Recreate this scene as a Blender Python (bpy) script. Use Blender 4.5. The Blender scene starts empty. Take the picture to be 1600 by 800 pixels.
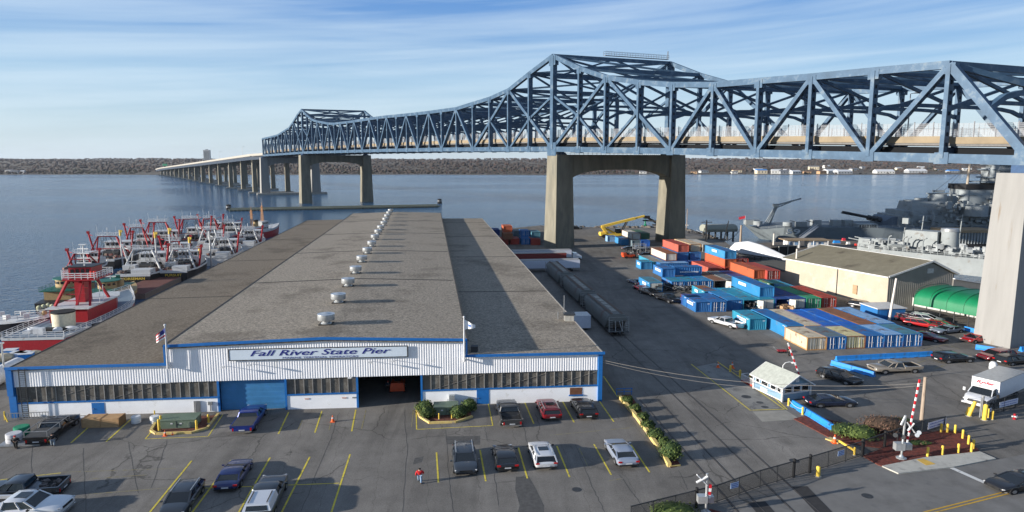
import bpy, bmesh, math, random
from math import sin, cos, pi, radians, atan2, hypot, sqrt
from mathutils import Vector, Matrix
random.seed(7)
S = bpy.context.scene
C = S.collection
K = 0.65                       # heights in this view read at 0.65 of their widths
# ------------------------------------------------------------------ camera, sky, sun, exposure
F = 1067.0; PIT = math.atan(150 / F); H = 24.3
cam = bpy.data.cameras.new('camera'); co = bpy.data.objects.new('camera', cam); C.objects.link(co)
cam.sensor_width = 36; cam.lens = 36 * F / 1600; cam.clip_start = 0.5; cam.clip_end = 30000
co.location = (0, 0, H); co.rotation_euler = (pi / 2 - PIT, 0, 0); S.camera = co
S.view_settings.view_transform = 'Standard'; S.view_settings.look = 'None'
S.view_settings.exposure = 0.80; S.view_settings.gamma = 1
SUN_EL = radians(12.2); SUN_DIR = Vector((-0.96, -0.28, 0)).normalized()   # direction towards the sun, in plan
sun = bpy.data.lights.new('sun', 'SUN'); so = bpy.data.objects.new('sun', sun); C.objects.link(so)
sun.energy = 5.0; sun.angle = radians(0.6); sun.color = (1.0, 0.93, 0.83)
sd = Vector((SUN_DIR.x * cos(SUN_EL), SUN_DIR.y * cos(SUN_EL), sin(SUN_EL)))
so.rotation_euler = sd.to_track_quat('Z', 'Y').to_euler(); so.location = (-60, 0, 80)

W = bpy.data.worlds.new('World'); S.world = W; W.use_nodes = True
nt = W.node_tree; nt.nodes.clear()
def wn(t, **kw):
    n = nt.nodes.new(t)
    for k, v in kw.items(): setattr(n, k, v)
    return n
L_ = nt.links.new
out = wn('ShaderNodeOutputWorld'); bg = wn('ShaderNodeBackground')
sky = wn('ShaderNodeTexSky', sky_type='NISHITA', sun_disc=False)
sky.sun_elevation = radians(20); sky.sun_rotation = math.atan2(SUN_DIR.x, SUN_DIR.y)
sky.air_density = 1.0; sky.dust_density = 0.6; sky.ozone_density = 2.2
bg.inputs[1].default_value = 0.115
tc = wn('ShaderNodeTexCoord'); sx = wn('ShaderNodeSeparateXYZ'); L_(tc.outputs['Generated'], sx.inputs[0])
def M(op, a=None, b=None, clamp=False):
    n = wn('ShaderNodeMath', operation=op); n.use_clamp = clamp
    for i, v in enumerate((a, b)):
        if v is None: continue
        if hasattr(v, 'links'): L_(v, n.inputs[i])
        else: n.inputs[i].default_value = v
    return n.outputs[0]
az = M('ARCTAN2', sx.outputs[0], sx.outputs[1]); el = sx.outputs[2]
cmb = wn('ShaderNodeCombineXYZ')
L_(M('MULTIPLY', az, 1.1), cmb.inputs[0]); L_(M('ADD', M('MULTIPLY', el, 19.0), M('MULTIPLY', az, -0.9)), cmb.inputs[1])
n1 = wn('ShaderNodeTexNoise'); n1.inputs['Scale'].default_value = 1.3; n1.inputs['Detail'].default_value = 6
n1.inputs['Roughness'].default_value = 0.55; n1.inputs['Distortion'].default_value = 0.5
L_(cmb.outputs[0], n1.inputs['Vector'])
cmb2 = wn('ShaderNodeCombineXYZ')
L_(M('MULTIPLY', az, 3.0), cmb2.inputs[0]); L_(M('ADD', M('MULTIPLY', el, 70.0), M('MULTIPLY', az, -5.0)), cmb2.inputs[1])
n2 = wn('ShaderNodeTexNoise'); n2.inputs['Scale'].default_value = 1.0; n2.inputs['Detail'].default_value = 5
L_(cmb2.outputs[0], n2.inputs['Vector'])
r1 = wn('ShaderNodeValToRGB'); r1.color_ramp.elements[0].position = 0.38; r1.color_ramp.elements[1].position = 0.74
L_(M('ADD', M('MULTIPLY', n1.outputs[0], 0.72), M('MULTIPLY', n2.outputs[0], 0.28)), r1.inputs[0])
# clear-sky tint: deeper blue overhead, pale towards the horizon
hz = wn('ShaderNodeValToRGB'); L_(el, hz.inputs[0])
e = hz.color_ramp.elements; e[0].position = 0.0; e[0].color = (3.0 / 5, 3.6 / 5, 4.1 / 5, 1); e[1].position = 0.75; e[1].color = (0.16 / 5, 0.5 / 5, 1.4 / 5, 1)
for p_, c_ in ((0.05, (2.6, 3.4, 4.05)), (0.11, (1.75, 2.8, 3.95)), (0.21, (0.62, 1.55, 3.45)), (0.40, (0.3, 0.85, 2.1))):
    x = hz.color_ramp.elements.new(p_); x.color = (*[k / 5 for k in c_], 1)
vs_ = wn('ShaderNodeVectorMath', operation='SCALE'); vs_.inputs[3].default_value = 5.0; L_(hz.outputs[0], vs_.inputs[0])
mul = wn('ShaderNodeMixRGB'); mul.inputs[0].default_value = 0.86
L_(sky.outputs[0], mul.inputs[1]); L_(vs_.outputs[0], mul.inputs[2])
mix = wn('ShaderNodeMixRGB'); mix.inputs[2].default_value = (3.9, 4.6, 5.1, 1)
L_(M('MULTIPLY', r1.outputs[0], 0.66), mix.inputs[0]); L_(mul.outputs[0], mix.inputs[1]); L_(mix.outputs[0], bg.inputs[0]); L_(bg.outputs[0], out.inputs[0])

# ------------------------------------------------------------------ picture point -> place in the world
cP, sP = cos(PIT), sin(PIT)
def ray(x, y):
    u = (x - 800) / F; v = (400 - y) / F
    return (u, cP + v * sP, -sP + v * cP)
def G(x, y, z=0.0):
    r = ray(x, y); t = (z - H) / r[2]; return (r[0] * t, r[1] * t)
def ZY(y, Y):
    r = ray(800, y); return H + r[2] * Y / r[1]
def XY(x, Y): return (x - 800) / (F * 1.01) * Y
DD = Vector((-0.1188, 0.9929, 0)).normalized(); AD = atan2(DD.y, DD.x)      # the pier's long axis
WW = Vector((DD.y, -DD.x, 0)); AW = atan2(WW.y, WW.x)
# ------------------------------------------------------------------ materials
MATS = {}
def mat(name, col, rough=0.7, metal=0.0, var=0.15, scale=3.0, bump=0.0, spec=0.3, dirt=None, dirt_amt=0.0, dscale=1.2, coat=0.0, emit=None, stretch=None):
    if name in MATS: return MATS[name]
    m = bpy.data.materials.new(name); m.use_nodes = True; t = m.node_tree; b = t.nodes['Principled BSDF']
    b.inputs['Roughness'].default_value = rough; b.inputs['Metallic'].default_value = metal
    b.inputs['Specular IOR Level'].default_value = spec; b.inputs['Coat Weight'].default_value = coat
    if emit: b.inputs['Emission Color'].default_value = (*emit[:3], 1); b.inputs['Emission Strength'].default_value = emit[3]
    tc = t.nodes.new('ShaderNodeTexCoord'); src = tc.outputs['Object']
    if stretch:
        mp = t.nodes.new('ShaderNodeMapping'); mp.inputs['Scale'].default_value = stretch; t.links.new(src, mp.inputs[0]); src = mp.outputs[0]
    no = t.nodes.new('ShaderNodeTexNoise'); no.inputs['Scale'].default_value = scale; no.inputs['Detail'].default_value = 5; no.inputs['Roughness'].default_value = 0.6
    t.links.new(src, no.inputs['Vector'])
    rp = t.nodes.new('ShaderNodeValToRGB'); rp.color_ramp.elements[0].position = 0.3; rp.color_ramp.elements[1].position = 0.7
    rp.color_ramp.elements[0].color = (*[c * (1 - var) for c in col], 1); rp.color_ramp.elements[1].color = (*[min(1, c * (1 + var)) for c in col], 1)
    t.links.new(no.outputs[0], rp.inputs[0]); o = rp.outputs[0]
    if dirt:
        n2 = t.nodes.new('ShaderNodeTexNoise'); n2.inputs['Scale'].default_value = dscale; n2.inputs['Detail'].default_value = 8; n2.inputs['Roughness'].default_value = 0.7
        t.links.new(src, n2.inputs['Vector'])
        r2 = t.nodes.new('ShaderNodeValToRGB'); r2.color_ramp.elements[0].position = 0.62 - dirt_amt * 0.4; r2.color_ramp.elements[1].position = 0.72 - dirt_amt * 0.3
        t.links.new(n2.outputs[0], r2.inputs[0])
        mx = t.nodes.new('ShaderNodeMixRGB'); t.links.new(r2.outputs[0], mx.inputs[0]); t.links.new(o, mx.inputs[1]); mx.inputs[2].default_value = (*dirt, 1); o = mx.outputs[0]
    t.links.new(o, b.inputs['Base Color'])
    if bump:
        bp = t.nodes.new('ShaderNodeBump'); bp.inputs['Strength'].default_value = bump; bp.inputs['Distance'].default_value = 0.05
        n3 = t.nodes.new('ShaderNodeTexNoise'); n3.inputs['Scale'].default_value = scale * 4; n3.inputs['Detail'].default_value = 3
        t.links.new(src, n3.inputs['Vector']); t.links.new(n3.outputs[0], bp.inputs['Height']); t.links.new(bp.outputs[0], b.inputs['Normal'])
    MATS[name] = m; return m
def m_(n): return MATS[n]
GL = mat('dark_glass', (0.012, 0.015, 0.018), 0.06, 0, 0.05, spec=0.6)
BLK = mat('black_rubber', (0.018, 0.018, 0.019), 0.8)
DK = mat('dark_steel', (0.04, 0.042, 0.045), 0.55)
WHT = mat('white_paint', (0.60, 0.605, 0.61), 0.45, dirt=(0.42, 0.40, 0.36), dirt_amt=0.05)
GRY = mat('grey_steel', (0.30, 0.31, 0.32), 0.45, 0.5)
LGR = mat('galvanised_steel', (0.52, 0.54, 0.55), 0.35, 0.6)
YEL = mat('yellow_paint', (0.72, 0.50, 0.07), 0.5, dirt=(0.25, 0.2, 0.1), dirt_amt=0.1, dscale=4)
RED = mat('red_paint', (0.34, 0.012, 0.02), 0.45, dirt=(0.16, 0.02, 0.02), dirt_amt=0.12)
BLU = mat('trim_blue', (0.015, 0.14, 0.42), 0.5, var=0.1)
CONC = mat('concrete', (0.36, 0.345, 0.31), 0.9, 0, 0.2, 0.6, 0.3, dirt=(0.22, 0.21, 0.18), dirt_amt=0.12, dscale=0.3, stretch=(1, 1, 0.3))
RIM = mat('alloy_rim', (0.45, 0.46, 0.48), 0.3, 0.8)
ORG = mat('orange_plastic', (0.75, 0.12, 0.02), 0.5)
SKIN = mat('skin', (0.45, 0.27, 0.2), 0.6)
WOODP = mat('weathered_pole_wood', (0.34, 0.27, 0.21), 0.9, dirt=(0.18, 0.13, 0.1), dirt_amt=0.2, stretch=(6, 6, 0.6))
# ------------------------------------------------------------------ object helpers
def tag(o, label=None, cat=None, group=None, kind=None):
    if label: o['label'] = label
    if cat: o['category'] = cat
    if group: o['group'] = group
    if kind: o['kind'] = kind
    return o
def thing(name, label, cat, loc=(0, 0, 0), rz=0.0, group=None):
    o = bpy.data.objects.new(name, None); C.objects.link(o); o.empty_display_size = 0.2
    o.location = loc if len(loc) == 3 else (loc[0], loc[1], 0); o.rotation_euler = (0, 0, rz)
    return tag(o, label, cat, group)
class MB:
    def __init__(s): s.v = []; s.f = []; s.mi = []; s.m = 0; s.sm = []
    def add(s, vs, fs, smooth=False):
        n = len(s.v); s.v += [tuple(p) for p in vs]
        for f in fs: s.f.append([i + n for i in f]); s.mi.append(s.m); s.sm.append(smooth)
        return s
    def box(s, c, d, rz=0.0, top=None):
        x, y, z = c; a, b, h = d[0] / 2, d[1] / 2, d[2] / 2; t = top or (1, 1); vs = []
        for dz, k in ((-h, (1, 1)), (h, t)):
            for dx, dy in ((-a, -b), (a, -b), (a, b), (-a, b)):
                px, py = dx * k[0], dy * k[1]
                vs.append((x + px * cos(rz) - py * sin(rz), y + px * sin(rz) + py * cos(rz), z + dz))
        return s.add(vs, [(0, 3, 2, 1), (4, 5, 6, 7), (0, 1, 5, 4), (1, 2, 6, 5), (2, 3, 7, 6), (3, 0, 4, 7)])
    def span(s, x0, x1, y0, y1, z0, z1): return s.box(((x0 + x1) / 2, (y0 + y1) / 2, (z0 + z1) / 2), (abs(x1 - x0), abs(y1 - y0), abs(z1 - z0)))
    def beam(s, p, q, w, h=None, up=(0, 0, 1)):
        p = Vector(p); q = Vector(q); h = h or w; d = q - p
        if d.length < 1e-5: return s
        d.normalize(); u = Vector(up)
        if abs(d.dot(u)) > 0.98: u = Vector((0, 1, 0)) if abs(d.y) < 0.9 else Vector((1, 0, 0))
        a = d.cross(u).normalized() * (w / 2); b = a.cross(d).normalized() * (h / 2)
        vs = [p - a - b, p + a - b, p + a + b, p - a + b, q - a - b, q + a - b, q + a + b, q - a + b]
        return s.add(vs, [(0, 1, 2, 3), (7, 6, 5, 4), (0, 4, 5, 1), (1, 5, 6, 2), (2, 6, 7, 3), (3, 7, 4, 0)])
    def cyl(s, p, q, r, n=10, r2=None, caps=True):
        p = Vector(p); q = Vector(q); r2 = r if r2 is None else r2; d = (q - p)
        if d.length < 1e-6: return s
        d.normalize(); u = Vector((0, 0, 1)) if abs(d.z) < 0.9 else Vector((1, 0, 0)); a = d.cross(u).normalized(); b = a.cross(d)
        vs = [p + (a * cos(2 * pi * i / n) + b * sin(2 * pi * i / n)) * r for i in range(n)] + [q + (a * cos(2 * pi * i / n) + b * sin(2 * pi * i / n)) * r2 for i in range(n)]
        s.add(vs, [(i, i + n, (i + 1) % n + n, (i + 1) % n) for i in range(n)], True)
        if caps: s.add(vs, [tuple(range(n)), tuple(range(2 * n - 1, n - 1, -1))])
        return s
    def path(s, pts, r, n=6):
        for a, b in zip(pts[:-1], pts[1:]): s.cyl(a, b, r, n)
        return s
    def prism(s, poly, z0, z1, top=None):
        n = len(poly); t = top or poly
        vs = [(x, y, z0) for x, y in poly] + [(x, y, z1) for x, y in t]
        return s.add(vs, [tuple(range(n - 1, -1, -1)), tuple(range(n, 2 * n))] + [(i, (i + 1) % n, (i + 1) % n + n, i + n) for i in range(n)])
    def loft(s, rings, smooth=True, caps=True, closed=True):
        n = len(rings[0]); vs = [p for r in rings for p in r]; fs = []
        for k in range(len(rings) - 1):
            for i in range(n if closed else n - 1):
                j = (i + 1) % n; fs.append((k * n + i, (k + 1) * n + i, (k + 1) * n + j, k * n + j))
        s.add(vs, fs, smooth)
        if caps: s.add(list(rings[0]) + list(rings[-1]), [tuple(range(n)), tuple(range(2 * n - 1, n - 1, -1))])
        return s
    def lathe(s, prof, n=14, c=(0, 0, 0)):
        return s.loft([[(c[0] + r * cos(2 * pi * i / n), c[1] + r * sin(2 * pi * i / n), c[2] + z) for i in range(n)] for r, z in prof], True, True)
    def blob(s, c, r, n=8, m=6):
        rs = []
        for k in range(m + 1):
            t = pi * k / m - pi / 2; rr = max(cos(t), 0.02)
            rs.append([(c[0] + r[0] * rr * cos(2 * pi * i / n), c[1] + r[1] * rr * sin(2 * pi * i / n), c[2] + r[2] * sin(t)) for i in range(n)])
        return s.loft(rs, True, True)
    def build(s, name, ms, parent=None, kz=1.0, label=None):
        me = bpy.data.meshes.new(name)
        me.from_pydata([(x, y, z * kz) for x, y, z in s.v], [], s.f)
        for m in (ms if isinstance(ms, (list, tuple)) else [ms]): me.materials.append(m)
        me.polygons.foreach_set('material_index', s.mi); me.polygons.foreach_set('use_smooth', s.sm)
        bm = bmesh.new(); bm.from_mesh(me); bmesh.ops.remove_doubles(bm, verts=bm.verts, dist=1e-5); bmesh.ops.recalc_face_normals(bm, faces=bm.faces); bm.to_mesh(me); bm.free()
        if any(s.sm): me.set_sharp_from_angle(angle=radians(40))
        o = bpy.data.objects.new(name, me); C.objects.link(o)
        if parent: o.parent = parent
        if label: o['label'] = label
        return o
def text(name, body, size, m, parent, loc, rot, shear=0.0, fat=0.0, sx=1.0, align='CENTER', ext=0.003, sy=1.0):
    cu = bpy.data.curves.new(name, 'FONT'); cu.body = body; cu.size = size; cu.shear = shear; cu.offset = fat; cu.extrude = ext
    cu.align_x = align; cu.align_y = 'CENTER'; cu.resolution_u = 3
    o = bpy.data.objects.new('t', cu); C.objects.link(o); bpy.context.view_layer.update()
    me = bpy.data.meshes.new_from_object(o.evaluated_get(bpy.context.evaluated_depsgraph_get())); bpy.data.objects.remove(o)
    me.name = name; me.materials.clear(); me.materials.append(m)
    for v in me.vertices: v.co.x *= sx; v.co.y *= sy
    o = bpy.data.objects.new(name, me); C.objects.link(o); o.parent = parent; o.location = loc; o.rotation_euler = rot
    return o
def copy_tree(o, parent=None):
    c = o.copy(); C.objects.link(c)
    if parent: c.parent = parent
    for ch in list(o.children): copy_tree(ch, c)
    return c
def sheet(name, poly, z, m, kind='structure', label=None):
    me = bpy.data.meshes.new(name); me.from_pydata([(x, y, z) for x, y in poly], [], [tuple(range(len(poly)))]); me.materials.append(m)
    o = bpy.data.objects.new(name, me); C.objects.link(o); tag(o, label, None, None, kind); return o
# ------------------------------------------------------------------ ground and water materials
def N(t, ty, **kw):
    n = t.nodes.new(ty)
    for k, v in kw.items(): setattr(n, k, v)
    return n
def asphalt():
    m = bpy.data.materials.new('asphalt'); m.use_nodes = True; t = m.node_tree; b = t.nodes['Principled BSDF']; l = t.links.new
    b.inputs['Roughness'].default_value = 0.9; b.inputs['Specular IOR Level'].default_value = 0.25
    tc = N(t, 'ShaderNodeTexCoord'); P = tc.outputs['Object']
    def noise(sc, d=6, r=0.6, dist=0.0, st=None):
        v = P
        if st: mp = N(t, 'ShaderNodeMapping'); mp.inputs['Scale'].default_value = st; mp.inputs['Rotation'].default_value = (0, 0, -0.12); l(P, mp.inputs[0]); v = mp.outputs[0]
        n = N(t, 'ShaderNodeTexNoise'); n.inputs['Scale'].default_value = sc; n.inputs['Detail'].default_value = d; n.inputs['Roughness'].default_value = r; n.inputs['Distortion'].default_value = dist; l(v, n.inputs['Vector']); return n.outputs[0]
    def ramp(src, a, b_, ca, cb):
        r = N(t, 'ShaderNodeValToRGB'); r.color_ramp.elements[0].position = a; r.color_ramp.elements[1].position = b_; r.color_ramp.elements[0].color = (*ca, 1); r.color_ramp.elements[1].color = (*cb, 1); l(src, r.inputs[0]); return r.outputs[0]
    def mul(a, b_, f=1.0, mode='MULTIPLY'):
        x = N(t, 'ShaderNodeMixRGB', blend_type=mode); x.inputs[0].default_value = f; l(a, x.inputs[1]); l(b_, x.inputs[2]); return x.outputs[0]
    o = ramp(noise(0.06, 5, 0.6, 0.6), 0.3, 0.7, (0.128, 0.119, 0.108), (0.208, 0.194, 0.175))
    o = mul(o, ramp(noise(0.5, 8, 0.7), 0.25, 0.75, (0.78,) * 3, (1.2,) * 3))
    o = mul(o, ramp(noise(9, 6, 0.85), 0.3, 0.7, (0.62,) * 3, (1.38,) * 3))
    o = mul(o, ramp(noise(0.35, 6, 0.65, 1.0, (1, 0.12, 1)), 0.32, 0.62, (0.78,) * 3, (1.10,) * 3))     # tyre-worn streaks along the pier
    o = mul(o, ramp(noise(0.11, 6, 0.6, 0.4), 0.60, 0.64, (1,) * 3, (0.72,) * 3), 0.8)           # oil and patching
    # cracks: two scales of distorted cell borders, only in places
    dn = N(t, 'ShaderNodeTexNoise'); dn.inputs['Scale'].default_value = 0.7; dn.inputs['Detail'].default_value = 4; l(P, dn.inputs['Vector'])
    ad = N(t, 'ShaderNodeMixRGB', blend_type='ADD'); ad.inputs[0].default_value = 1.4; l(P, ad.inputs[1]); l(dn.outputs['Color'], ad.inputs[2])
    for sc, w, msk in ((0.12, 0.005, 0.46), (0.42, 0.010, 0.60)):
        vo = N(t, 'ShaderNodeTexVoronoi', feature='DISTANCE_TO_EDGE'); vo.inputs['Scale'].default_value = sc; l(ad.outputs[0], vo.inputs['Vector'])
        cr = ramp(vo.outputs['Distance'], w * 0.4, w * 1.6, (0.5,) * 3, (1,) * 3)
        mk = ramp(noise(0.09 * (sc * 6), 3), msk, msk + 0.06, (0,) * 3, (1,) * 3)
        x = N(t, 'ShaderNodeMixRGB'); x.inputs[1].default_value = (1, 1, 1, 1); l(mk, x.inputs[0]); l(cr, x.inputs[2]); o = mul(o, x.outputs[0])
    # paving lane seams along the pier axis
    sp = N(t, 'ShaderNodeSeparateXYZ'); rt = N(t, 'ShaderNodeMapping'); rt.inputs['Rotation'].default_value = (0, 0, -(AD - pi / 2)); l(ad.outputs[0], rt.inputs[0]); l(rt.outputs[0], sp.inputs[0])
    f = N(t, 'ShaderNodeMath', operation='PINGPONG'); f.inputs[1].default_value = 1.9; l(sp.outputs[0], f.inputs[0])
    o = mul(o, ramp(f.outputs[0], 0.006, 0.028, (0.55,) * 3, (1,) * 3), 0.75)
    l(o, b.inputs['Base Color'])
    bp = N(t, 'ShaderNodeBump'); bp.inputs['Strength'].default_value = 0.35; bp.inputs['Distance'].default_value = 0.02; l(noise(10, 4), bp.inputs['Height']); l(bp.outputs[0], b.inputs['Normal'])
    return m
ASPH = asphalt()
def water():
    m = bpy.data.materials.new('river_water'); m.use_nodes = True; t = m.node_tree; b = t.nodes['Principled BSDF']; l = t.links.new
    b.inputs['Base Color'].default_value = (0.024, 0.082, 0.17, 1); b.inputs['Roughness'].default_value = 0.12; b.inputs['IOR'].default_value = 1.33
    tc = N(t, 'ShaderNodeTexCoord'); prev = None
    for sc, st, rot, dist, s in ((0.75, (1, 1.3, 1), 0.4, 1.1, 0.8), (0.2, (1, 1.6, 1), 0.9, 1.8, 0.4)):
        mp = N(t, 'ShaderNodeMapping'); mp.inputs['Scale'].default_value = st; mp.inputs['Rotation'].default_value = (0, 0, rot); l(tc.outputs['Object'], mp.inputs[0])
        n = N(t, 'ShaderNodeTexNoise'); n.inputs['Scale'].default_value = sc; n.inputs['Detail'].default_value = 5; n.inputs['Roughness'].default_value = 0.6; l(mp.outputs[0], n.inputs['Vector'])
        bp = N(t, 'ShaderNodeBump'); bp.inputs['Strength'].default_value = s; bp.inputs['Distance'].default_value = dist; l(n.outputs[0], bp.inputs['Height'])
        if prev: l(prev, bp.inputs['Normal'])
        prev = bp.outputs[0]
    l(prev, b.inputs['Normal'])
    mp = N(t, 'ShaderNodeMapping'); mp.inputs['Scale'].default_value = (0.25, 1, 1); mp.inputs['Rotation'].default_value = (0, 0, 0.06); l(tc.outputs['Object'], mp.inputs[0])
    n = N(t, 'ShaderNodeTexNoise'); n.inputs['Scale'].default_value = 0.012; n.inputs['Detail'].default_value = 6; l(mp.outputs[0], n.inputs['Vector'])
    r = N(t, 'ShaderNodeMapRange'); r.inputs[1].default_value = 0.4; r.inputs[2].default_value = 0.65; r.inputs[3].default_value = 0.08; r.inputs[4].default_value = 0.15; l(n.outputs[0], r.inputs[0]); l(r.outputs[0], b.inputs['Roughness'])
    return m
WAT = water(); WZ = -2.0
sheet('water', [(-6000, 60), (6000, 60), (6000, 6000), (-6000, 6000)], WZ, WAT)
# the pier and its yard: one thick slab with quay walls
quay = [(-400, -200), (400, -200), (400, 150), (118, 150), G(1545, 470), G(1500, 445), G(1420, 432), G(1330, 410), G(1240, 392), G(1150, 390), G(1132, 377), G(1098, 367), G(1060, 357), G(960, 354), G(885, 356), G(845, 352), (-6, 238)]
q0 = Vector((-47.4, 62.4, 0)); e1 = q0 + DD * 176 - WW * 3.2; e2 = q0 + DD * 13 - WW * 3.2; e3 = q0 + DD * 13 - WW * 40
quay += [(e1.x, e1.y), (e2.x, e2.y), (e3.x, e3.y), (-400, e3.y)]
SAND = mat('quay_stone', (0.10, 0.09, 0.08), 0.95, 0, 0.4, 0.8, 0.5)
b = MB(); b.prism(quay, -3.5, -0.02); tag(b.build('quay', SAND), kind='structure')
sheet('asphalt_yard', quay, 0.0, ASPH)
# ------------------------------------------------------------------ far shore: terrain, woods, houses
def hill(x):      # crest height above water at azimuth position x (photo pixels)
    pts = [(-400, 8), (0, 9.5), (60, 6.5), (150, 7.2), (300, 5.8), (420, 6.5), (560, 7), (700, 9), (770, 10.5), (880, 9.5), (1000, 10), (1130, 7.5), (1250, 8), (1400, 7), (1600, 7), (2000, 8)]
    for (a, ya), (b_, yb) in zip(pts[:-1], pts[1:]):
        if a <= x <= b_: return ya + (yb - ya) * (x - a) / (b_ - a)
    return 8
SH = 1230.0
b = MB(); cols = []; nx = 120
for i in range(nx + 1):
    px = -500 + i * 2600 / nx; ang = (px - 800) / (F * 1.01); col = []
    for k, (d, hf) in enumerate(((0, -0.2), (14, 0.4), (90, 0.9), (260, 3), (520, 10), (1000, 19), (2200, 26), (4200, 30))):
        Y = SH + d + (18 * sin(px * 0.013) + 9 * sin(px * 0.05)) * (1 if k < 4 else 0) + max(0, (px - 1000)) * 0.05
        col.append((ang * Y, Y, WZ + hf + (0.8 * sin(px * 0.03 + k) if k > 3 else 0)))
    cols.append(col)
b.loft(cols, True, False, False)
LAND = mat('far_land', (0.11, 0.09, 0.065), 1, 0, 0.25, 0.03, dirt=(0.06, 0.055, 0.045), dirt_amt=0.3, dscale=0.02)
tag(b.build('far_shore', LAND), kind='structure')
def terr(d):
    ks = ((0, -0.2), (14, 0.4), (90, 0.9), (260, 3), (520, 10), (1000, 19), (2200, 26), (4200, 30))
    for (a, ha), (c_, hb) in zip(ks[:-1], ks[1:]):
        if a <= d <= c_: return WZ + ha + (hb - ha) * (d - a) / (c_ - a)
    return WZ + 30
# woods: many bare and evergreen crowns, one mass nobody could count
WOOD = [mat('bare_woods', (0.066, 0.053, 0.046), 1, 0, 0.15, 0.02), mat('grey_woods', (0.070, 0.057, 0.051), 1, 0, 0.15, 0.02), mat('evergreen_woods', (0.038, 0.038, 0.028), 1, 0, 0.3, 0.05), mat('russet_woods', (0.075, 0.046, 0.036), 1, 0, 0.3, 0.05)]
for m_w in WOOD:
    t_ = m_w.node_tree; g_n = N(t_, 'ShaderNodeNewGeometry'); s_n = N(t_, 'ShaderNodeVectorMath', operation='SCALE'); s_n.inputs[3].default_value = .5; a_n = N(t_, 'ShaderNodeVectorMath', operation='ADD'); a_n.inputs[1].default_value = (-.25, -.35, .55); z_n = N(t_, 'ShaderNodeVectorMath', operation='NORMALIZE')
    t_.links.new(g_n.outputs['Normal'], s_n.inputs[0]); t_.links.new(s_n.outputs[0], a_n.inputs[0]); t_.links.new(a_n.outputs[0], z_n.inputs[0]); t_.links.new(z_n.outputs[0], t_.nodes['Principled BSDF'].inputs['Normal'])
def crown(b, x, y, z, r, h, n=3):
    for _ in range(3):
        a = random.uniform(0, 2 * pi); rr = r * .55 * sqrt(random.random()); s = r * random.uniform(.35, .62)
        b.blob((x + rr * cos(a), y + rr * sin(a), z + h * random.uniform(.3, .75)), (s, s, h * random.uniform(.28, .42)), 5, 3)
b = MB(); rnd = random.Random(3)
for row, (d, n, hh) in enumerate(((45, 420, 5.0), (110, 600, 6.5), (180, 600, 7.5), (270, 650, 8), (380, 650, 9), (520, 650, 9), (720, 600, 10), (1000, 600, 10), (1500, 500, 11), (2200, 450, 12), (3300, 450, 14))):
    for i in range(n):
        px = -350 + (i + rnd.random()) * 2400 / n
        if row < 2 and 985 < px < 1520 and rnd.random() < 0.6: continue
        if row < 4 and 1060 < px < 1560 and rnd.random() < 0.35: continue
        if row < 2 and 215 < px < 290: continue
        dd_ = d * rnd.uniform(0.8, 1.25); Y = SH + dd_ + 18 * sin(px * 0.013) + max(0, (px - 1000)) * 0.05; ang = (px - 800) / (F * 1.01)
        h = hh * rnd.uniform(0.7, 1.1) * (0.72 + .22 * sin(px * .021 + row) + .12 * sin(px * .083 + 2 * row)); r = rnd.uniform(2.8, 6.0) * (1 + d / 1000); b.m = rnd.choice((0, 0, 0, 1, 1, 2 if row < 4 else 0, 3 if rnd.random() < .3 else 0))
        if 120 < px < 215 and row < 3: b.m = 2
        crown(b, ang * Y, Y, terr(dd_) - 0.5, r, h, 16)
tag(b.build('far_woods', WOOD), 'brown and grey bare woods covering the low hills across the river', kind='stuff')
# houses and sheds along the far right shore: px, distance behind shore, width, height, roof kind, colour, label
HW = mat('house_white', (0.5, 0.5, 0.48), 0.7); HC = mat('house_cream', (0.6, 0.52, 0.38), 0.8); HG = mat('house_grey', (0.30, 0.31, 0.32), 0.8); RFG = mat('roof_grey', (0.16, 0.16, 0.17), 0.9); RFB = mat('roof_blue', (0.05, 0.2, 0.5), 0.6); RFR = mat('roof_brown', (0.14, 0.09, 0.07), 0.9); MW = mat('metal_roof_white', (0.62, 0.62, 0.62), 0.5); HT = mat('house_tan', (0.42, 0.27, 0.15), 0.8)
def house(px, d, w, h, wall, roof, label, name='far_house', cat='house', rf=0.5, ln=None):
    Y = SH + d + 18 * sin(px * 0.013) + max(0, (px - 1000)) * 0.05; x = (px - 800) / (F * 1.01) * Y; z = terr(d)
    t = thing(name, label, cat, (x, Y, z - 0.5), rnd.uniform(-.25, .25), 'houses and sheds across the river'); w *= .8; h *= .8; ln = ln or w * 0.7; h += 0.5
    b = MB(); b.span(-w / 2, w / 2, -ln / 2, ln / 2, 0, h); b.build('wall', wall, t)
    b = MB(); rh = w * 0.22 * rf; rings = [[(xx, -ln / 2 - .4, h), (xx, ln / 2 + .4, h), (xx, 0, h + rh + .3)] for xx in (-w / 2 - .4, w / 2 + .4)]; b.loft(rings, False); b.build('roof', roof, t)
    nw = max(2, int(w / 5))
    for i in range(nw):
        b = MB(); cx = -w / 2 + (i + .5) * w / nw; b.span(cx - .7, cx + .7, -ln / 2 - .04, -ln / 2 + .05, h * .35, h * .75); b.build('window', GL, t)
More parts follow.
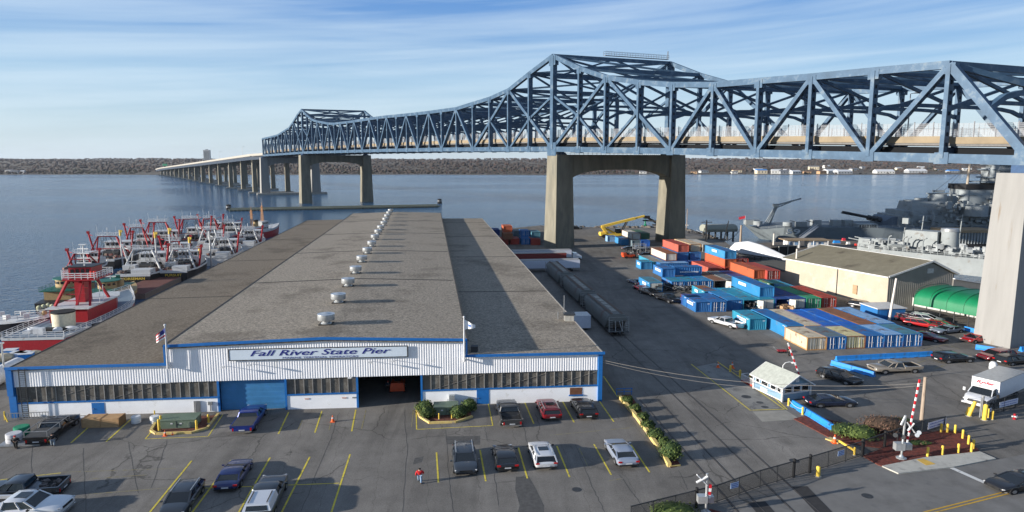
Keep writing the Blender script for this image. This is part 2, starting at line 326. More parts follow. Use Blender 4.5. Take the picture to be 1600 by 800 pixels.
for a in [(1005, 60, 16, 5, HW, RFG, 'small white house just right of the near bridge column, far shore'), (1085, 45, 14, 5, HT, RFR, 'tan waterfront house left of the white gabled hall across the river'),
          (1100, 110, 20, 5, HW, RFG, 'long low white house on the rise, leftmost of the upper row across the river'), (1148, 50, 14, 4.5, HW, RFG, 'little white cottage at the left end of the far waterfront'),
          (1152, 150, 22, 5, HC, RFR, 'cream house with a brown roof up behind the little white cottage'), (1190, 55, 24, 8, HC, RFB, 'cream waterfront house under a blue roof across the river'),
          (1185, 230, 26, 4, HW, MW, 'long white roofed building on the upper slope across the river'), (1213, 50, 20, 8, HW, MW, 'white gabled hall at the far waterfront'),
          (1226, 48, 26, 6, HG, RFG, 'grey boathouse joined beside the white gabled hall'), (1230, 220, 16, 4, HW, MW, 'white house with bright roof on slope above the boathouse'),
          (1243, 44, 22, 6, HW, MW, 'large white shrink-wrapped storage shed at the far marina'), (1262, 60, 16, 5, HT, RFR, 'brown shed right of the marina storage across the river'),
          (1272, 330, 26, 8, HC, RFG, 'big cream apartment house high on the far slope'), (1285, 50, 18, 6, HT, RFR, 'tan waterfront building with brown roof near the long sheds'),
          (1292, 420, 18, 6, HW, MW, 'white domed building near the top of the far slope'), (1300, 90, 36, 6, HW, MW, 'long white warehouse, rear of the pair at the far boatyard'),
          (1318, 50, 34, 6, HG, MW, 'long pale grey warehouse, front one of the pair at the far boatyard'), (1335, 260, 20, 5, HW, RFG, 'white house above the boatyard warehouses'),
          (1350, 380, 18, 5, HG, RFG, 'grey house high on slope right of the boatyard'), (1382, 80, 40, 5, HW, MW, 'very long white shed with flat bright roof, far shore right'),
          (1405, 300, 16, 5, HC, MW, 'cream house above the very long white shed'), (1432, 110, 42, 5, HG, MW, 'wide pale commercial building behind the far shore'),
          (1440, 360, 18, 5, HW, MW, 'white house high above the wide commercial building'), (1466, 260, 20, 5, HW, RFR, 'white house with brown roof near the ship mast, far slope'),
          (1490, 130, 26, 4, HG, RFB, 'low building with a bright blue roof across the river'), (1512, 240, 20, 5, HW, MW, 'white house right of the blue roof building'),
          (1575, 120, 40, 5, HW, MW, 'white building seen just above the right bridge column'), (1120, 330, 20, 5, HG, RFG, 'grey house high on the far slope below the bridge deck'),
          (14, 120, 18, 6, HW, RFG, 'small white house at the left edge of the far shore'), (22, 60, 16, 6, HG, RFG, 'grey house at the far left shoreline among trees'), (33, 90, 12, 5, HW, MW, 'tiny bright white house, right one of three at far left')]:
    house(*a)
# apartment tower and highway sign on the far hill
Y = SH + 1100; t = thing('apartment_tower', 'tall white apartment tower on the hill above the far end of the bridge', 'building', (XY(324, Y), Y, terr(1100)), 0.2)
b = MB(); b.span(-10, 10, -8, 8, -3, 40); b.build('wall', HW, t); b = MB(); b.span(-4, 4, -3, 3, 40, 42.5); b.build('roof_plant_room', HG, t)
for k in range(11):
    b = MB(); b.span(-8, 8, -8.06, -7.9, 3 + k * 3.1, 4.2 + k * 3.1); b.build('window', GL, t)
Y = SH + 100; t = thing('highway_sign', 'green highway sign where the bridge road reaches the far shore', 'sign', (XY(257, Y), Y, 0))
b = MB(); b.box((0, 0, 15), (9, .4, 4)); b.build('sign_panel', mat('sign_green', (0.02, 0.2, 0.1), 0.5), t); b = MB(); b.cyl((-3.5, .4, -2), (-3.5, .4, 16), .3); b.cyl((3.5, .4, -2), (3.5, .4, 16), .3); b.build('posts', GRY, t)

# ------------------------------------------------------------------ the bridge
BP = mat('bridge_paint', (0.047, 0.094, 0.156), 0.55, 0.1, 0.25, 0.5, dirt=(0.115, 0.155, 0.195), dirt_amt=0.22, dscale=0.5)
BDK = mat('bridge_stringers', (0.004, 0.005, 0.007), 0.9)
BARR = mat('deck_barrier_concrete', (0.25, 0.20, 0.135), 0.85, 0, 0.15, 0.4)
cB, bB, U0 = -0.101, 65.4, 64.0
def nB(x): U = x - 800; return (U - U0) / (bB - cB * U)
def PB(n): return Vector((190 / (F * 1.01) * (U0 + bB * n), 190 * (1 + cB * n), 0))
BD = (PB(-1) - PB(0)).normalized(); DV = Vector((34.5, 14.0, 0)); DU = DV.normalized()
bridge = thing('steel_truss_bridge', 'long blue steel cantilever truss bridge crossing the river', 'bridge')
def P3(x, y):
    p = PB(nB(x)); return Vector((p.x, p.y, ZY(y, p.y)))
bx = [(412, 243), (475, 238.5), (600, 235), (700, 233.5), (864, 233), (1049, 236.2), (1200, 239.7), (1358, 244), (1500, 248), (1612, 251)]
tx = [(412, 217), (436, 211.5), (456, 199), (473.5, 171.5), (492, 188.5), (520, 194), (550, 190.5), (570, 187.5), (599, 183), (632.5, 180), (670, 176), (714, 170), (740, 162), (769, 154), (797.5, 141), (830, 115), (867.5, 87.5), (906, 107), (950, 121), (999, 129), (1052, 132.5), (1116, 132.5), (1189, 126.5), (1272, 120), (1370.5, 111), (1488.7, 101)]
def itp(tb, x):
    for (a, ya), (c_, yb) in zip(tb[:-1], tb[1:]):
        if a <= x <= c_: return ya + (yb - ya) * (x - a) / (c_ - a)
    return tb[0][1] if x < tb[0][0] else tb[-1][1]
# panel points (bottom x); near half measured, far half continued at an even panel length
near = [(1612, None), (1473, 1488.7), (1358, 1370.5), (1263, 1272), (1182, 1189), (1112, 1116), (1049, 1052), (997, 999), (946, 950), (905, 906), (864, 867.5), (828, 830), (796, 797.5), (767, 769), (740.5, 740), (715, 714), (692, 692)]
n_ = nB(692); far = []
step = (nB(475) - n_) / 18.0
for i in range(1, 34):
    n = n_ + step * i; U = (U0 + bB * n) / (1 + cB * n); far.append((800 + U, 800 + U))
far = [f for f in far if f[0] > 411]; far[-1] = (412, 412)
nodes = near + far
bot = [P3(xb, itp(bx, xb)) for xb, _ in nodes]
top = []
for (xb, xt), pb in zip(nodes, bot):
    if xt is None: top.append(None); continue
    top.append(Vector((pb.x, pb.y, ZY(itp(tx, xt), pb.y))))
itow2 = min(range(len(nodes)), key=lambda i: abs(nodes[i][0] - 475)); it1 = 10
zt = top[it1].z; top[itow2].z = ZY(171.5, top[itow2].y)
DVh = DV
def truss(off, name, label):
    o = MB(); T = [t + off if t else None for t in top]; Bt = [p + off for p in bot]
    nn = len(nodes)
    pf_b = o
    def perf(p, q, w, i):
        if i > 9: return
        o.m = 1
        d = q - p; L = d.length; d.normalize(); k = 2.0; n_ = d.cross(DU).normalized()
        while k < L - 1.5:
            c = p + d * k
            for s in (-1, 1): pf_b.beam(c + n_ * s * .30 - d * .28, c + n_ * s * .372 + d * .28 - n_ * s * .07, .42, .16 if False else .15, up=n_)
            k += 1.5
        o.m = 0
    for i in range(nn - 1):                                            # bottom chord, top chord
        o.beam(Bt[i], Bt[i + 1], 0.9, 1.35)
        if T[i] and T[i + 1]: o.beam(T[i], T[i + 1], 0.95, 1.15)
    for i in range(1, nn):                                             # verticals
        w = 1.35 if i in (it1, itow2) else 0.62
        if T[i]: o.beam(Bt[i], T[i], 1.35 if i < 14 else 1.1, w, up=BD); perf(Bt[i], T[i], 1.35, i)
    def gus(p, s=1.3, dz=0.0): p = p + Vector((0, 0, dz)); o.beam(p - BD * s, p + BD * s, 1.12, 2 * s * 0.85)
    o.beam(Bt[0], T[1], 1.15, 1.15); gus(Bt[0], 1.9)
    tops = {1, 3, 5}; sub_l = {}
    def diag(i, j, a='t'):                                             # a: which end is the top
        p = T[i] if a == 't' else Bt[i]; q = Bt[j] if a == 't' else T[j]; o.beam(p, q, 1.15, 0.72); perf(p, q, 1.15, i)
    for i, j in ((1, 2), (3, 2), (3, 4), (5, 4), (5, 6)): diag(i, j)
    def kpanel(tp, bt_, near_i):                                       # long diagonal over two panels with a sub-strut from the bottom node
        mid = (tp + 1) if bt_ > tp else (tp - 1)
        m = (T[tp] + Bt[bt_]) / 2; o.beam(T[tp], Bt[bt_], 0.75, 0.85); o.beam(Bt[near_i], m, 0.6, 0.6); gus(m, 0.7)
    kpanel(8, 6, 8); kpanel(8, 10, 8)
    m = (T[8] + Bt[10]) / 2; o.beam(m, T[10] * 0.58 + Bt[10] * 0.42, 0.6, 0.6)
    kpanel(12, 10, 12); kpanel(12, 14, 12)
    m = (T[12] + Bt[10]) / 2; o.beam(m, T[10] * 0.58 + Bt[10] * 0.42, 0.6, 0.6)
    i = 15
    while i + 1 < itow2 - 4:
        diag(i, i - 1)
        diag(i, i + 1); i += 2
    last = i - 1                                                       # a bottom node
    for s in (1, -1):
        e = itow2 - s * 2
        if 0 < e < nn and T[e]: kpanel(e, itow2, e); o.beam((T[e] + Bt[itow2]) / 2, T[itow2] * 0.58 + Bt[itow2] * 0.42, 0.6, 0.6)
    e = itow2 - 2; k = last
    while k + 1 <= e - 1: o.beam(Bt[k], T[k + 1], 0.7, 0.8); o.beam(T[k + 1], Bt[min(k + 2, nn - 1)], 0.7, 0.8); k += 2
    if k <= e - 1: o.beam(Bt[k], T[e], .7, .8)
    k = itow2 + 2
    while k + 1 < nn: o.beam(T[k], Bt[k + 1], 0.7, 0.8); (o.beam(Bt[k + 1], T[min(k + 2, nn - 1)], 0.7, 0.8)); k += 2
    for i in range(1, nn):
        if T[i]: gus(T[i], 0.9 if i != it1 else 1.5, -.55 if i != it1 else -1.2)
        gus(Bt[i], 1.0 if i != it1 else 2.1)
    ob = o.build(name, [BP, mat('perforation_dark', (.012, .018, .028), .9)], bridge, label=label); return ob
truss(Vector((0, 0, 0)), 'truss', 'near blue truss side')
truss(DVh, 'truss', 'far blue truss side')
# lateral and sway bracing between the two trusses
o = MB(); nn = len(nodes)
for i in range(1, nn):
    a, c_ = top[i], top[i] + DVh; hh = a.z - bot[i].z
    o.beam(a, c_, 0.55, 1.0)
    if i + 1 < nn: m = (top[i] + top[i + 1] + DVh) / 2 ; o.beam(a, top[i + 1] + DVh, 0.45, 0.5); o.beam(c_, top[i + 1], 0.45, 0.5)
    # arched portal / sway frame
    zc = max(bot[i].z + 8.0 * 1.05, bot[i].z + hh * 0.55) if hh > 9 else a.z - 1.2
    zl = bot[i].z + max(7.0, hh * 0.42)
    if hh > 12:
        pts = []
        for k in range(13):
            f = k / 12; z = zl + (zc - zl) * (1 - (2 * f - 1) ** 6) ; pts.append(Vector((a.x, a.y, 0)) + DVh * f + Vector((0, 0, z)))
        for p, q in zip(pts[:-1], pts[1:]): o.beam(p, q, 0.5, 0.6)
        mid = Vector((a.x, a.y, zc)) + DVh * 0.5
        o.beam(a, mid, 0.45, 0.5); o.beam(c_, mid, 0.45, 0.5)
        if hh > 22:
            z2 = (zc + a.z) / 2; o.beam(Vector((a.x, a.y, z2)), Vector((a.x, a.y, z2)) + DVh, .5, .6)
            o.beam(Vector((a.x, a.y, z2)), a + DVh * .5, .4, .45); o.beam(Vector((a.x, a.y, z2)) + DVh, a + DVh * .5, .4, .45)
    else:
        q = a + DVh; z = Vector((0, 0, max(1.4, min(2.4, hh * .25))))
        o.beam(a - z, q - z, 0.4, 0.5)
        for k in range(4): o.beam(a - z * (k % 2) + DVh * (k / 4), a - z * ((k + 1) % 2) + DVh * ((k + 1) / 4), 0.3, 0.35)
o.build('sway_bracing', BP, bridge)
# portal strut from the end post top
o = MB(); a = top[1]; e_ = bot[0] + (top[1] - bot[0]) * 0.52
pts = [e_ + DVh * (k / 12) + Vector((0, 0, 2.6 * (1 - (k / 6 - 1) ** 6))) for k in range(13)]
for p, q in zip(pts[:-1], pts[1:]): o.beam(p, q, .9, .8)
o.beam(a, e_ + DVh * .42 + Vector((0, 0, 2.6)), .7, .8); o.beam(a + DVh, e_ + DVh * .58 + Vector((0, 0, 2.6)), .7, .8); o.build('portal_frame', BP, bridge)
# deck: floor beams, stringers, slab, barriers, fences
o = MB(); s_ = MB(); slab = MB(); ba = MB()
ROADM = mat('bridge_roadway', (0.16, 0.155, 0.15), 0.9)
FEN = MB(); up = Vector((0, 0, 1))
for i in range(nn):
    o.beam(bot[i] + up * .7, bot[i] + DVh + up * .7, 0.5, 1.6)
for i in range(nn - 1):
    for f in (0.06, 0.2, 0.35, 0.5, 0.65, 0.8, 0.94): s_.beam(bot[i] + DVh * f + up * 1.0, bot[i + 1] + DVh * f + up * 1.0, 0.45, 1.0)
    s_.beam(bot[i] + DVh * .06, bot[i + 1] + DVh * .94, .3, .3); s_.beam(bot[i] + DVh * .94, bot[i + 1] + DVh * .06, .3, .3)
    slab.beam(bot[i] + DVh * .5 + up * 1.95, bot[i + 1] + DVh * .5 + up * 1.95, DV.length * 0.9, 0.4)
    for f in (0.045, 0.955): ba.beam(bot[i] + DVh * f + up * 2.75, bot[i + 1] + DVh * f + up * 2.62, 0.4, 1.0)
    ba.beam(bot[i] + DVh * .5 + up * 2.5, bot[i + 1] + DVh * .5 + up * 2.5, 0.4, .7)
    for f in (0.045, 0.955):
        a, c_ = bot[i] + DVh * f + up * 3.38, bot[i + 1] + DVh * f + up * 3.38
        seg = int((c_ - a).length / 0.75) + 1
        for k in range(seg):
            p = a.lerp(c_, k / seg); FEN.beam(p - up * (.9 if k % 4 == 0 else 0), p + up * (2.0 if k % 4 == 0 else 1.75), 0.13 if k % 4 == 0 else 0.04)
        for z in (0.0, 0.3, 0.6, 0.9, 1.2, 1.5, 1.74): FEN.beam(a + up * z, c_ + up * z, 0.035)
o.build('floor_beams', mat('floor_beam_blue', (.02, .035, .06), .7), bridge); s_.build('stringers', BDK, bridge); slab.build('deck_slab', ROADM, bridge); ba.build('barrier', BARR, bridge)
FP = MB()
for i in range(nn - 1):
    for f in (0.045, 0.955): a, c_ = bot[i] + DVh * f + up * 3.15, bot[i + 1] + DVh * f + up * 3.15; FP.add([a, c_, c_ + up * 1.95, a + up * 1.95], [(0, 1, 2, 3)])
FPM = bpy.data.materials.new('fence_mesh_fine'); FPM.use_nodes = True; FPM.node_tree.nodes['Principled BSDF'].inputs['Base Color'].default_value = (.32, .33, .35, 1); FPM.node_tree.nodes['Principled BSDF'].inputs['Alpha'].default_value = .24
FP.build('fence_mesh', FPM, bridge)
FEN.build('deck_fence', mat('fence_white', (0.30, 0.31, 0.33), 0.6), bridge)
# inspection walkway and lamp on the near tower top
o = MB(); a, c_ = top[it1] + DVh * .42 + up * 1.0, top[it1] + DVh * .98 + up * 1.0
for s in (-.5, .5):
    for z in (0, .55, 1.1): o.beam(a + BD * s + up * z, c_ + BD * s + up * z, .07)
for k in range(13):
    p = a.lerp(c_, k / 12); o.beam(p + BD * .5, p + BD * .5 + up * 1.1, .08); o.beam(p - BD * .5, p - BD * .5 + up * 1.1, .08)
o.beam(a, c_, 1.0, .12); o.beam(c_, c_ + up * 2.3, .25); o.build('walkway', GRY, bridge)
# street lamps on the bridge deck
def deck_lamp(p, zb, label):
    t = thing('street_lamp', label, 'street lamp', (p.x, p.y, zb), 0, 'lamp posts along the bridge roadway')
    b = MB(); b.cyl((0, 0, 0), (0, 0, 9), .14, 6, .08); b.cyl((0, 0, 9), (DU.x * 1.4, DU.y * 1.4, 9.2), .07, 5); b.build('pole', GRY, t); b = MB(); b.box((DU.x * 1.7, DU.y * 1.7, 9.2), (.9, .5, .2)); b.build('lamp_head', GRY, t)
for x_, lb in ((1432, 'lamp post on the truss bridge, between the two rightmost tall verticals'), (1213, 'lamp post standing inside the truss right of the near tower'), (960, 'lamp post in the truss close beside the near tower')):
    p = PB(nB(x_)) + DVh * .9; deck_lamp(p, ZY(itp(bx, x_), PB(nB(x_)).y) + 3, lb)
# ---- concrete piers (portal frames)
def pier(pc, zb, zt_, a, w, label, m, dv=DV, band=None, shrink=0.8, beamh=4.2, platform=None, name='bridge_pier'):
    t = thing(name, label, 'bridge pier', (pc.x, pc.y, 0), 0, 'concrete piers carrying the bridge')
    for k in (0, 1):
        o = MB(); c0 = dv * k
        def ring(z, f): return [tuple(c0 + BD * (sx_ * a / 2 * f) + DU * (sy_ * w / 2 * f) + up * z) for sx_, sy_ in ((-1, -1), (1, -1), (1, 1), (-1, 1))]
        o.loft([ring(zb, 1), ring(zt_, shrink)], False); o.build('column', m, t)
    o = MB(); n = 14; prev = None
    L1 = dv.length; du = dv.normalized()
    rings = []
    for k in range(n + 1):
        f = w * .4 / L1 + (1 - w * .8 / L1) * k / n; g = 2 * k / n - 1; zlow = zt_ - beamh - 2.3 * (abs(g) ** 3.6) * beamh / 4.2
        c = dv * f; q = a * shrink * .36
        rings.append([tuple(c - BD * q + up * zlow), tuple(c + BD * q + up * zlow), tuple(c + BD * q + up * zt_), tuple(c - BD * q + up * zt_)])
    o.loft(rings, False); o.build('cross_beam', m, t)
    o = MB()
    for k in (0, 1): o.box(tuple(dv * k + up * (zt_ + .45)), (a * .5, w * .5, .9), atan2(BD.y, BD.x), (.5, .5))
    o.build('bearing', mat('bearing_blue', (0.03, 0.07, 0.15), 0.6), t)
    o = MB()
    for s in (-1, 1):
        A_ = BD * (s * a * shrink * .45) - DU * w * .4 + up * (zt_ + .02); B_ = A_ + dv + DU * w * .8
        for k in range(31): p = A_.lerp(B_, k / 30); o.beam(p, p + up * .8, .05)
        o.beam(A_ + up * .8, B_ + up * .8, .06); o.beam(A_ + up * .4, B_ + up * .4, .05)
    o.build('railing', GRY, t)
    return t
CN1 = mat('pier_concrete_tan', (0.20, 0.185, 0.145), 0.9, 0, 0.25, 0.5, 0.2, dirt=(0.15, 0.145, 0.12), dirt_amt=0.3, dscale=0.35, stretch=(1, 1, 0.25))
CN2 = mat('pier_concrete_pale', (0.265, 0.26, 0.25), 0.9, 0, 0.10, 0.4, 0.2, dirt=(0.20, 0.16, 0.12), dirt_amt=0.05, dscale=0.5, stretch=(2, 2, 0.15))
p = PB(0) ; pier(Vector((13.2, 190.6, 0)), -1, bot[it1].z - 1.5, 5.9, 5.9, 'tall weathered concrete portal pier standing in the container yard', CN1)
pf = bot[itow2]; pier(Vector((pf.x, pf.y, 0)), -2.5, pf.z - 1.5, 6.6, 6.2, 'weathered concrete portal pier on a timber fender in mid river', CN1)
pe = bot[-1]; pier(Vector((pe.x, pe.y, 0)), -2.5, pe.z - 1.5, 5.5, 6.5, 'pale smooth concrete pier at the far end of the steel truss', CN2)
t = thing('bridge_pier', 'pale smooth concrete bridge column at the right edge of the yard', 'bridge pier', (0, 0, 0), 0, 'concrete piers carrying the bridge')
c0 = Vector((*G(1578, 545), 0)); o = MB(); LB = Vector((-0.47, 0.885, 0)); LW = Vector((.93, .37, 0))
ring = lambda z, k: [tuple(c0 + LB * (sx_ * 7.0) + LW * (sy_ * 6.5) + up * z + LB * k * (1 - sx_ * 0.9) ) for sx_, sy_ in ((0, 0), (1, 0), (1, 1), (0, 1))]
z1 = bot[0].z - 1.6
def r4(z, f):
    cen = c0 + LB * 2.3 + LW * 3.6; a_ = 2.3 * f; w_ = 3.6 * f; s = Vector((bot[0].x - cen.x, bot[0].y - cen.y, 0)) * ((z / z1) * 0.25)
    return [tuple(cen + s + LB * (i * a_) + LW * (j * w_) + up * z) for i, j in ((-1, -1), (1, -1), (1, 1), (-1, 1))]
o.loft([r4(-1, 1), r4(z1, .82)], False); o.build('column', CN2, t)
o = MB(); c_ = Vector(r4(z1, 0)[0]); o.box(tuple(c_ + up * .5), (2.6, 2.6, 1.0), .4); o.build('bearing', mat('bearing_blue', (0.03, 0.07, 0.15)), t)
# timber fender around the mid-river pier, and a dolphin
FW = mat('fender_timber', (0.16, 0.155, 0.12), 0.95, 0, 0.3, 1.0, 0.4)
A_ = Vector((*G(360, 326, WZ + 1.2), WZ)); B_ = Vector((*G(684, 320, WZ + 1.2), WZ))
dv_ = (B_ - A_); t = thing('pier_fender', 'long low timber fender round the foot of the mid river pier', 'fender', (A_.x, A_.y, WZ), atan2(dv_.y, dv_.x))
Lf = dv_.length; o = MB(); o.span(0, Lf, -3, 7, -.5, .6); o.build('platform', FW, t)
for y_ in (-3.25, 7.25): o = MB(); o.span(-1, Lf + 1, y_ - .25, y_ + .25, .5, 1.1); o.build('rail_timber', mat('rail_timber', (.30, .30, .22), .9), t)
for k in range(int(Lf / 1.9)): o = MB(); o.cyl((k * 1.9, -3.6, -1), (k * 1.9, -3.6, .7), .3, 6); o.build('pile', FW, t)
for x_, y_, lb in ((357.5, 328, 'cluster of timber mooring piles standing off the left end of the fender'), (687, 318, 'cluster of timber mooring piles off the right end of the fender')):
    q = G(x_, y_, WZ); t = thing('mooring_dolphin', lb, 'mooring piles', (q[0], q[1], WZ), 0, 'mooring pile clusters'); o = MB()
    for k in range(7): a_ = k * 2 * pi / 6; o.cyl((1.1 * cos(a_) if k < 6 else 0, 1.1 * sin(a_) if k < 6 else 0, -1), (.7 * cos(a_) if k < 6 else 0, .7 * sin(a_) if k < 6 else 0, 2.8), .45, 7)
    o.build('pile', BLK, t); o = MB(); o.cyl((0, 0, 1.4), (0, 0, 1.8), 1.35, 12); o.build('band', GRY, t)
# ---- approach viaduct: girders on many two-column bents running to the far shore
ap = thing('approach_viaduct', 'low approach viaduct running from the truss to the far shore', 'viaduct')
e0_ = bot[-1]; bents = []
px_bent = [(395, 303), (377, 298), (358, 295), (341, 291), (327, 288), (314.5, 286), (304, 283.5), (294.5, 281.5), (286.5, 280), (279, 278.6), (272, 277.4), (266, 276.4), (260.5, 275.5), (256, 274.8), (251, 274.2)]
pts = [Vector((e0_.x, e0_.y, ZY(239, e0_.y) - 2.4))]
for i, (x_, y_) in enumerate(px_bent):
    g = G(x_, y_, WZ); g = Vector((g[0], g[1], 0)) + BD * 3
    ytop = 245 + (262 - 245) * ((412 - x_) / (412 - 246)) ** 1.0 if x_ > 246 else 262
    pts.append(Vector((g.x, g.y, ZY(239 + (406 - x_) * .148, g.y) - 2.4)))
pts.append(pts[-1] + (pts[-1] - pts[-2]) * 1.5 + up * -1.0)
SV = DU * 30; APC = mat('viaduct_parapet', (0.36, 0.34, 0.30), 0.85, 0, 0.08)
o = MB(); g_ = MB(); s_ = MB(); br = MB()
for p, q in zip(pts[:-1], pts[1:]):
    for f in (0.0, 1.0): o.beam(p + SV * f + up * 1.6, q + SV * f + up * 1.6, .5, 1.6)
    for f in (0.02, .25, .5, .75, .98): g_.beam(p + SV * f - up * .9, q + SV * f - up * .9, .6, 2.6)
    s_.beam(p + SV * .5 + up * .7, q + SV * .5 + up * .7, SV.length, .5)
o.build('parapet', APC, ap); g_.build('girders', mat('girder_blue', (0.03, 0.045, 0.07), 0.7), ap); s_.build('deck_slab', ROADM, ap)
for i, p in enumerate(pts[1:-1]):
    b = MB(); zt_ = p.z - 2.2
    for f in (.08, .9): q = p + SV * f; b.box((q.x, q.y, (zt_ + WZ - 1) / 2), (4.2, 3.4, zt_ - WZ + 1), atan2(BD.y, BD.x), (.85, .85))
    q = p + SV * .49; b.beam(p + SV * .02 - up * 3.2, p + SV * .96 - up * 3.2, 2.6, 2.2); b.build('bent', CN1, ap)
    b = MB(); b.beam(Vector((*(p + SV * -.08).xy, WZ + .7)), Vector((*(p + SV * 1.04).xy, WZ + .7)), 7.5, 1.5); b.build('pile_cap', CONC, ap)
b = MB(); p = pe; b.beam(Vector((p.x, p.y, WZ + .7)) - DU * 6, Vector((p.x, p.y, WZ + .7)) + DV + DU * 8, 11, 1.5); b.build('pile_cap', CONC, ap)
for k, (i, lb) in enumerate(((2, 'nearest'), (4, 'second nearest'), (6, 'third nearest'), (9, 'fourth nearest'), (12, 'farthest'))):
    deck_lamp(pts[i] + SV * .1, pts[i].z + 1, lb + ' of the slim lamp posts on the approach viaduct')
# ------------------------------------------------------------------ the pier shed
WL = Vector((0.9968, 0.0802, 0)); Q0 = Vector((-47.37, 62.36, 0)); DEP = 164.0
def Q(a, d, z=0.0): p = Q0 + WL * a + DD * d; return Vector((p.x, p.y, z))
shed = thing('pier_shed', 'long low white pier shed with blue trim and grey gravel roofs', 'warehouse', tuple(Q0))
class SB(MB):           # a builder in shed coordinates
    def out(s, name, m, parent=shed, label=None):
        s.v = [tuple(Q(x, y, z) - Q0) for x, y, z in s.v]; return s.build(name, m, parent, label=label)
def rib_mat(name, col): return mat(name, col, 0.5, 0, 0.05, 0.8, dirt=(0.7, 0.69, 0.67), dirt_amt=0.06)
CORR = rib_mat('corrugated_white', (0.86, 0.86, 0.88)); WALLW = mat('wall_white', (0.86, 0.87, 0.89), 0.7, 0, 0.04, 1.0, dirt=(0.7, 0.69, 0.66), dirt_amt=0.1)
WINM = mat('dirty_glazing', (0.115, 0.105, 0.092), 0.35, 0, 0.35, 0.9, spec=0.4, dirt=(0.2, 0.19, 0.17), dirt_amt=0.25, dscale=1.5)
def gravel():
    m = mat('gravel_roof', (0.252, 0.222, 0.182), 0.95, 0, 0.30, 5.0, 0.8, dirt=(0.165, 0.143, 0.115), dirt_amt=0.25, dscale=0.12); t = m.node_tree; b = t.nodes['Principled BSDF']
    src = b.inputs['Base Color'].links[0].from_socket
    mx = t.nodes.new('ShaderNodeMixRGB'); mx.blend_type = 'MULTIPLY'; mx.inputs[0].default_value = 1
    n = t.nodes.new('ShaderNodeTexNoise'); n.inputs['Scale'].default_value = 3.2; n.inputs['Detail'].default_value = 8; n.inputs['Roughness'].default_value = 0.85
    r = t.nodes.new('ShaderNodeValToRGB'); r.color_ramp.elements[0].position = 0.35; r.color_ramp.elements[1].position = 0.65; r.color_ramp.elements[0].color = (.38, .38, .38, 1); r.color_ramp.elements[1].color = (1.75, 1.72, 1.68, 1)
    tc = t.nodes.new('ShaderNodeTexCoord'); t.links.new(tc.outputs['Object'], n.inputs['Vector']); t.links.new(n.outputs[0], r.inputs[0]); t.links.new(src, mx.inputs[1]); t.links.new(r.outputs[0], mx.inputs[2]); t.links.new(mx.outputs[0], b.inputs['Base Color']); return m
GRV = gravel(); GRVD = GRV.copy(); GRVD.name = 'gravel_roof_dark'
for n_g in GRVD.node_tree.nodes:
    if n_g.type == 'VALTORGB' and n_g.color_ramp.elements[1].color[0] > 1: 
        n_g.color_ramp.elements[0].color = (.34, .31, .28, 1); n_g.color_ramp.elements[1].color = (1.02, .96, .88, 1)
def tl(z, a): return z + 0.0050 * a
A1, A2, A3, PK = 14.4, 42.85, 56.55, 29.1
zL, zR, zC, zP = 4.9, 5.02, 6.75, 7.2
# roofs: each a slab
b = SB(); b.loft([[(0, y, zL - .3), (A1, y, zL + .1), (A1, y, zL + .25), (0, y, zL)] for y in (-.3, DEP - 4)], False)
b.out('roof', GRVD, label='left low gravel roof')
b = SB(); b.loft([[(A2, y, zR), (A3, y, zR - .1), (A3, y, zR + .15), (A2, y, zR + .2)] for y in (-.3, DEP - 4)], False)
b.out('roof', GRV, label='right low gravel roof')
b = SB(); b.loft([[(A1 - .2, y, zC - .3), (PK, y, zP - .3), (A2 + .2, y, zC - .3), (A2 + .2, y, zC), (PK, y, zP), (A1 - .2, y, zC)] for y in (-.3, DEP)], False)
b.out('roof', GRV, label='raised central gravel roof')
TAR = mat('roof_tar', (0.05, 0.048, 0.045), 0.8)
def dep_at(y, z, x=600): g = G(x, y, z); v = Vector((g[0], g[1], 0)) - Q0; den = WL.x * DD.y - WL.y * DD.x; return (WL.x * v.y - WL.y * v.x) / den, (v.x * DD.y - v.y * DD.x) / den
for y in (437, 392.5, 364.5, 345):
    d, _ = dep_at(y, 7.0); b = SB(); s = .16
    b.loft([[(A1, d - s, zC + .004), (A1, d + s, zC + .004), (A1, d + s, zC + .05), (A1, d - s, zC + .05)], [(PK, d - s, zP + .004), (PK, d + s, zP + .004), (PK, d + s, zP + .05), (PK, d - s, zP + .05)], [(A2, d - s, zC + .004), (A2, d + s, zC + .004), (A2, d + s, zC + .05), (A2, d - s, zC + .05)]], False)
    b.out('expansion_joint', TAR)
for k, y in enumerate((465, 408, 375, 352)):
    d, _ = dep_at(y, 5.0, 300); b = SB(); b.loft([[(x, d - .1, z + .006), (x, d + .1, z + .006), (x, d + .1, z + .04), (x, d - .1, z + .04)] for x, z in ((.1, zL), (A1 - .1, zL + .25))], False); b.loft([[(x, d - .1, z + .006), (x, d + .1, z + .006), (x, d + .1, z + .04), (x, d - .1, z + .04)] for x, z in ((A2 + .1, zR + .2), (A3 - .1, zR + .15))], False); b.out('expansion_joint', TAR)
# upstand walls of the raised roof, side and back walls
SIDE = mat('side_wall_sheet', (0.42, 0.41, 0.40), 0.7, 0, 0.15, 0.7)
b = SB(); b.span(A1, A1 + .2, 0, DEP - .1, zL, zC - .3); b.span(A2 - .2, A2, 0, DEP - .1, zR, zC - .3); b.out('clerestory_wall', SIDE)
b = SB(); b.span(0, .25, 0.3, DEP - 4.2, 0, zL - .3); b.span(A3 - .25, A3, 0.3, DEP - 4.2, 0, zR - .1); b.span(0, A3, DEP - 4.4, DEP - 4.2, 0, zL - .4); b.span(A1, A2, DEP - .3, DEP - .1, 0, zC - .3); b.out('outer_wall', SIDE)
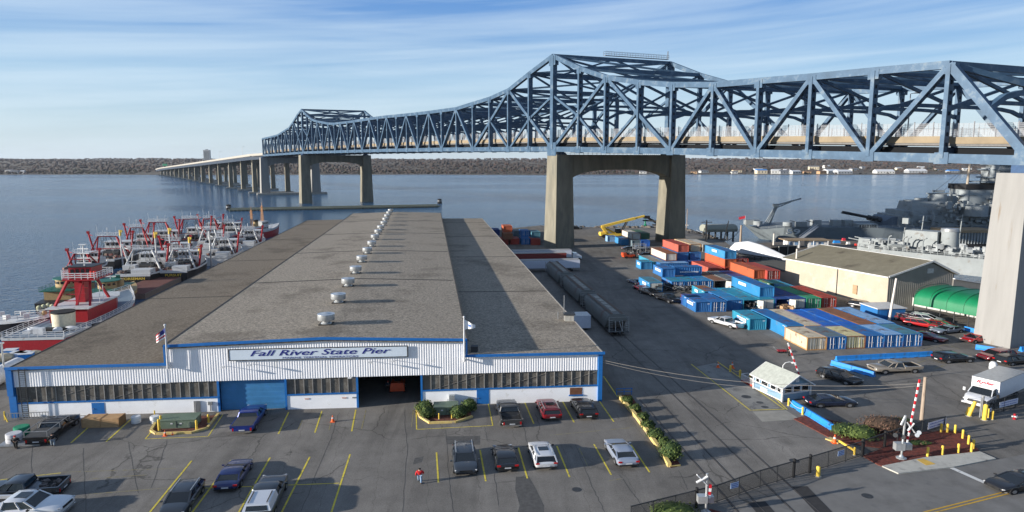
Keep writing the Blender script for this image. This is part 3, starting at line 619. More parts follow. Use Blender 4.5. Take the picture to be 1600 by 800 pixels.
# front lower wall (white blockwork), in pieces between openings
b = SB()
for a0, a1 in ((.25, 18.9), (25.3, 32.2), (38.5, A3)): b.loft([[(a, 0, 0), (a, .3, 0), (a, .3, tl(1.3, a)), (a, 0, tl(1.3, a))] for a in (a0, a1)], False)
b.out('front_wall', WALLW)
b = SB()
for a0, a1 in ((.25, 18.9), (25.3, 32.2), (38.5, A3)): b.loft([[(a, -.08, tl(1.3, a)), (a, .3, tl(1.3, a)), (a, .3, tl(1.42, a)), (a, -.08, tl(1.42, a))] for a in (a0, a1)], False)
b.out('blue_sill', BLU)
mull = mat('mullion_pale', (0.27, 0.26, 0.245), 0.6); n_w = 0
for a0, a1 in ((.35, 18.85), (25.35, 32.15), (38.55, A3 - .3)):
    n = round((a1 - a0) / .89); st = (a1 - a0) / n
    for k in range(n):
        x0 = a0 + k * st; b = SB(); b.span(x0 + .03, x0 + st - .03, .1, .14, tl(1.42, x0), tl(3.0, x0 + st)); o = b.out('window', WINM)
        b = SB(); b.span(x0 - .035, x0 + .035, .02, .16, tl(1.42, x0), tl(3.0, x0)); 
        b.v = [tuple(Q(x, y, z) - Q0) for x, y, z in b.v]; b.build('mullion', mull, o)
# diagonal wall braces seen through the glazing
for a0 in (3.0, 9.0, 39.5, 46.0, 51.0):
    for z0, z1 in ((1.6, 3.0), (3.0, 1.6)): b = SB(); b.beam((a0, .075 if z0 < 2 else .06, z0), (a0 + 5, .075 if z0 < 2 else .06, z1), .07, .012); b.out('wall_brace', mat('brace_grey', (.20, .19, .18), .7))
# corrugated cladding with real ribs
def ribs(a0, a1, zb0, zb1, ft):
    b = SB(); a = a0; ring = []; P = .24
    while a < a1:
        for da, y in ((0, -.07), (.09, -.07), (.13, -.045), (.20, -.045)):
            x = min(a + da, a1); ring.append((x, y, zb0 + (zb1 - zb0) * (x - a0) / (a1 - a0), ft(x)))
        a += P
    vs = []; fs = []
    for i, (x, y, z0, z1) in enumerate(ring):
        vs += [(x, y, z0), (x, y, z1)]
        if i: fs.append((2 * i - 2, 2 * i, 2 * i + 1, 2 * i - 1))
    b.add(vs, fs); b.span(a0, a1, -.03, .2, min(zb0, zb1) + .02, min(ft(a0), ft(a1)) - .02); return b
def ftop(x):
    if x < A1: return zL - .05
    if x < PK: return zC + (zP - zC) * (x - A1) / (PK - A1)
    if x <= A2: return zP + (zC - zP) * (x - PK) / (A2 - PK)
    return zR + .1
b = ribs(0, A1, 2.98, tl(3, A1), ftop); b.out('cladding', CORR, label='left corrugated white cladding')
b = ribs(A1, PK, tl(3, A1), tl(3, PK), ftop); b.out('cladding', CORR)
b = ribs(PK, A2, tl(3, PK), tl(3, A2), ftop); b.out('cladding', CORR)
b = ribs(A2 + .001, A3, tl(3, A2), tl(3, A3), ftop); b.out('cladding', CORR)
# blue fascias, corner trims
b = SB()
def fas(a0, z0, a1, z1): b.loft([[(a, -.42, z - .13), (a, -.30, z - .13), (a, -.30, z + .13), (a, -.42, z + .13)] for a, z in ((a0, z0), (a1, z1))], False)
fas(-.3, zL, A1, zL + .08); fas(A1 - .2, zC, PK, zP); fas(PK, zP, A2 + .2, zC); fas(A2, zR + .1, A3 + .3, zR + .08)
b.span(A1 - .22, A1 - .08, -.45, -.2, zL + .2, zC); b.span(A2 + .08, A2 + .22, -.45, -.2, zR + .25, zC); b.out('fascia', BLU)
b = SB(); b.span(-.3, .25, -.35, .3, 2.2, zL - .15); b.span(-.3, .35, -.18, .3, 0, 2.2); b.out('corner_trim', BLU); b = SB(); b.span(A3 - .3, A3 + .12, -.2, .3, 0, zR); b.out('corner_trim', BLU)
b = SB(); b.span(-.12, .0, -.3, DEP - 4, zL - .25, zL + .04); b.span(A1 - .38, A1 - .16, -.2, DEP, zC - .12, zC + .03); b.span(A2 + .16, A2 + .34, -.2, DEP, zC - .12, zC + .03); b.out('roof_edge', TAR)
b = SB(); b.span(A3, A3 + .14, -.3, DEP - 4, zR - .08, zR + .18); b.out('gutter', mat('gutter_pale', (.32, .30, .27), .7))
b = SB()
for a in (18.9, 25.3, 32.2, 38.5): b.span(a - .1, a + .1, -.06, .2, 0, tl(3, a))
b.out('door_frame', BLU)
RB = mat('roller_door_blue', (0.05, 0.20, 0.40), 0.5, 0, 0.12, 1.2, dirt=(0.05, 0.2, 0.45), dirt_amt=0.2)
b = SB()
for k in range(12): b.span(19.0, 25.2, .42 + .02 * (k % 2), .6, k * .25, k * .25 + .25)
b.out('roller_door', RB)
for a0, a1, h in ((7.04, 8.2, 1.22), (43.97, 45.2, 1.50)):
    b = SB(); b.span(a0, a1, -.03, .1, 0.02, h); dr = b.out('door', BLU); b = SB(); b.span(a0 + .1, a0 + .18, -.09, -.03, .6, .68); b.out('handle', GRY, dr)
b = SB(); b.span(53.4, 54.65, -.02, .1, .72, 1.45); wd = b.out('small_window', mat('boarded_brown', (0.20, 0.09, 0.05), .8)); b = SB(); b.span(53.3, 54.75, -.1, .05, .60, .72); b.out('window_sill', BLU, wd)
b = SB()
for k in range(5): b.span(53.4, 54.65, -.05, -.02, .78 + k * .14, .82 + k * .14)
b.out('window_bars', mat('bar_brown', (.12, .05, .03), .8), wd)
# dark bay: floor apron, back partition, columns
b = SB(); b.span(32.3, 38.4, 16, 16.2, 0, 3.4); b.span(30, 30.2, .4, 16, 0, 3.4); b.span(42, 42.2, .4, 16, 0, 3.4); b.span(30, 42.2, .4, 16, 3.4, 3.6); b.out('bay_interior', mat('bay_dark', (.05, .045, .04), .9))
# sign
SGN = mat('sign_board', (0.62, 0.70, 0.78), 0.5, 0, .04); NAV = mat('sign_navy', (0.02, 0.025, 0.20), 0.5, 0, .02)
def za(a): return tl(0, a)
sg = SB(); sg.span(20.2, 37.15, -.24, -.16, 5.18, 6.22); sgn = sg.out('sign_board', SGN, label='pale blue sign board above the doors')
fr = SB(); fr.span(20.1, 37.25, -.26, -.2, 6.2, 6.28); fr.span(20.1, 37.25, -.26, -.2, 5.12, 5.2); fr.span(20.1, 20.2, -.26, -.2, 5.12, 6.28); fr.span(37.15, 37.25, -.26, -.2, 5.12, 6.28); fr.out('sign_frame', DK, sgn)
AWL = atan2(WL.y, WL.x)
o = text('sign_lettering', 'Fall River State Pier', .86, NAV, sgn, tuple(Q(28.7, -.26, 5.80) - Q0), (pi / 2, 0, AWL), 0.32, 0.008, 1.95, sy=0.92)
o = text('sign_lettering', 'MARINE TERMINAL OPERATORS', 0.42, NAV, sgn, tuple(Q(28.8, -.26, 5.31) - Q0), (pi / 2, 0, AWL), 0.0, 0.0, 1.2, sy=0.6)
# small wall fittings
for k in range(5): b = SB(); b.span(16.55 + k * .13, 16.63 + k * .13, -.12, -.02, .05, 1.15); b.out('conduit', GRY)
b = SB(); b.span(17.9, 18.3, -.2, -.02, .75, 1.05); b.span(18.05, 18.12, -.12, -.02, .1, .8); b.out('meter_box', GRY)
b = SB(); b.span(41.0, 41.9, -.6, -.05, 0, .62); b.span(41.2, 41.75, -.5, -.05, .62, 1.15); b.out('electrical_cabinet', LGR)
for a in (27.3, 30.9, 31.9): b = SB(); b.span(a - .22, a + .22, -.04, -.01, .98, 1.12); b.out('wall_notice', mat('notice_pink', (.6, .4, .35), .7) if a < 31.5 else GRY)
for a, z in ((19.7, 4.6), (22.2, 4.75), (35.8, 4.8), (33.6, 4.75), (31.6, 3.25)):
    b = SB(); b.beam((a, -.1, z), (a, -.8, z + .12), .05); b.box((a, -.85, z + .1), (.35, .3, .1)); b.out('wall_lamp', WHT)
def ladder(a, z0, z1):
    b = SB()
    for s in (-.28, .28): b.span(a + s - .03, a + s + .03, -.5, -.44, z0, z1)
    z = z0
    while z < z1: b.span(a - .28, a + .28, -.49, -.45, z, z + .03); z += .2
    b.out('ladder', DK)
ladder(1.25, .1, 4.9)
# rotary roof ventilators
VP_ = [(510, 506), (529, 472.5), (544, 447), (556, 427), (565.5, 409.5), (574, 396), (581, 385), (586, 374.5), (591, 366), (595, 359), (600, 352), (602.5, 346), (605, 340.5), (608, 335.5), (610.5, 331.5)]
ORD = ['nearest', 'second', 'third', 'fourth', 'fifth', 'sixth', 'seventh', 'eighth', 'ninth', 'tenth', 'eleventh', 'twelfth', 'thirteenth', 'fourteenth', 'farthest']
vp = None
def vent():
    t = thing('roof_ventilator', '', 'roof vent', (0, 0, 0), 0, 'row of roof ventilators')
    b = MB(); b.lathe([(.62, 0), (.55, .18), (.42, .26), (.42, .5)], 16); b.build('vent_base', LGR, t)
    b = MB(); b.lathe([(.85, .48), (.9, .55), (.88, 1.05), (.92, 1.1), (.90, 1.14)], 18); b.lathe([(.6, 1.0), (.6, 1.12), (.3, 1.2), (.05, 1.26)], 12); b.build('vent_hood', LGR, t)
    b = MB(); b.box((0, 0, .06), (1.35, 1.35, .12)); b.build('curb', TAR, t); return t
vp = vent()
ds = [dep_at(y, 7.2, x) for x, y in VP_]
d0, dl = ds[0][0], ds[-1][0]
for i, (d, a) in enumerate(ds):
    o = vp if i == 0 else copy_tree(vp); zz = zP - abs(a - PK) * (zP - zC) / (PK - A1)
    o.location = Q(a, d, zz - .02); o['label'] = f'round galvanised ventilator on the shed ridge, {ORD[i]} of the row' + (' from the front' if 0 < i < 14 else '')
# flagpoles
def flagpole(a, ztop, label, kind):
    p = Q(a, -.55, 0); t = thing('flagpole', label, 'flagpole', (p.x, p.y, 0)); zb = zL - .3
    b = MB(); b.cyl((0, 0, zb), (0, 0, ztop), .11, 8, .06); b.blob((0, 0, ztop + .1), (.12, .12, .12)); b.cyl((0, 0, zb), (0.1, .5, zb + .1), .08, 6); b.build('pole', WHT, t)
    b = MB(); rows = []
    for k in range(9):
        f = k / 8
        rows.append([(-f * .9 * (1 if kind else -1) , .12 * sin(f * 7) - .1, ztop - .15 - j * .16 - f * (.75 if kind else .85) * (1 - .3 * j / 6)) for j in range(7)])
    if kind == 1:
        b.m = 0; b.loft(rows, False, False, False)
        for i_ in range(len(b.f)): b.mi[i_] = i_ % 6 % 2
        for i_ in range(len(b.f)):
            if i_ % 6 < 3 and i_ // 6 < 4: b.mi[i_] = 2
        b.build('flag', [mat('flag_red', (.5, .03, .05), .8), mat('flag_white', (.8, .8, .8), .8), mat('flag_navy', (.03, .04, .2), .8)], t)
    else:
        rows = [[(f / 8 * 1.1, .1 * sin(f * .9), ztop - .15 - f * .07 - j * .17 * (1 - f / 11)) for j in range(7)] for f in range(9)]
        b.loft(rows, False, False, False)
        for i_ in range(len(b.f)):
            if 3 <= i_ // 6 <= 4 and 2 <= i_ % 6 <= 3: b.mi[i_] = 1
        b.build('flag', [mat('flag_white', (.8, .8, .8), .8), mat('flag_emblem_blue', (.05, .15, .45), .8)], t)
flagpole(14.55, 8.75, 'white flagpole with a striped american flag at the left roof step', 1)
flagpole(42.75, 9.0, 'white flagpole with a white flag at the right roof step', 0)
# roof box and antenna on the right eave, and box beside the shed
d, a = dep_at(500, 5.2, 889); t = thing('roof_stack', 'squat rusty flue box on the right edge of the shed roof', 'roof stack', tuple(Q(a, d, zR)))
b = MB(); b.box((0, 0, .45), (1.1, 1.2, .9)); b.build('box', CONC, t); b = MB(); b.cyl((-.6, 0, .1), (-.6, 0, 3.2), .05, 5); b.cyl((-1.3, .4, .2), (-1.3, .4, 1.1), .06, 5); b.build('antenna', GRY, t); b = MB(); b.box((0, 0, .95), (1.4, 1.4, .12)); b.build('cap', DK, t)
d, a = dep_at(545, 5.1, 732); t = thing('roof_hatch', 'small dark hatch frame standing on the low roof by the right flagpole', 'roof hatch', tuple(Q(A2 + 1.0, 1.0, zR + .15)))
b = MB(); b.box((0, 0, .3), (.7, .7, .6)); b.build('hatch', DK, t)

# ------------------------------------------------------------------ ground markings, rails, road, kerbs
PY = mat('line_yellow', (0.62, 0.50, 0.06), 0.8, 0, 0.15, 2, dirt=(0.2, 0.18, 0.1), dirt_amt=0.22, dscale=3); PYF = mat('faded_yellow', (0.26, 0.22, 0.10), 0.9, 0, .2, 2, dirt=(.17, .165, .15), dirt_amt=.45, dscale=2); PWH = mat('line_white', (0.6, 0.6, 0.58), 0.8, 0, .1, 2, dirt=(.3, .3, .3), dirt_amt=.15, dscale=2)
def strips(name, segs, w, z, m, label=None):
    b = MB()
    for s in segs:
        pts = [Vector((*G(x, y), z)) for x, y in s]
        for p, q in zip(pts[:-1], pts[1:]):
            d = (q - p).normalized(); n = Vector((-d.y, d.x, 0)) * w / 2; b.add([p - n, q - n, q + n, p + n], [(0, 1, 2, 3)])
    return tag(b.build(name, m), kind='structure')
strips('parking_lines', [((820, 629), (834, 662)), ((879, 627), (897, 660)), ((936, 626), (959, 659)), ((451, 644), (435, 678)), ((503, 642), (492, 676)), ((556, 640), (549.5, 674)),
    ((139, 667), (111, 692)), ((206, 654), (166, 690)), ((682, 707), (685, 754)), ((750, 703), (759, 752)), ((810, 699.5), (824, 747.5)), ((870, 697), (890, 745.5)), ((928, 694), (955, 742)),
    ((986, 695), (1015, 738)), ((299.5, 720), (210, 830)), ((361, 719), (271, 840)), ((422, 715), (356, 830)), ((484, 714), (425, 830)), ((547, 710), (505, 840))], .13, .008, PY)
strips('parking_lines', [((316, 763), (530, 755)), ((0, 750), (12, 748.5)), ((50, 744), (95, 739)), ((650, 633), (651, 671), (770, 665), (763, 631)), ((248, 660), (227, 686), (325, 682), (348, 648))], .10, .008, PY)
strips('faded_lines', [((572, 640), (565, 670)), ((473, 655), (464, 675)), ((517, 660), (514, 672)), ((95, 738), (275, 732)), ((140, 748), (230, 742)), ((140, 772), (330, 757)), ((905, 700), (918, 728)), ((646, 640), (643, 667)), ((860, 680), (990, 668)), ((948, 752), (975, 747))], .09, .006, PYF)
strips('lane_lines', [((1080, 569), (1172, 641), (1226, 639.5)), ((1121, 565), (1226, 639.5)), ((1230, 640), (1200, 612)), ((943, 588), (965, 620))], .12, .008, PY)
strips('yard_lines', [((1400, 549), (1425, 541)), ((1432, 550), (1478, 538), (1500, 546)), ((1432, 568), (1455, 560)), ((1458, 577), (1478, 570)), ((1290, 563), (1322, 564.5)), ((1498, 520), (1512, 517))], .12, .008, PYF)
def patch(name, px, z, m): return sheet(name, [G(x, y) for x, y in px], z, m)
CPAD = mat('concrete_pad', (0.225, 0.22, 0.205), 0.9, 0, 0.2, 1.2, 0.2, dirt=(0.10, .10, .10), dirt_amt=.25, dscale=.6)
patch('weighbridge_slab', [(1088, 573), (1118, 567), (1218, 638), (1176, 640)], .004, CPAD)
patch('concrete_apron', [(1176, 643), (1228, 641), (1250, 655), (1191, 659)], .004, mat('apron_pale', (0.28, 0.265, 0.23), .9, 0, .15, 1))
for nm, px in (('patched_asphalt', [(696, 682), (750, 681), (750, 695), (698, 694)]), ('patched_asphalt', [(648, 716), (662, 713), (659, 722), (645, 726)]), ('patched_asphalt', [(806, 745), (826, 744), (838, 765), (850, 790), (850, 830), (800, 830), (812, 790), (805, 765)])):
    patch(nm, px, .004, mat('new_asphalt', (0.085, 0.083, 0.08), .9, 0, .25, 3, .3))
for x, y, r in ((901, 765, .36), (1166, 620, .5), (1187, 629, .35), (1195, 636, .35), (1241, 720, .4), (1355, 775, .4)):
    g = G(x, y); b = MB(); b.cyl((0, 0, 0), (0, 0, .012), r, 16); o = b.build('manhole_cover', DK); o.location = (*g, 0); tag(o, {901: 'manhole cover in the parking lot right of the dark patch', 1166: 'round manhole cover in the weighbridge slab', 1187: 'upper small drain cover in the weighbridge slab', 1195: 'lower small drain cover in the weighbridge slab', 1241: 'drain cover behind the chain link gate', 1355: 'faint manhole cover on the road'}[x], 'manhole cover', 'covers set into the asphalt')
# rail tracks let into the yard
RLM = mat('worn_rail', (0.10, 0.09, 0.085), 0.5, 0.4); GRV2 = mat('rail_groove', (0.06, 0.057, 0.053), .9)
def vpx(sl, y): return (672 + sl * (y - 250), y)
for k, (s0, s1, y0) in enumerate(((1.035, 1.105, 470), (.875, .95, 624))):
    segs = [(vpx(s0, y0), vpx(s0, 700), vpx(s0, 860)), (vpx(s1, y0), vpx(s1, 700), vpx(s1, 860))]
    strips('rail_groove', segs, .17, .006, GRV2); b = MB()
    for s in segs:
        for p, q in zip(s[:-1], s[1:]): b.beam((*G(*p), .0), (*G(*q), .0), .07, .04)
    tag(b.build('railway_track', RLM), 'steel rails sunk in the asphalt under the hopper cars' if k == 0 else 'second pair of rails crossing under the chain link gate', 'railway track')
strips('crossing_panel', [((1249, 760), (1330, 845))], 1.2, .010, mat('crossing_rubber', (.038, .037, .037), .85)); strips('crossing_panel', [((1182, 784), (1230, 840))], 1.3, .010, m_('crossing_rubber'))
rj = random.Random(5)
def wob(seg, n=9):
    o_l = []
    for (x0, y0), (x1, y1) in zip(seg[:-1], seg[1:]):
        for k in range(n): f = k / n; o_l.append((x0 + (x1 - x0) * f + rj.uniform(-1.1, 1.1), y0 + (y1 - y0) * f))
    return o_l + [seg[-1]]
strips('asphalt_joints', [wob(s_) for s_ in [((696, 672), (702, 755), (709, 800)), ((756, 665), (763, 690)), ((772, 740), (779, 790)), ((817, 665), (824, 692)), ((900, 695), (925, 760), (945, 800)), ((632, 640), (636, 700), (629, 800)), ((530, 645), (515, 690), (470, 800)), ((968, 742), (1010, 800)), ((262, 687), (236, 762)), ((130, 700), (134, 800)), ((200, 690), (216, 770)), ((50, 695), (49, 745)), ((1060, 735), (1075, 765))]], .04, .005, mat('tar_joint', (.075, .071, .066), .85, 0, .3, 4))
# road at bottom right
patch('road', [(1403.5, 742), (1560, 718), (1650, 700), (1700, 760), (1620, 860), (1250, 860), (1150, 800), (1345, 716), (1378, 731)], .002, mat('road_asphalt', (0.165, 0.160, 0.152), .9, 0, .2, .6, .2, dirt=(.12, .118, .115), dirt_amt=.2, dscale=.3))
strips('road_centre_lines', [((1395, 817), (1447, 799.5), (1600, 761), (1700, 738)), ((1399, 820), (1452, 803), (1603, 764.5), (1700, 742))], .13, .012, mat('centre_yellow', (.50, .30, .04), .8, 0, .15, 3, dirt=(.2, .15, .08), dirt_amt=.15)); strips('stop_line', [((1482, 729), (1576, 771))], .42, .012, PWH)
# mulch island, sidewalk, kerb
MUL = mat('red_mulch', (0.16, 0.042, 0.030), 1, 0, 0.5, 6, .8, dirt=(.06, .03, .025), dirt_amt=.3, dscale=3)
def slab(name, px, h, m, kind='structure'):
    b = MB(); b.prism([G(x, y) for x, y in px], -.02, h); return tag(b.build(name, m), kind=kind)
slab('mulch_bed', [(1240, 655), (1262, 650), (1290, 655), (1345, 668), (1420, 680), (1442, 676), (1480, 673), (1505, 676), (1520, 695), (1531, 706), (1444, 715), (1378, 729), (1372, 727), (1348, 713), (1380, 701), (1310, 692)], .07, MUL)
slab('sidewalk', [(1378, 729.5), (1444, 716), (1531, 707), (1556, 718), (1490, 731), (1403.5, 741)], .10, mat('sidewalk_concrete', (0.42, 0.41, 0.37), .9, 0, .1, 2, dirt=(.24, .23, .21), dirt_amt=.2))
b = MB(); b.prism([G(x, y) for x, y in ((1432, 720), (1442, 718), (1462, 727), (1447, 729))], .09, .108); tag(b.build('tactile_paving', mat('tactile_yellow', (.6, .38, .08), .8)), kind='structure')
slab('mulch_bed', [(1090, 806), (1110, 796), (1135, 803), (1150, 830), (1050, 830)], .05, MUL)
slab('mulch_bed', [(968, 618), (985, 617), (1064, 728), (1048, 731)], .05, MUL)
# ------------------------------------------------------------------ shipping containers
CW, CH = 2.44, 2.6 * K
CC = {'blue': (0.025, 0.14, 0.36), 'sky': (0.03, 0.21, 0.43), 'teal': (0.03, 0.25, 0.37), 'navy': (0.02, 0.07, 0.25), 'cream': (0.52, 0.455, 0.345), 'beige': (0.56, 0.50, 0.28), 'white': (0.50, 0.50, 0.46),
      'orange': (0.42, 0.095, 0.035), 'red': (0.36, 0.055, 0.04), 'brick': (0.40, 0.09, 0.06), 'green': (0.04, 0.30, 0.16), 'rust': (0.24, 0.11, 0.06), 'grey': (0.22, 0.22, 0.21), 'pale': (0.22, 0.38, 0.58), 'bright': (0.015, 0.12, 0.46), 'dgreen': (0.05, 0.13, 0.08), 'slate': (0.12, 0.17, 0.20), 'tealgrey': (0.07, 0.20, 0.26)}
RUST = (0.14, 0.06, 0.035)
def cm(c, part='wall'):
    return mat(f'container_{c}_{part}', CC[c], 0.5 if part == 'wall' else 0.65, 0, 0.1 if part == 'wall' else .18, 0.7, dirt=RUST if c not in ('bright', 'sky') else (0.12, 0.2, 0.3), dirt_amt=0.05 if part == 'wall' else 0.22, dscale=0.55)
def corr(b, p, q, z0, z1, n, depth=.06):
    p = Vector(p); q = Vector(q); d = (q - p); L = d.length; d.normalize(); nn = Vector((d.y, -d.x, 0)) * depth; pts = []
    for k in range(n):
        for f, o in ((.06, 0), (.40, 0), (.54, 1), (.9, 1)): pts.append(p + d * L * (k + f) / n - nn * o)
    pts = [p] + pts + [q]; vs = []; fs = []
    for i, v in enumerate(pts):
        vs += [(v.x, v.y, z0), (v.x, v.y, z1)]
        if i: fs.append((2 * i - 2, 2 * i, 2 * i + 1, 2 * i - 1))
    b.add(vs, fs)
WPAN = mat('label_white', (0.75, 0.76, 0.78), .6, 0, .03)
def container(fl, z0, L, col, label, roof=None, rz=AD - pi / 2, front='end', logo=None, sidecol=None, group='shipping containers stored in the yard', slab_roof=False, W_=None):
    """fl: front left bottom corner on plan; runs away from the camera along the yard axis"""
    W_ = W_ or CW; t = thing('shipping_container', label, 'container', (fl[0], fl[1], z0), rz, group); h = CH; near = fl[1] < 125
    w = cm(col); nl = int(L / (.30 if near else .5)); nw = 8
    b = MB(); corr(b, (0, L, 0), (0, 0, 0), .08, h - .05, nl); corr(b, (W_, 0, 0), (W_, L, 0), .08, h - .05, nl)
    corr(b, (W_, L - .02, 0), (0, L - .02, 0), .08, h - .05, nw)
    if front == 'end': corr(b, (0, .03, 0), (W_, .03, 0), .08, h - .05, nw)
    b.span(.05, W_ - .05, .05, L - .05, .05, .12); b.build('walls', w, t)
    b = MB()
    for x in (-.01, W_ + .01):
        b.beam((x, 0, .06), (x, L, .06), .10, .11); b.beam((x, 0, h - .03), (x, L, h - .03), .08, .07)
        for y in (0, L): b.box((x, y, h / 2), (.13, .13, h - .02))
    for y in (0, L): b.beam((0, y, .06), (W_, y, .06), .12, .11); b.beam((0, y, h - .04), (W_, y, h - .04), .12, .09)
    b.build('frame', cm(col if col not in ('cream', 'beige', 'white') else 'rust', 'frame') if col not in ('cream',) else mat('frame_tan', (.45, .25, .1), .7), t)
    b = MB(); rm = cm(roof or col, 'roof'); b.span(.03, W_ - .03, .05, L - .05, h - .06, h - .012)
    if near:
        k = .3
        while k < L - .3: b.span(.15, W_ - .15, k, k + .12, h - .012, h + .006); k += .42
    b.build('roof', rm, t)
    if front == 'door':
        for x in (.1, W_ / 2 + .02):
            b = MB(); corr(b, (x, .04, 0), (x + W_ / 2 - .12, .04, 0), .12, h - .09, 2, .03); d_ = b.build('door', w, t)
            b = MB()
            for f in (.22, .58): b.cyl((x + f * (W_ / 2 - .1) + .1, -.03, .1), (x + f * (W_ / 2 - .1) + .1, -.03, h - .08), .028, 5); b.box((x + f * (W_ / 2 - .1) + .18, -.04, h * .42), (.26, .03, .05))
            b.build('lock_rod', WHT if col in ('blue', 'navy', 'sky') else LGR, d_)
    if front == 'open':
        b = MB(); b.add([(W_ - .1, .0, .1), (W_ + .55, -.85, .1), (W_ + .55, -.85, h - .1), (W_ - .1, .0, h - .1)], [(0, 1, 2, 3)]); b.build('open_door', cm('white'), t)
    if front == 'whitedoor':
        for x in (.06, W_ / 2 + .03): b = MB(); b.span(x, x + W_ / 2 - .1, -.02, .03, .1, h - .08); b.build('door', cm('white'), t)
    if near and z0 < .1:
        b = MB(); [b.span(W_ - .52, W_ - .16, -.045, -.035, h * z_, h * z_ + .05) for z_ in (.80, .74)]; [b.span(-.08, -.07, .35 + k * .16, .45 + k * .16, h * .86, h * .91) for k in range(5)]; b.build('serial_marks', WPAN, t)
    if logo:
        c_, wl = logo; b = MB(); b.span(-.075, -.06, c_ - wl / 2, c_ + wl / 2, h * .50, h * .78); p = b.build('logo_panel', WPAN, t)
        b = MB(); k = c_ - wl / 2 + .25; rr = random.Random(int(fl[0] * 10))
        while k < c_ + wl / 2 - .3: ww = rr.uniform(.18, .28); b.span(-.083, -.074, k, k + ww, h * .56, h * .72); k += ww + .12
        b.build('logo_letters', mat('logo_blue', (.03, .15, .5), .6), p)
    return t
def ft(x, y, z): return G(x, y, z)
L20, L40 = 5.6, 10.6
def cons(x, y, lvl, L, col, label, useTop=True, **kw):
    z0 = lvl * CH; f = G(x, y, z0 + CH if useTop else z0); return container(f, z0, L, col, label, **kw)
# front row of 20-foot boxes
f0 = Vector((*G(1261, 547.5), 0)); st = (Vector((*G(1440.6, 540.8), 0)) - f0) / 6; CWv = st.length - .1
for k, (c_, rf, fr, lb) in enumerate((('cream', 'cream', 'door', 'cream twenty foot container with rust streaks, left end of the front row'), ('blue', 'slate', 'door', 'blue container with slate grey roof, second in the front row beside the cream one'), ('beige', 'beige', 'door', 'sandy beige container between two blue ones in the front row'),
        ('blue', 'blue', 'door', 'blue container with clean mid blue roof, right of the beige one in the front row'), ('blue', 'pale', 'door', 'blue container with pale blue roof, fifth in the front row'), ('blue', 'tealgrey', 'door', 'blue container with stained grey green roof, right end of the front row'))):
    p = f0 + st * k; container((p.x, p.y), 0, L20, c_, lb, roof=rf, front=fr, W_=CWv - .02)
# second row, 40-foot
for x, y, c_, rf, L, lb, kw in ((1172, 498, 'teal', 'teal', L20, 'short teal green container beside the white pickup truck', dict(logo=(2.6, 3.0))), (1230, 509, 'sky', 'blue', L40, 'long sky blue container running up to the rust roofed row, white label on its side', dict(logo=(8.2, 1.6))),
        (1258.5, 509, 'cream', 'cream', L40, 'long container with cream roof between two blue ones in the second row', {}), (1287, 510, 'bright', 'bright', L40, 'long container with vivid royal blue roof, left one of the pair', {}), (1315.5, 508.5, 'bright', 'bright', L40, 'long container with vivid royal blue roof, right one of the pair', {}),
        (1344, 507, 'rust', 'rust', L40, 'long container with heavily rusted brown roof in the second row', {}), (1373, 505.5, 'blue', 'pale', L40, 'long container with pale faded blue roof at the right of the second row', {})):
    cons(x, y, 0, L, c_, lb, roof=rf, **kw)
# row C
for x, y, c_, rf, L, fr, lb, kw in ((1087.7, 471.8, 'blue', 'blue', L20, 'end', 'blue container with white side label nearest the parked black pickup', dict(logo=(2.4, 2.6))), (1112, 471.5, 'blue', 'blue', L20 + 1.5, 'door', 'blue container with white lock rods, second in the middle row', {}),
        (1137, 469, 'blue', 'sky', L40, 'end', 'long blue container with sky blue roof, third in the middle row', {}), (1162, 468.5, 'teal', 'teal', L40, 'open', 'long teal roofed container standing open with junk inside, middle row', {}),
        (1187.5, 467.5, 'teal', 'teal', L40, 'whitedoor', 'container with white doors directly under the raised long blue container', {}), (1212.5, 467, 'navy', 'navy', L40, 'open', 'navy roofed container open at the front with brown boxes beside it', {}),
        (1236.5, 466.5, 'navy', 'navy', L40, 'whitedoor', 'navy roofed container left of the green container', {}), (1260.6, 466, 'green', 'green', L40, 'door', 'green container in the middle row', {}), (1285, 465, 'red', 'red', L40, 'door', 'dark red container at the right end of the middle row, beside the green one', {})):
    cons(x, y, 0, L, c_, lb, roof=rf, front=fr, **kw)
cons(1074, 464.5, 0, 3.0, 'navy', 'small navy box tucked against the left end of the middle row')
cons(1101, 455, 0, L20, 'teal', 'teal container with rusty brown roof behind the first middle row box', roof='rust', logo=(3.6, 1.4))
cons(1187.7, 448.7, 1, L40, 'sky', 'long sky blue container stacked alone on the middle row, white label on its side', roof='blue', logo=(6.4, 2.9))
# row D with doors
for x, y, c_, rf, L, fr, lb, kw in ((1015.5, 442, 'sky', 'tealgrey', L20 + 1, 'whitedoor', 'teal blue container with white front and side label next to the parked cars', dict(logo=(3.2, 2.2))), (1050, 440, 'blue', 'teal', L20, 'door', 'blue container with teal roof behind the junk pile', {}),
        (1072, 439.5, 'blue', 'teal', L20, 'door', 'blue container with white lock rods, second of the rear door row', {}), (1094.5, 439, 'blue', 'sky', L20 + 3, 'door', 'blue container with light blue roof left of the open dark container', {}),
        (1116, 438.5, 'grey', 'rust', L40, 'open', 'grey container with brown roof standing open and dark inside', {}), (1137.5, 437.5, 'grey', 'slate', L40, 'end', 'container with slate roof left behind the raised long blue one', {}), (1159, 437, 'navy', 'navy', L40, 'end', 'container with navy roof behind the raised long blue one', {}), (1181, 436, 'navy', 'slate', L20, 'end', 'container with patchy slate roof below the orange container', {}), (1204, 443, 'dgreen', 'dgreen', L20, 'end', 'dark green container mostly hidden below the lower orange and red pair', {}), (1222, 447.5, 'sky', 'teal', L20 + 2, 'end', 'container with teal blue roof beside the beige warehouse wall', {})):
    cons(x, y, 0, L, c_, lb, roof=rf, front=fr, **kw)
cons(1035.5, 420, 1, L20, 'blue', 'blue container with white side label raised on the rear door row', roof='blue', logo=(2.6, 3.2))
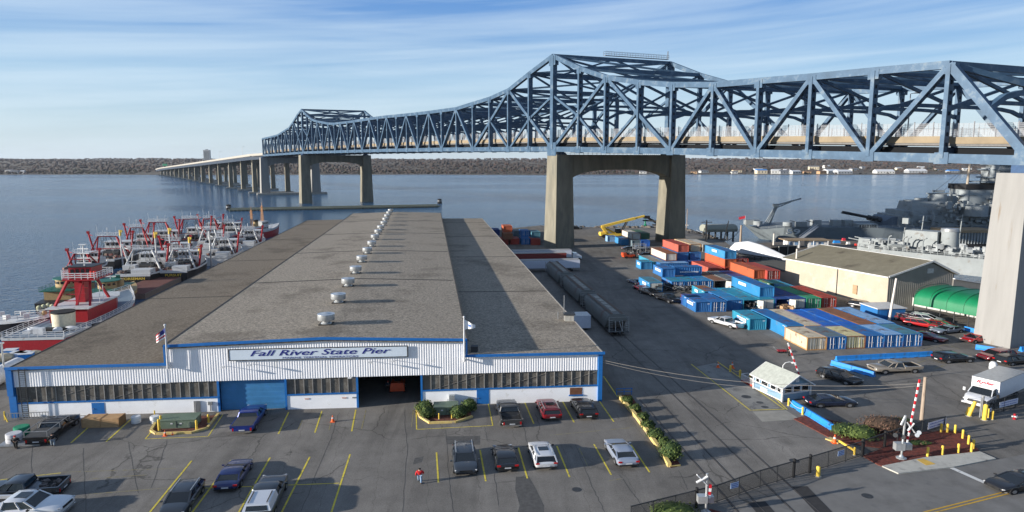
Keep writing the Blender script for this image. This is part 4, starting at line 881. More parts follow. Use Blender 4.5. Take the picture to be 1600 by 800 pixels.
# crosswise boxes behind
def cross(x, y, lvl, L, col, label, roof=None, txt=False):
    z0 = lvl * CH; g = Vector((*G(x, y, z0 + CH), 0)); t = container((g.x + WW.x * L, g.y + WW.y * L), z0, L, col, label, roof=roof, rz=AW_ + pi / 2); return t
AW_ = atan2(WW.y, WW.x)
def cross(x, y, lvl, L, col, label, roof=None, txt=None):
    z0 = lvl * CH; g = Vector((*G(x, y, z0 + CH), 0)) + DD * 0
    t = container((g.x, g.y + 0), z0, L, col, label, roof=roof, rz=AW_ - pi / 2)
    t.location = (g.x + DD.x * CW, g.y + DD.y * CW, z0)      # its own width now runs towards the camera
    if txt:
        b = MB(); rr = random.Random(2); k = L * .2
        while k < L * .85: ww = rr.uniform(.12, .26); b.span(CW + .06, CW + .075, k, k + ww, CH * .34, CH * .50); k += ww + .08
        b.build('side_lettering', WPAN, t)
    return t
cross(1054, 417.5, 1, L20, 'blue', 'blue container turned crosswise with white lettering on its long side', txt=True)
cross(1032, 411.5, 1, L20 + .4, 'blue', 'plain blue container turned crosswise just behind the lettered one', roof='pale')
# row F: tall stacks
for x, y, lvl, c_, rf, L, lb, kw in ((1002, 409.4, 0, 'sky', 'teal', 3.6, 'small teal container with white label at the left rear of the yard', dict(logo=(1.8, 1.9))), (1021, 409.0, 0, 'teal', 'grey', L40, 'long container with grey roof behind the small teal one', {}),
        (1041, 396, 1, 'white', 'rust', L40, 'long white refrigerated container with rusty roof below the brick red one', {}), (1059, 395, 1, 'blue', 'blue', L40, 'dark blue container directly under the brick red one', {}), (1079, 394.5, 1, 'blue', 'blue', L40, 'dark blue container directly under the cream one', {}),
        (1060.2, 382.5, 2, 'brick', 'red', L40, 'long brick red container on top of the rear stack', {}), (1079.3, 381.5, 2, 'cream', 'cream', L40, 'long cream container on top of the rear stack beside the red one', {}), (1099, 382, 2, 'grey', 'white', L40, 'pale grey container half hidden behind the cream one', {}),
        (1040, 409, 0, 'navy', 'navy', L40, 'navy container underneath the long white one', {}), (1059, 408.5, 0, 'navy', 'navy', L40, 'navy container at the bottom of the brick red stack', {}), (1079, 408, 0, 'navy', 'navy', L40, 'navy container at the bottom of the cream stack', {}),
        (1133, 392.5, 2, 'sky', 'blue', L40, 'long sky blue container stacked over the orange one', dict(logo=(5.4, 2.6))), (1133, 405.2, 1, 'orange', 'orange', L40, 'orange container between the sky blue one and the ground box', {}), (1133, 418, 0, 'red', 'red', L40, 'red container at the bottom under the orange one', {}),
        (1110.7, 419.5, 0, 'brick', 'red', L40, 'low long red container in front of the orange stack', {}), (1152, 404.5, 1, 'red', 'red', L20, 'red container peeping out right behind the orange stack', {}),
        (1178.7, 422, 1, 'orange', 'orange', L40, 'long orange container beside a dark red twin, middle right', {}), (1199.5, 423, 1, 'red', 'red', L40, 'long dark red container right of the orange one', {}), (1178.7, 436.5, 0, 'dgreen', 'dgreen', L40, 'dark green container under the long orange one', {}), (1199.5, 437, 0, 'navy', 'navy', L40, 'navy container under the long dark red one', {})):
    cons(x, y, lvl, L, c_, lb, roof=rf, front='door' if c_ in ('red', 'brick') and lvl == 1 else 'end', **kw)
# rear-left cluster by the crane
for x, y, lvl, c_, rf, L, lb, kw in ((988, 365, 1, 'white', 'white', L40, 'white container on legs of stacked boxes left of the bridge column', {}), (1002, 364.5, 1, 'dgreen', 'dgreen', L40, 'dark green container right of the white one by the bridge column', {}), (988, 376, 0, 'slate', 'slate', L40, 'dark container under the white one', {}), (1002, 376, 0, 'bright', 'bright', L40, 'blue container under the dark green one by the bridge column', {}),
        (971.5, 374, 0, 'sky', 'blue', L20 + 1.5, 'blue container shed with white framed openings near the yellow crane', {}), (949.5, 369, 0, 'pale', 'blue', 2.4, 'tiny faded blue box beside the yellow crane', {})):
    cons(x, y, lvl, L, c_, lb, roof=rf, **kw)
for x, y, lvl, c_, L, lb, fr in ((787, 353.5, 2, 'orange', L20, 'orange red container on top of the stack beyond the shed roof', 'end'), (787.5, 365, 1, 'rust', L20, 'rust brown container below the orange one beyond the shed', 'end'), (768, 359, 1, 'navy', L20, 'navy container left of the orange one beyond the shed', 'end'), (750, 360, 1, 'navy', L20, 'navy container at the far left behind the shed roof edge', 'end'),
        (781, 373.5, 0, 'red', L20, 'dark red container, left of two in front of the stack beyond the shed', 'end'), (798, 373, 0, 'red', L20, 'dark red container, right of two in front of the stack beyond the shed', 'end'), (815, 361, 1, 'blue', L20, 'blue container with lock rods, upper one beside the bridge column foot', 'door'), (815, 373, 0, 'blue', L20, 'blue container, lower one beside the bridge column foot', 'door'),
        (831, 362.5, 1, 'tealgrey', L20, 'grey green container close against the bridge column, upper', 'end'), (831, 374, 0, 'red', L20, 'dark container close against the bridge column, lower', 'end'), (768, 371, 0, 'navy', L20, 'navy container on the ground below its twin beyond the shed', 'end'), (803, 361, 0, 'slate', L20, 'slate container in the gap between the orange stack and blue pair', 'end')):
    cons(x, y, lvl, L, c_, lb, front=fr)
# ------------------------------------------------------------------ vehicles
def paint(n, c): return mat('paint_' + n, c, 0.28, 0.25, 0.03, 1, spec=.5, coat=.6)
PT = {'black': (0.012, 0.012, 0.014), 'white': (0.62, 0.63, 0.65), 'navy': (0.01, 0.02, 0.10), 'charcoal': (0.035, 0.042, 0.052), 'silver': (0.30, 0.34, 0.42), 'darkred': (0.16, 0.008, 0.016), 'red': (0.38, 0.01, 0.012), 'blue': (0.01, 0.03, 0.20), 'tan': (0.30, 0.26, 0.21), 'grey': (0.05, 0.052, 0.055), 'darkblue': (0.012, 0.018, 0.04), 'steel': (0.22, 0.26, 0.32)}
HLM = mat('headlamp', (0.42, 0.43, 0.45), 0.15, 0, .02); TLM = mat('tail_lamp', (0.40, 0.01, 0.01), 0.25); PLT = mat('number_plate', (0.55, 0.56, 0.58), .5); CHR = mat('chrome', (0.6, 0.6, 0.6), .15, .9)
KINDS = {
 'sedan': dict(L=4.85, W=1.84, H=1.45, body=[(-2.42, .80, .42, .78), (-2.36, .90, .30, .96), (-1.9, .97, .24, 1.03), (-1.3, 1, .22, 1.0), (0, 1, .22, .97), (1.1, 1, .22, .97), (1.7, .98, .22, .93), (2.1, .94, .24, .86), (2.38, .86, .28, .74), (2.44, .74, .36, .58)], cab=(-2.0, 1.28, -1.1, .20), belt=.96),
 'suv': dict(L=4.7, W=1.90, H=1.70, body=[(-2.35, .86, .5, .95), (-2.30, .93, .34, 1.10), (-1.8, 1, .28, 1.13), (0, 1, .26, 1.08), (1.1, 1, .26, 1.09), (1.6, .99, .26, 1.07), (2.05, .95, .28, 1.0), (2.30, .88, .32, .86), (2.36, .78, .40, .66)], cab=(-2.30, 1.28, -1.98, .28), belt=1.07),
 'crossover': dict(L=4.6, W=1.85, H=1.66, body=[(-2.3, .84, .5, .95), (-2.24, .93, .34, 1.08), (-1.7, 1, .28, 1.10), (0, 1, .26, 1.04), (1.1, 1, .26, 1.04), (1.6, .98, .26, 1.0), (2.0, .94, .28, .93), (2.24, .86, .32, .80), (2.31, .76, .40, .62)], cab=(-2.24, 1.30, -1.65, .32), belt=1.04),
 'hatch': dict(L=4.4, W=1.8, H=1.48, body=[(-2.2, .84, .45, .85), (-2.14, .92, .3, 1.0), (-1.6, 1, .24, 1.03), (0, 1, .22, .98), (.9, 1, .22, .97), (1.5, .97, .22, .88), (1.95, .9, .26, .76), (2.2, .72, .36, .56)], cab=(-2.05, 1.15, -1.35, .25), belt=.98),
 'pickup': dict(L=5.8, W=2.0, H=1.92, body=[(-2.9, .93, .5, .82), (-2.85, .97, .42, .86), (-.62, 1, .38, .88), (-.60, 1, .36, 1.22), (.9, 1, .36, 1.18), (1.5, .99, .36, 1.24), (2.3, .97, .38, 1.22), (2.78, .93, .42, 1.14), (2.90, .86, .48, .9)], cab=(-.62, 1.45, -.45, .72), belt=1.18),
}
NV = [0]
def car(kind, xy, rz, color, label, cat=None, name='parked_car', group='cars and trucks parked around the pier', bed=None, rack=False, sunroof=False, capcol=None, roofcol=None, sc=1.0, cabin_c=None):
    d = KINDS[kind]; L, W_, Hh = d['L'], d['W'], d['H']; hw = W_ / 2 * 1.02
    t = thing(name, label, cat or {'pickup': 'pickup truck', 'suv': 'suv', 'crossover': 'suv'}.get(kind, 'car'), (xy[0], xy[1], 0), rz, group); t.scale = (sc, sc, sc)
    P = paint(color, PT[color]); rings = []
    for x, f, zb, zt_ in d['body']:
        w = hw * f; m = (zb + zt_) / 2
        half = [(w * .55, zb), (w * .93, zb + .03), (w, zb + .14), (w * 1.0, m), (w * .985, zt_ - .12), (w * .93, zt_ - .03), (w * .80, zt_ + .005), (w * .35, zt_ + .03)]
        rings.append([(x, y, z) for y, z in half] + [(x, -y, z) for y, z in reversed(half)])
    b = MB(); b.loft(rings, True); bo = b.build('body', P, t, K); sdm = bo.modifiers.new('round', 'SUBSURF'); sdm.levels = sdm.render_levels = 1
    # wheels and arches
    wr = .36 if kind in ('pickup', 'suv') else .33; wx = (L * .31, -L * .30 if kind != 'pickup' else -L * .32)
    arch = MB()
    for x in wx:
        for s in (-1, 1):
            arch.cyl((x, s * (hw - .25), wr + .04), (x, s * (hw + .006), wr + .04), wr + .10, 16)
            b = MB(); b.cyl((x, s * (hw - .22), wr), (x, s * (hw + .012), wr), wr, 16); wo = b.build('wheel', BLK, t, K)
            b = MB(); b.cyl((x, s * (hw + .0), wr), (x, s * (hw + .022), wr), wr * .62, 10); b.build('rim', RIM, wo, K)
    arch.build('wheel_arches', BLK, t, K)
    # cabin glass, roof, pillars
    xb0, xb1, xt0, xt1 = d['cab']; zb = d['belt'] - .03; zt_ = Hh - .07; wb, wt = hw * .95, hw * .79
    P4 = lambda x, w, z: [(x, w, z), (x, -w, z)]
    b = MB(); v = [(xb0, wb * .94, zb), (xb0, -wb * .94, zb), (xb1, -wb * .92, zb), (xb1, wb * .92, zb), (xt0, wt * .96, zt_), (xt0, -wt * .96, zt_), (xt1, -wt * .96, zt_), (xt1, wt * .96, zt_)]
    b.add(v, [(0, 1, 5, 4), (1, 2, 6, 5), (2, 3, 7, 6), (3, 0, 4, 7), (4, 5, 6, 7)]); b.build('windows', GL, t, K)
    b = MB(); rr = []
    for x, f, z in ((xt0 - .10, .9, zt_ - .05), (xt0 + .05, .98, zt_ + .03), ((xt0 + xt1) / 2, 1.02, zt_ + .08), (xt1 - .15, .99, zt_ + .04), (xt1 + .06, .9, zt_ - .04)):
        w = wt * f + .03; rr.append([(x, w, z - .05), (x, w * .9, z + .01), (x, w * .4, z + .03), (x, -w * .4, z + .03), (x, -w * .9, z + .01), (x, -w, z - .05)])
    b.loft(rr, True)
    for i, j in ((0, 4), (1, 5), (2, 6), (3, 7)):
        b.beam(Vector(v[i]) * 1.0, v[j], .10, .07)
    for fx in (.42,) + ((.72,) if kind in ('suv', 'crossover') else ()):
        for s in (-1, 1): b.beam((xb1 + (xb0 - xb1) * fx, s * wb * .985, zb), (xt1 + (xt0 - xt1) * (fx + .0), s * wt * .99, zt_), .09, .05)
    ro = b.build('roof', paint(roofcol or color, PT[roofcol or color]), t, K)
    if sunroof: b = MB(); b.box(((xt0 + xt1) / 2 + .15, 0, zt_ + .115), (.75, .8, .015)); b.build('sunroof', GL, t, K)
    if kind in ('suv', 'crossover'):
        b = MB(); [b.beam((xt0, s * wt * .9, zt_ + .12), (xt1, s * wt * .9, zt_ + .11), .05, .05) for s in (-1, 1)]; b.build('roof_rail', LGR if color != 'black' else BLK, t, K)
    # lamps, plate, grille, mirrors, bumpers
    z_h = d['body'][-2][3] - .02
    for s in (-1, 1):
        b = MB(); b.box((L / 2 - .13, s * hw * .72, z_h - .08), (.12, .32, .10), -s * .45); b.build('headlight', HLM, t, K)
        ztl = (d['body'][1][3] - .14); b = MB(); b.box((-L / 2 + .06, s * hw * .76, ztl), (.10, .30 if kind != 'pickup' else .14, .18 if kind != 'pickup' else .4)); b.build('tail_light', TLM, t, K)
        b = MB(); b.box((xb1 - .30, s * (hw + .12), zb + .08), (.12, .18, .13)); b.build('mirror', P if color != 'white' else BLK, t, K)
    b = MB(); b.box((L / 2 - .02, 0, z_h - .18), (.06, hw * 1.0, .2)); b.build('grille', BLK, t, K)
    b = MB(); b.box((-L / 2 - .012, 0, .62), (.02, .5, .13)); b.build('number_plate', PLT, t, K)
    for x_, z_, w_, h_ in ((-L / 2 + .04, .42, .86, .16), (L / 2 - .05, .36, .8, .14)): b = MB(); b.box((x_, 0, z_), (.12, W_ * w_, h_)); b.build('bumper', CHR if kind == 'pickup' and color in ('white', 'blue', 'tan', 'grey') else BLK, t, K)
    if kind == 'pickup':
        b = MB(); x0, x1 = -2.86, -.66
        for s in (-1, 1): b.box(((x0 + x1) / 2, s * (hw - .05), 1.02), (x1 - x0, .12, .40)); b.box(((x0 + x1) / 2, s * (hw - .05), 1.235), (x1 - x0, .13, .03))
        b.box((x0 + .04, 0, 1.02), (.09, W_ - .12, .40)); b.build('bed_walls', P, t, K)
        b = MB(); b.box(((x0 + x1) / 2, 0, .90), (x1 - x0 - .1, W_ - .2, .04)); b.build('bed_floor', BLK, t, K)
        if bed == 'tonneau': b = MB(); b.box(((x0 + x1) / 2, 0, 1.235), (x1 - x0 - .02, W_ - .16, .05)); b.build('bed_cover', mat('soft_cover', (.06, .062, .065), .85), t, K)
        if bed == 'load':
            b = MB(); rr = random.Random(5)
            for k in range(14): b.box((x0 + .3 + rr.random() * 1.6, (rr.random() - .5) * 1.3, 1.0 + rr.random() * .1), (rr.uniform(.1, .5), rr.uniform(.1, .3), rr.uniform(.1, .25)), rr.random() * 3)
            b.build('load', mat('scrap_load', (.10, .085, .08), .8, var=.6, scale=5), t, K)
        if bed == 'cap':
            b = MB(); v = [(-2.86, hw * .95, 1.22), (-2.86, -hw * .95, 1.22), (-.62, -hw * .95, 1.22), (-.62, hw * .95, 1.22), (-2.7, hw * .78, 1.86), (-2.7, -hw * .78, 1.86), (-.62, -hw * .78, 1.88), (-.62, hw * .78, 1.88)]
            b.add(v, [(0, 1, 5, 4), (1, 2, 6, 5), (2, 3, 7, 6), (3, 0, 4, 7), (4, 5, 6, 7)]); cp_ = b.build('bed_cap', paint(capcol, PT[capcol]), t, K)
            b = MB(); b.add([(-2.85, .75, 1.27), (-2.85, -.75, 1.27), (-2.735, -.66, 1.76), (-2.735, .66, 1.76)], [(0, 1, 2, 3)]); b.v = [(x - .012, y, z) for x, y, z in b.v]; b.build('cap_window', GL, cp_, K)
            b = MB(); [b.beam((-2.5, s * .62, 1.93), (-.85, s * .62, 1.93), .05, .07) for s in (-1, 1)]; b.build('cap_rack', BLK, cp_, K)
        if rack:
            b = MB()
            for x in (-2.8, -.75, .9):
                b.beam((x, -hw * .9, 2.0), (x, hw * .9, 2.0), .07)
                for s in (-1, 1): b.beam((x, s * hw * .9, 1.2), (x, s * hw * .9, 2.0), .06)
            for s in (-1, 1): b.beam((-2.8, s * hw * .9, 2.0), (.9, s * hw * .9, 2.0), .06)
            b.build('ladder_rack', GRY, t, K)
    return t
def hd(p, q): a, b = G(*p), G(*q); return atan2(b[1] - a[1], b[0] - a[0])
AWAY = AD; TO = AD + pi
car('pickup', G(85, 677), AWAY, 'black', 'black pickup with flat bed cover and ladder rack by the left end of the shed', bed='tonneau', rack=True)
car('pickup', G(391, 660), AWAY, 'blue', 'dark blue pickup with grey bed cover parked at the blue roller door', bed='tonneau')
car('pickup', G(795, 651), AWAY, 'grey', 'dark grey pickup with open bed by the shed wall, left of the red suv')
car('suv', G(857, 644.5), AWAY, 'darkred', 'dark red suv with black roof glass parked nose in at the shed wall', sunroof=True)
car('suv', G(912, 643), AWAY, 'black', 'black suv parked nose in at the shed wall right of the red one')
car('suv', G(726, 724), TO, 'charcoal', 'dark grey suv facing the camera in the middle parking row')
car('hatch', G(789, 720), AWAY, 'black', 'black car with red tail lamps between the grey and the white suv')
car('crossover', G(847, 716.5), AWAY, 'white', 'white crossover with black sunroof in the middle parking row', sunroof=True)
car('sedan', G(970, 712), AWAY, 'silver', 'silver blue sedan at the right end of the middle parking row')
car('crossover', G(286, 786), TO, 'charcoal', 'dark grey suv facing the camera at the bottom left of the lot')
car('sedan', G(366, 747), AWAY, 'navy', 'navy sedan parked between the dark suv and the white capped pickup')
car('pickup', G(417, 784), AWAY, 'charcoal', 'dark pickup with a white bed cap and roof rack at the bottom of the lot', bed='cap', capcol='white')
car('pickup', G(36, 772), AW + pi + .04, 'charcoal', 'dark pickup with scrap in its open bed, bottom left corner', bed='load')
car('pickup', G(33, 803), AW - .05, 'white', 'white double cab pickup with sunroof at the bottom left corner', sunroof=True, sc=1.1)
# out in the yard
car('pickup', G(1134, 508), hd((1162, 512), (1122, 501)), 'white', 'white pickup standing alone beside the teal container')
car('sedan', G(994, 443), AWAY + .2, 'darkblue', 'dark blue car, rearmost of those beside the container rows')
car('hatch', G(1002, 453), AWAY + .15, 'darkred', 'dark red hatchback behind the black cars in the container yard')
car('suv', G(1015, 460), hd((1000, 455), (1035, 465)), 'black', 'black suv squeezed beside the containers in front of the red hatchback')
car('pickup', G(1043, 470), hd((1026, 463), (1062, 475)), 'black', 'black pickup nearest the small navy box at the middle row', bed='tonneau')
car('suv', G(1311, 594), hd((1290, 587), (1340, 602)), 'black', 'black suv driving past the booth inside the gate')
car('sedan', G(1297, 632), hd((1265, 632), (1333, 631)), 'darkblue', 'dark blue sedan stopped in front of the guard booth')
car('pickup', G(1397, 580), hd((1440, 579), (1358, 582)), 'tan', 'tan double cab pickup beside the blue jersey barriers')
car('suv', G(1489, 564), hd((1458, 565), (1522, 562)), 'black', 'black suv at the right end of the blue barrier run')
car('suv', G(1556, 560), hd((1590, 555), (1532, 562)), 'darkred', 'dark red suv behind the white box truck')
car('suv', G(1583, 567), hd((1560, 568), (1610, 562)), 'black', 'black suv between the dark red one and the white box truck')
car('sedan', G(1590, 760), hd((1620, 752), (1548, 764)), 'black', 'black sedan on the road at the bottom right edge')
car('suv', G(1447, 502), hd((1425, 500), (1470, 506)), 'white', 'white suv parked by the green canopy')
car('suv', G(1440, 510), hd((1420, 508), (1462, 514)), 'red', 'bright red suv in front of the white one near the green canopy')
car('hatch', G(1469, 511), hd((1450, 508), (1490, 514)), 'red', 'red car half hidden behind the silver sedan')
car('sedan', G(1480, 519), hd((1505, 516), (1453, 521)), 'steel', 'silver grey sedan parked near the green canopy')
car('sedan', G(1448, 530), hd((1430, 526), (1470, 534)), 'darkred', 'dark red car beside the right end of the front container row')
car('hatch', G(1525, 533), hd((1545, 530), (1505, 535)), 'red', 'small red car beside the foot of the right bridge column')
car('suv', G(1420, 503), hd((1400, 498), (1440, 508)), 'darkred', 'dark red suv partly hidden left of the white suv')
car('suv', G(1349, 481), hd((1325, 477), (1370, 484)), 'black', 'black car parked between the containers and the blue shed')
car('sedan', G(985, 390), AW, 'charcoal', 'dark car in front of the blue container shed'); car('suv', G(1002, 390), AW + .2, 'silver', 'silver car in front of the blue container shed')
car('sedan', G(1012, 400), AW, 'black', 'black car by the scaffold rack near the right column'); car('suv', G(899, 358), AW, 'black', 'black suv at the far quay edge right of the bridge column')
# box truck
def box_truck():
    t = thing('box_truck', 'white rental box truck with a red name on the front of its box', 'truck', (*G(1548, 624), 0), hd((1600, 600), (1540, 626)) , 'trucks and trailers on the pier')
    b = MB(); b.span(-4.6, 1.6, -1.25, 1.25, 1.05, 3.75); bx_ = b.build('cargo_box', mat('truck_box_white', (.72, .72, .74), .5, 0, .03), t, K)
    b = MB(); b.span(-4.62, 1.62, -1.27, 1.27, 3.70, 3.79); b.build('box_top_rail', LGR, bx_, K)
    b = MB(); P = paint('white', PT['white']); rings = []
    for x, w, zb, zt_ in ((1.7, 1.1, .6, 1.75), (2.6, 1.12, .55, 1.7), (3.3, 1.1, .5, 1.55), (3.75, .95, .5, 1.25), (3.85, .8, .6, 1.05)):
        rings.append([(x, w, zb), (x, w, zt_ - .15), (x, w * .8, zt_), (x, -w * .8, zt_), (x, -w, zt_ - .15), (x, -w, zb)])
    b.loft(rings, True); b.build('hood', P, t, K)
    b = MB(); b.add([(1.7, 1.08, 1.6), (1.7, -1.08, 1.6), (2.75, -1.05, 1.68), (2.75, 1.05, 1.68), (1.7, .95, 2.55), (1.7, -.95, 2.55), (2.15, -.9, 2.55), (2.15, .9, 2.55)], [(0, 1, 5, 4), (1, 2, 6, 5), (2, 3, 7, 6), (3, 0, 4, 7), (4, 5, 6, 7)]); b.build('windscreen', GL, t, K)
    b = MB(); b.box((1.9, 0, 2.62), (.7, 2.0, .14)); [b.beam((2.75, s * 1.05, 1.68), (2.15, s * .9, 2.55), .09) for s in (-1, 1)]; b.build('cab_roof', P, t, K)
    b = MB(); b.box((3.84, 0, .95), (.08, 1.2, .35)); b.build('grille', DK, t, K); b = MB(); b.box((3.85, 0, .5), (.2, 2.2, .25)); b.build('bumper', P, t, K)
    for s in (-1, 1):
        b = MB(); b.box((3.7, s * .9, 1.0), (.15, .3, .2)); b.build('headlight', HLM, t, K); b = MB(); b.box((2.5, s * 1.5, 1.9), (.12, .22, .5)); b.build('mirror', BLK if s > 0 else WHT, t, K)
        for x in (2.9, -2.9): b = MB(); b.cyl((x, s * .85, .45), (x, s * 1.2, .45), .45, 14); w_ = b.build('wheel', BLK, t, K); b = MB(); b.cyl((x, s * 1.2, .45), (x, s * 1.22, .45), .22, 10); b.build('rim', RIM, w_, K)
    b = MB(); b.span(-4.5, 1.7, -.5, .5, .7, 1.05); b.build('chassis', DK, t, K)
    RD = mat('logo_red', (.6, .02, .04), .5); text('logo', 'Ryder', .50, RD, bx_, (1.625, -.05, 3.15 * K), (pi / 2, 0, pi / 2), .3, .02, 1.3, sy=.8)
    b = MB(); b.path([(1.63, -1.0 + .0, 3.12), (1.63, -.85, 2.98), (1.63, -.6, 2.92), (1.63, -.3, 2.90)], .02, 4); b.build('logo_swoosh', DK, bx_, K)
box_truck()
# road trailers beyond the shed, side on
def trailer(x, y, L, col, label, cab=False, name='semi_trailer'):
    g = G(x, y); t = thing(name, label, 'trailer', (*g, 0), AW_, 'trucks and trailers on the pier'); W_ = 2.5     # origin: near right bottom corner
    b = MB(); b.span(-L, 0, 0, W_, 1.15, 3.95); b.build('cargo_box', col, t, K); b = MB(); b.span(-L, .01, -.02, W_ + .02, 3.93, 3.99); b.build('roof', mat('trailer_roof', (.33, .33, .33), .6), t, K)
    b = MB(); b.span(-L + .3, -.4, .6, 1.9, .95, 1.15); b.build('chassis', DK, t, K)
    for x_ in (-L + 1, -L + 2.2, -2.0):
        for s in (.15, 2.35): b = MB(); b.cyl((x_, s - .14, .48), (x_, s + .14, .48), .48, 12); b.build('wheel', BLK, t, K)
    b = MB(); b.span(-L + .05, -.05, -.03, -.005, 1.2, 1.32); b.build('side_rail', GRY, t, K)
    if cab:
        b = MB(); b.add([(.3, .1, .6), (.3, 2.4, .6), (2.6, 2.3, .6), (2.6, .2, .6), (.4, .2, 2.9), (.4, 2.3, 2.9), (1.5, 2.2, 2.7), (1.5, .3, 2.7), (2.6, .3, 1.6), (2.6, 2.2, 1.6)], [(0, 1, 2, 3), (4, 7, 6, 5), (0, 4, 5, 1), (7, 8, 9, 6), (3, 2, 9, 8), (0, 3, 8, 7, 4), (1, 5, 6, 9, 2)]); c_ = b.build('cab', paint('white', PT['white']), t, K)
        b = MB(); b.add([(1.53, .35, 2.62), (1.53, 2.15, 2.62), (2.35, 2.2, 1.9), (2.35, .3, 1.9)], [(0, 1, 2, 3)]); b.v = [(x + .04, y, z + .03) for x, y, z in b.v]; b.build('windscreen', GL, c_, K)
        for s in (.2, 2.3): b = MB(); b.cyl((1.9, s - .15, .48), (1.9, s + .15, .48), .48, 12); b.build('wheel', BLK, t, K)
TW = mat('trailer_white', (.55, .58, .66), .5, 0, .05); TR = mat('trailer_oxide', (.20, .035, .03), .6)
trailer(893, 407, 17, TW, 'long white semi trailer with its tractor, nearest the bridge column', cab=True)
trailer(885, 412, 15, TR, 'dark red trailer parked between the two white ones')
trailer(906, 424, 17, TW, 'long white semi trailer in front of the dark red one')
t = thing('box_trailer', 'plain white box trailer standing against the right wall of the shed', 'trailer', (*G(923, 516), 0), AW_, 'trucks and trailers on the pier'); b = MB(); b.span(-6, 0, 0, 2.6, .5, 3.3); b.build('cargo_box', TW, t, K); b = MB(); b.span(-6.02, .02, -.02, 2.62, 3.28, 3.34); b.build('roof', WHT, t, K)
for x_ in (-5, -1.5):
    for s in (.2, 2.4): b = MB(); b.cyl((x_, s - .12, .4), (x_, s + .12, .4), .4, 12); b.build('wheel', BLK, t, K)
b = MB(); b.span(-5.8, -.2, .3, 2.3, .3, .5); b.build('chassis', DK, t, K)
# covered hopper cars on the track
HP = mat('hopper_grey', (.17, .175, .165), .7, 0, .15, .8, dirt=(.15, .11, .09), dirt_amt=.2, dscale=.4)
def hopper(dy, label, L=17.0):
    g = Vector((*G(*vpx(1.07, 526)), 0)) + DD * dy; t = thing('hopper_car', label, 'railway car', (g.x, g.y, 0), AD - pi / 2, 'grey covered hopper cars on the track'); W_ = 1.45
    rings = []
    for y, k in ((1.2, 0.15), (2.6, 1), (L - 2.6, 1), (L - 1.2, .15)):
        zb = 3.2 - 2.3 * k
        rings.append([(-W_ * .95, y, zb + .3), (-W_, y, 2.2 if k == 1 else 3.3), (-W_ * .98, y, 3.6), (-W_ * .8, y, 4.25), (-W_ * .35, y, 4.5), (W_ * .35, y, 4.5), (W_ * .8, y, 4.25), (W_ * .98, y, 3.6), (W_, y, 2.2 if k == 1 else 3.3), (W_ * .95, y, zb + .3), (W_ * .4, y, zb), (-W_ * .4, y, zb)])
    b = MB(); b.loft(rings, True); b.build('tank_body', HP, t, K)
    b = MB()
    for k in range(5): y = 2.7 + k * (L - 5.4) / 5; b.box((0, y + 1.1, 4.56), (.75, 1.9, .10))
    b.build('roof_hatches', mat('hatch_pale', (.30, .29, .26), .7), t, K)
    b = MB(); [b.box((s * .75, L / 2, 4.58), (.35, L - 2.4, .05)) for s in (-1, 1)]; b.build('running_board', mat('board_rust', (.14, .10, .08), .8), t, K)
    b = MB()
    for y in (.15, L - .15):
        s = 1 if y < 1 else -1
        for x in (-1.4, -.5, .5, 1.4): b.beam((x, y, 1.0), (x, y + (s * .1), 4.2 if abs(x) > 1 else 3.4), .09)
        for z in (1.1, 1.5, 1.9, 2.3, 2.7, 3.1, 3.5, 4.2): b.beam((-1.4, y, z), (-.9 if z not in (1.1, 4.2) else 1.4, y, z), .06)
        for z in (1.5, 1.9, 2.3, 2.7, 3.1): b.beam((1.4, y, z), (.9, y, z), .06)
        b.beam((-.45, y, 1.1), (-.3, y + s * 1.0, 3.0), .10); b.beam((.45, y, 1.1), (.3, y + s * 1.0, 3.0), .10)
    b.build('end_ladders', mat('ladder_grey', (.30, .30, .29), .6), t, K)
    b = MB(); b.span(-1.35, 1.35, 0, L, .9, 1.08); b.build('underframe', DK, t, K)
    for y in (2.3, L - 2.3):
        b = MB(); b.box((-.9, y, .55), (.2, 2.4, .35)); b.box((.9, y, .55), (.2, 2.4, .35)); tr = b.build('truck_frame', DK, t, K)
        for yy in (-.85, .85): b = MB(); [b.cyl((s * .72 - .07, y + yy, .45), (s * .72 + .07, y + yy, .45), .45, 14) for s in (-1, 1)]; b.build('wheelset', mat('wheel_steel', (.12, .09, .07), .6), tr, K)
    b = MB(); b.beam((0, -.5, .85), (0, .2, .85), .3); b.beam((0, L - .2, .85), (0, L + .5, .85), .3); b.build('coupler', DK, t, K)
hopper(0, 'grey covered hopper car nearest the camera'); hopper(18, 'grey covered hopper car, middle of the three'); hopper(36, 'rusty grey covered hopper car, farthest of the three')
# ------------------------------------------------------------------ reach stacker
t = thing('reach_stacker', 'yellow container reach stacker with raised boom beside the water', 'crane truck', (*G(955, 371), 0), 0.12); t.scale = (.88, .88, .84)
b = MB(); b.span(-4.2, 6, -1.6, 1.6, 1.2, 2.4); b.box((-3.2, 0, 2.7), (2.4, 3.0, 1.2), 0, (.8, .9)); b.build('chassis', YEL, t, K)
for x_ in (-2.8, 4.2):
    for s in (-1.6, 1.6): b = MB(); b.cyl((x_, s - .45, 1.1), (x_, s + .45, 1.1), 1.1, 16); b.build('wheel', BLK, t, K)
b = MB(); b.beam((-3.6, 0, 6.4), (8.6, 0, 11.0), 1.3, 1.3); b.beam((6, 0, 10.0), (12.2, 0, 12.4), .95, 1.0); b.build('boom', YEL, t, K)
b = MB(); b.beam((-1.6, .6, 2.4), (-3.4, .6, 6.3), .6, 1.0); b.beam((-1.6, -.6, 2.4), (-3.4, -.6, 6.3), .6, 1.0); b.beam((-3.0, 0, 6.0), (1.6, 0, 2.2), .8, .9); b.build('boom_mount', YEL, t, K)
b = MB(); b.cyl((3.4, .6, 2.2), (5.6, .6, 9.0), .28, 8); b.cyl((3.4, -.6, 2.2), (5.6, -.6, 9.0), .28, 8); b.build('lift_cylinder', DK, t, K)
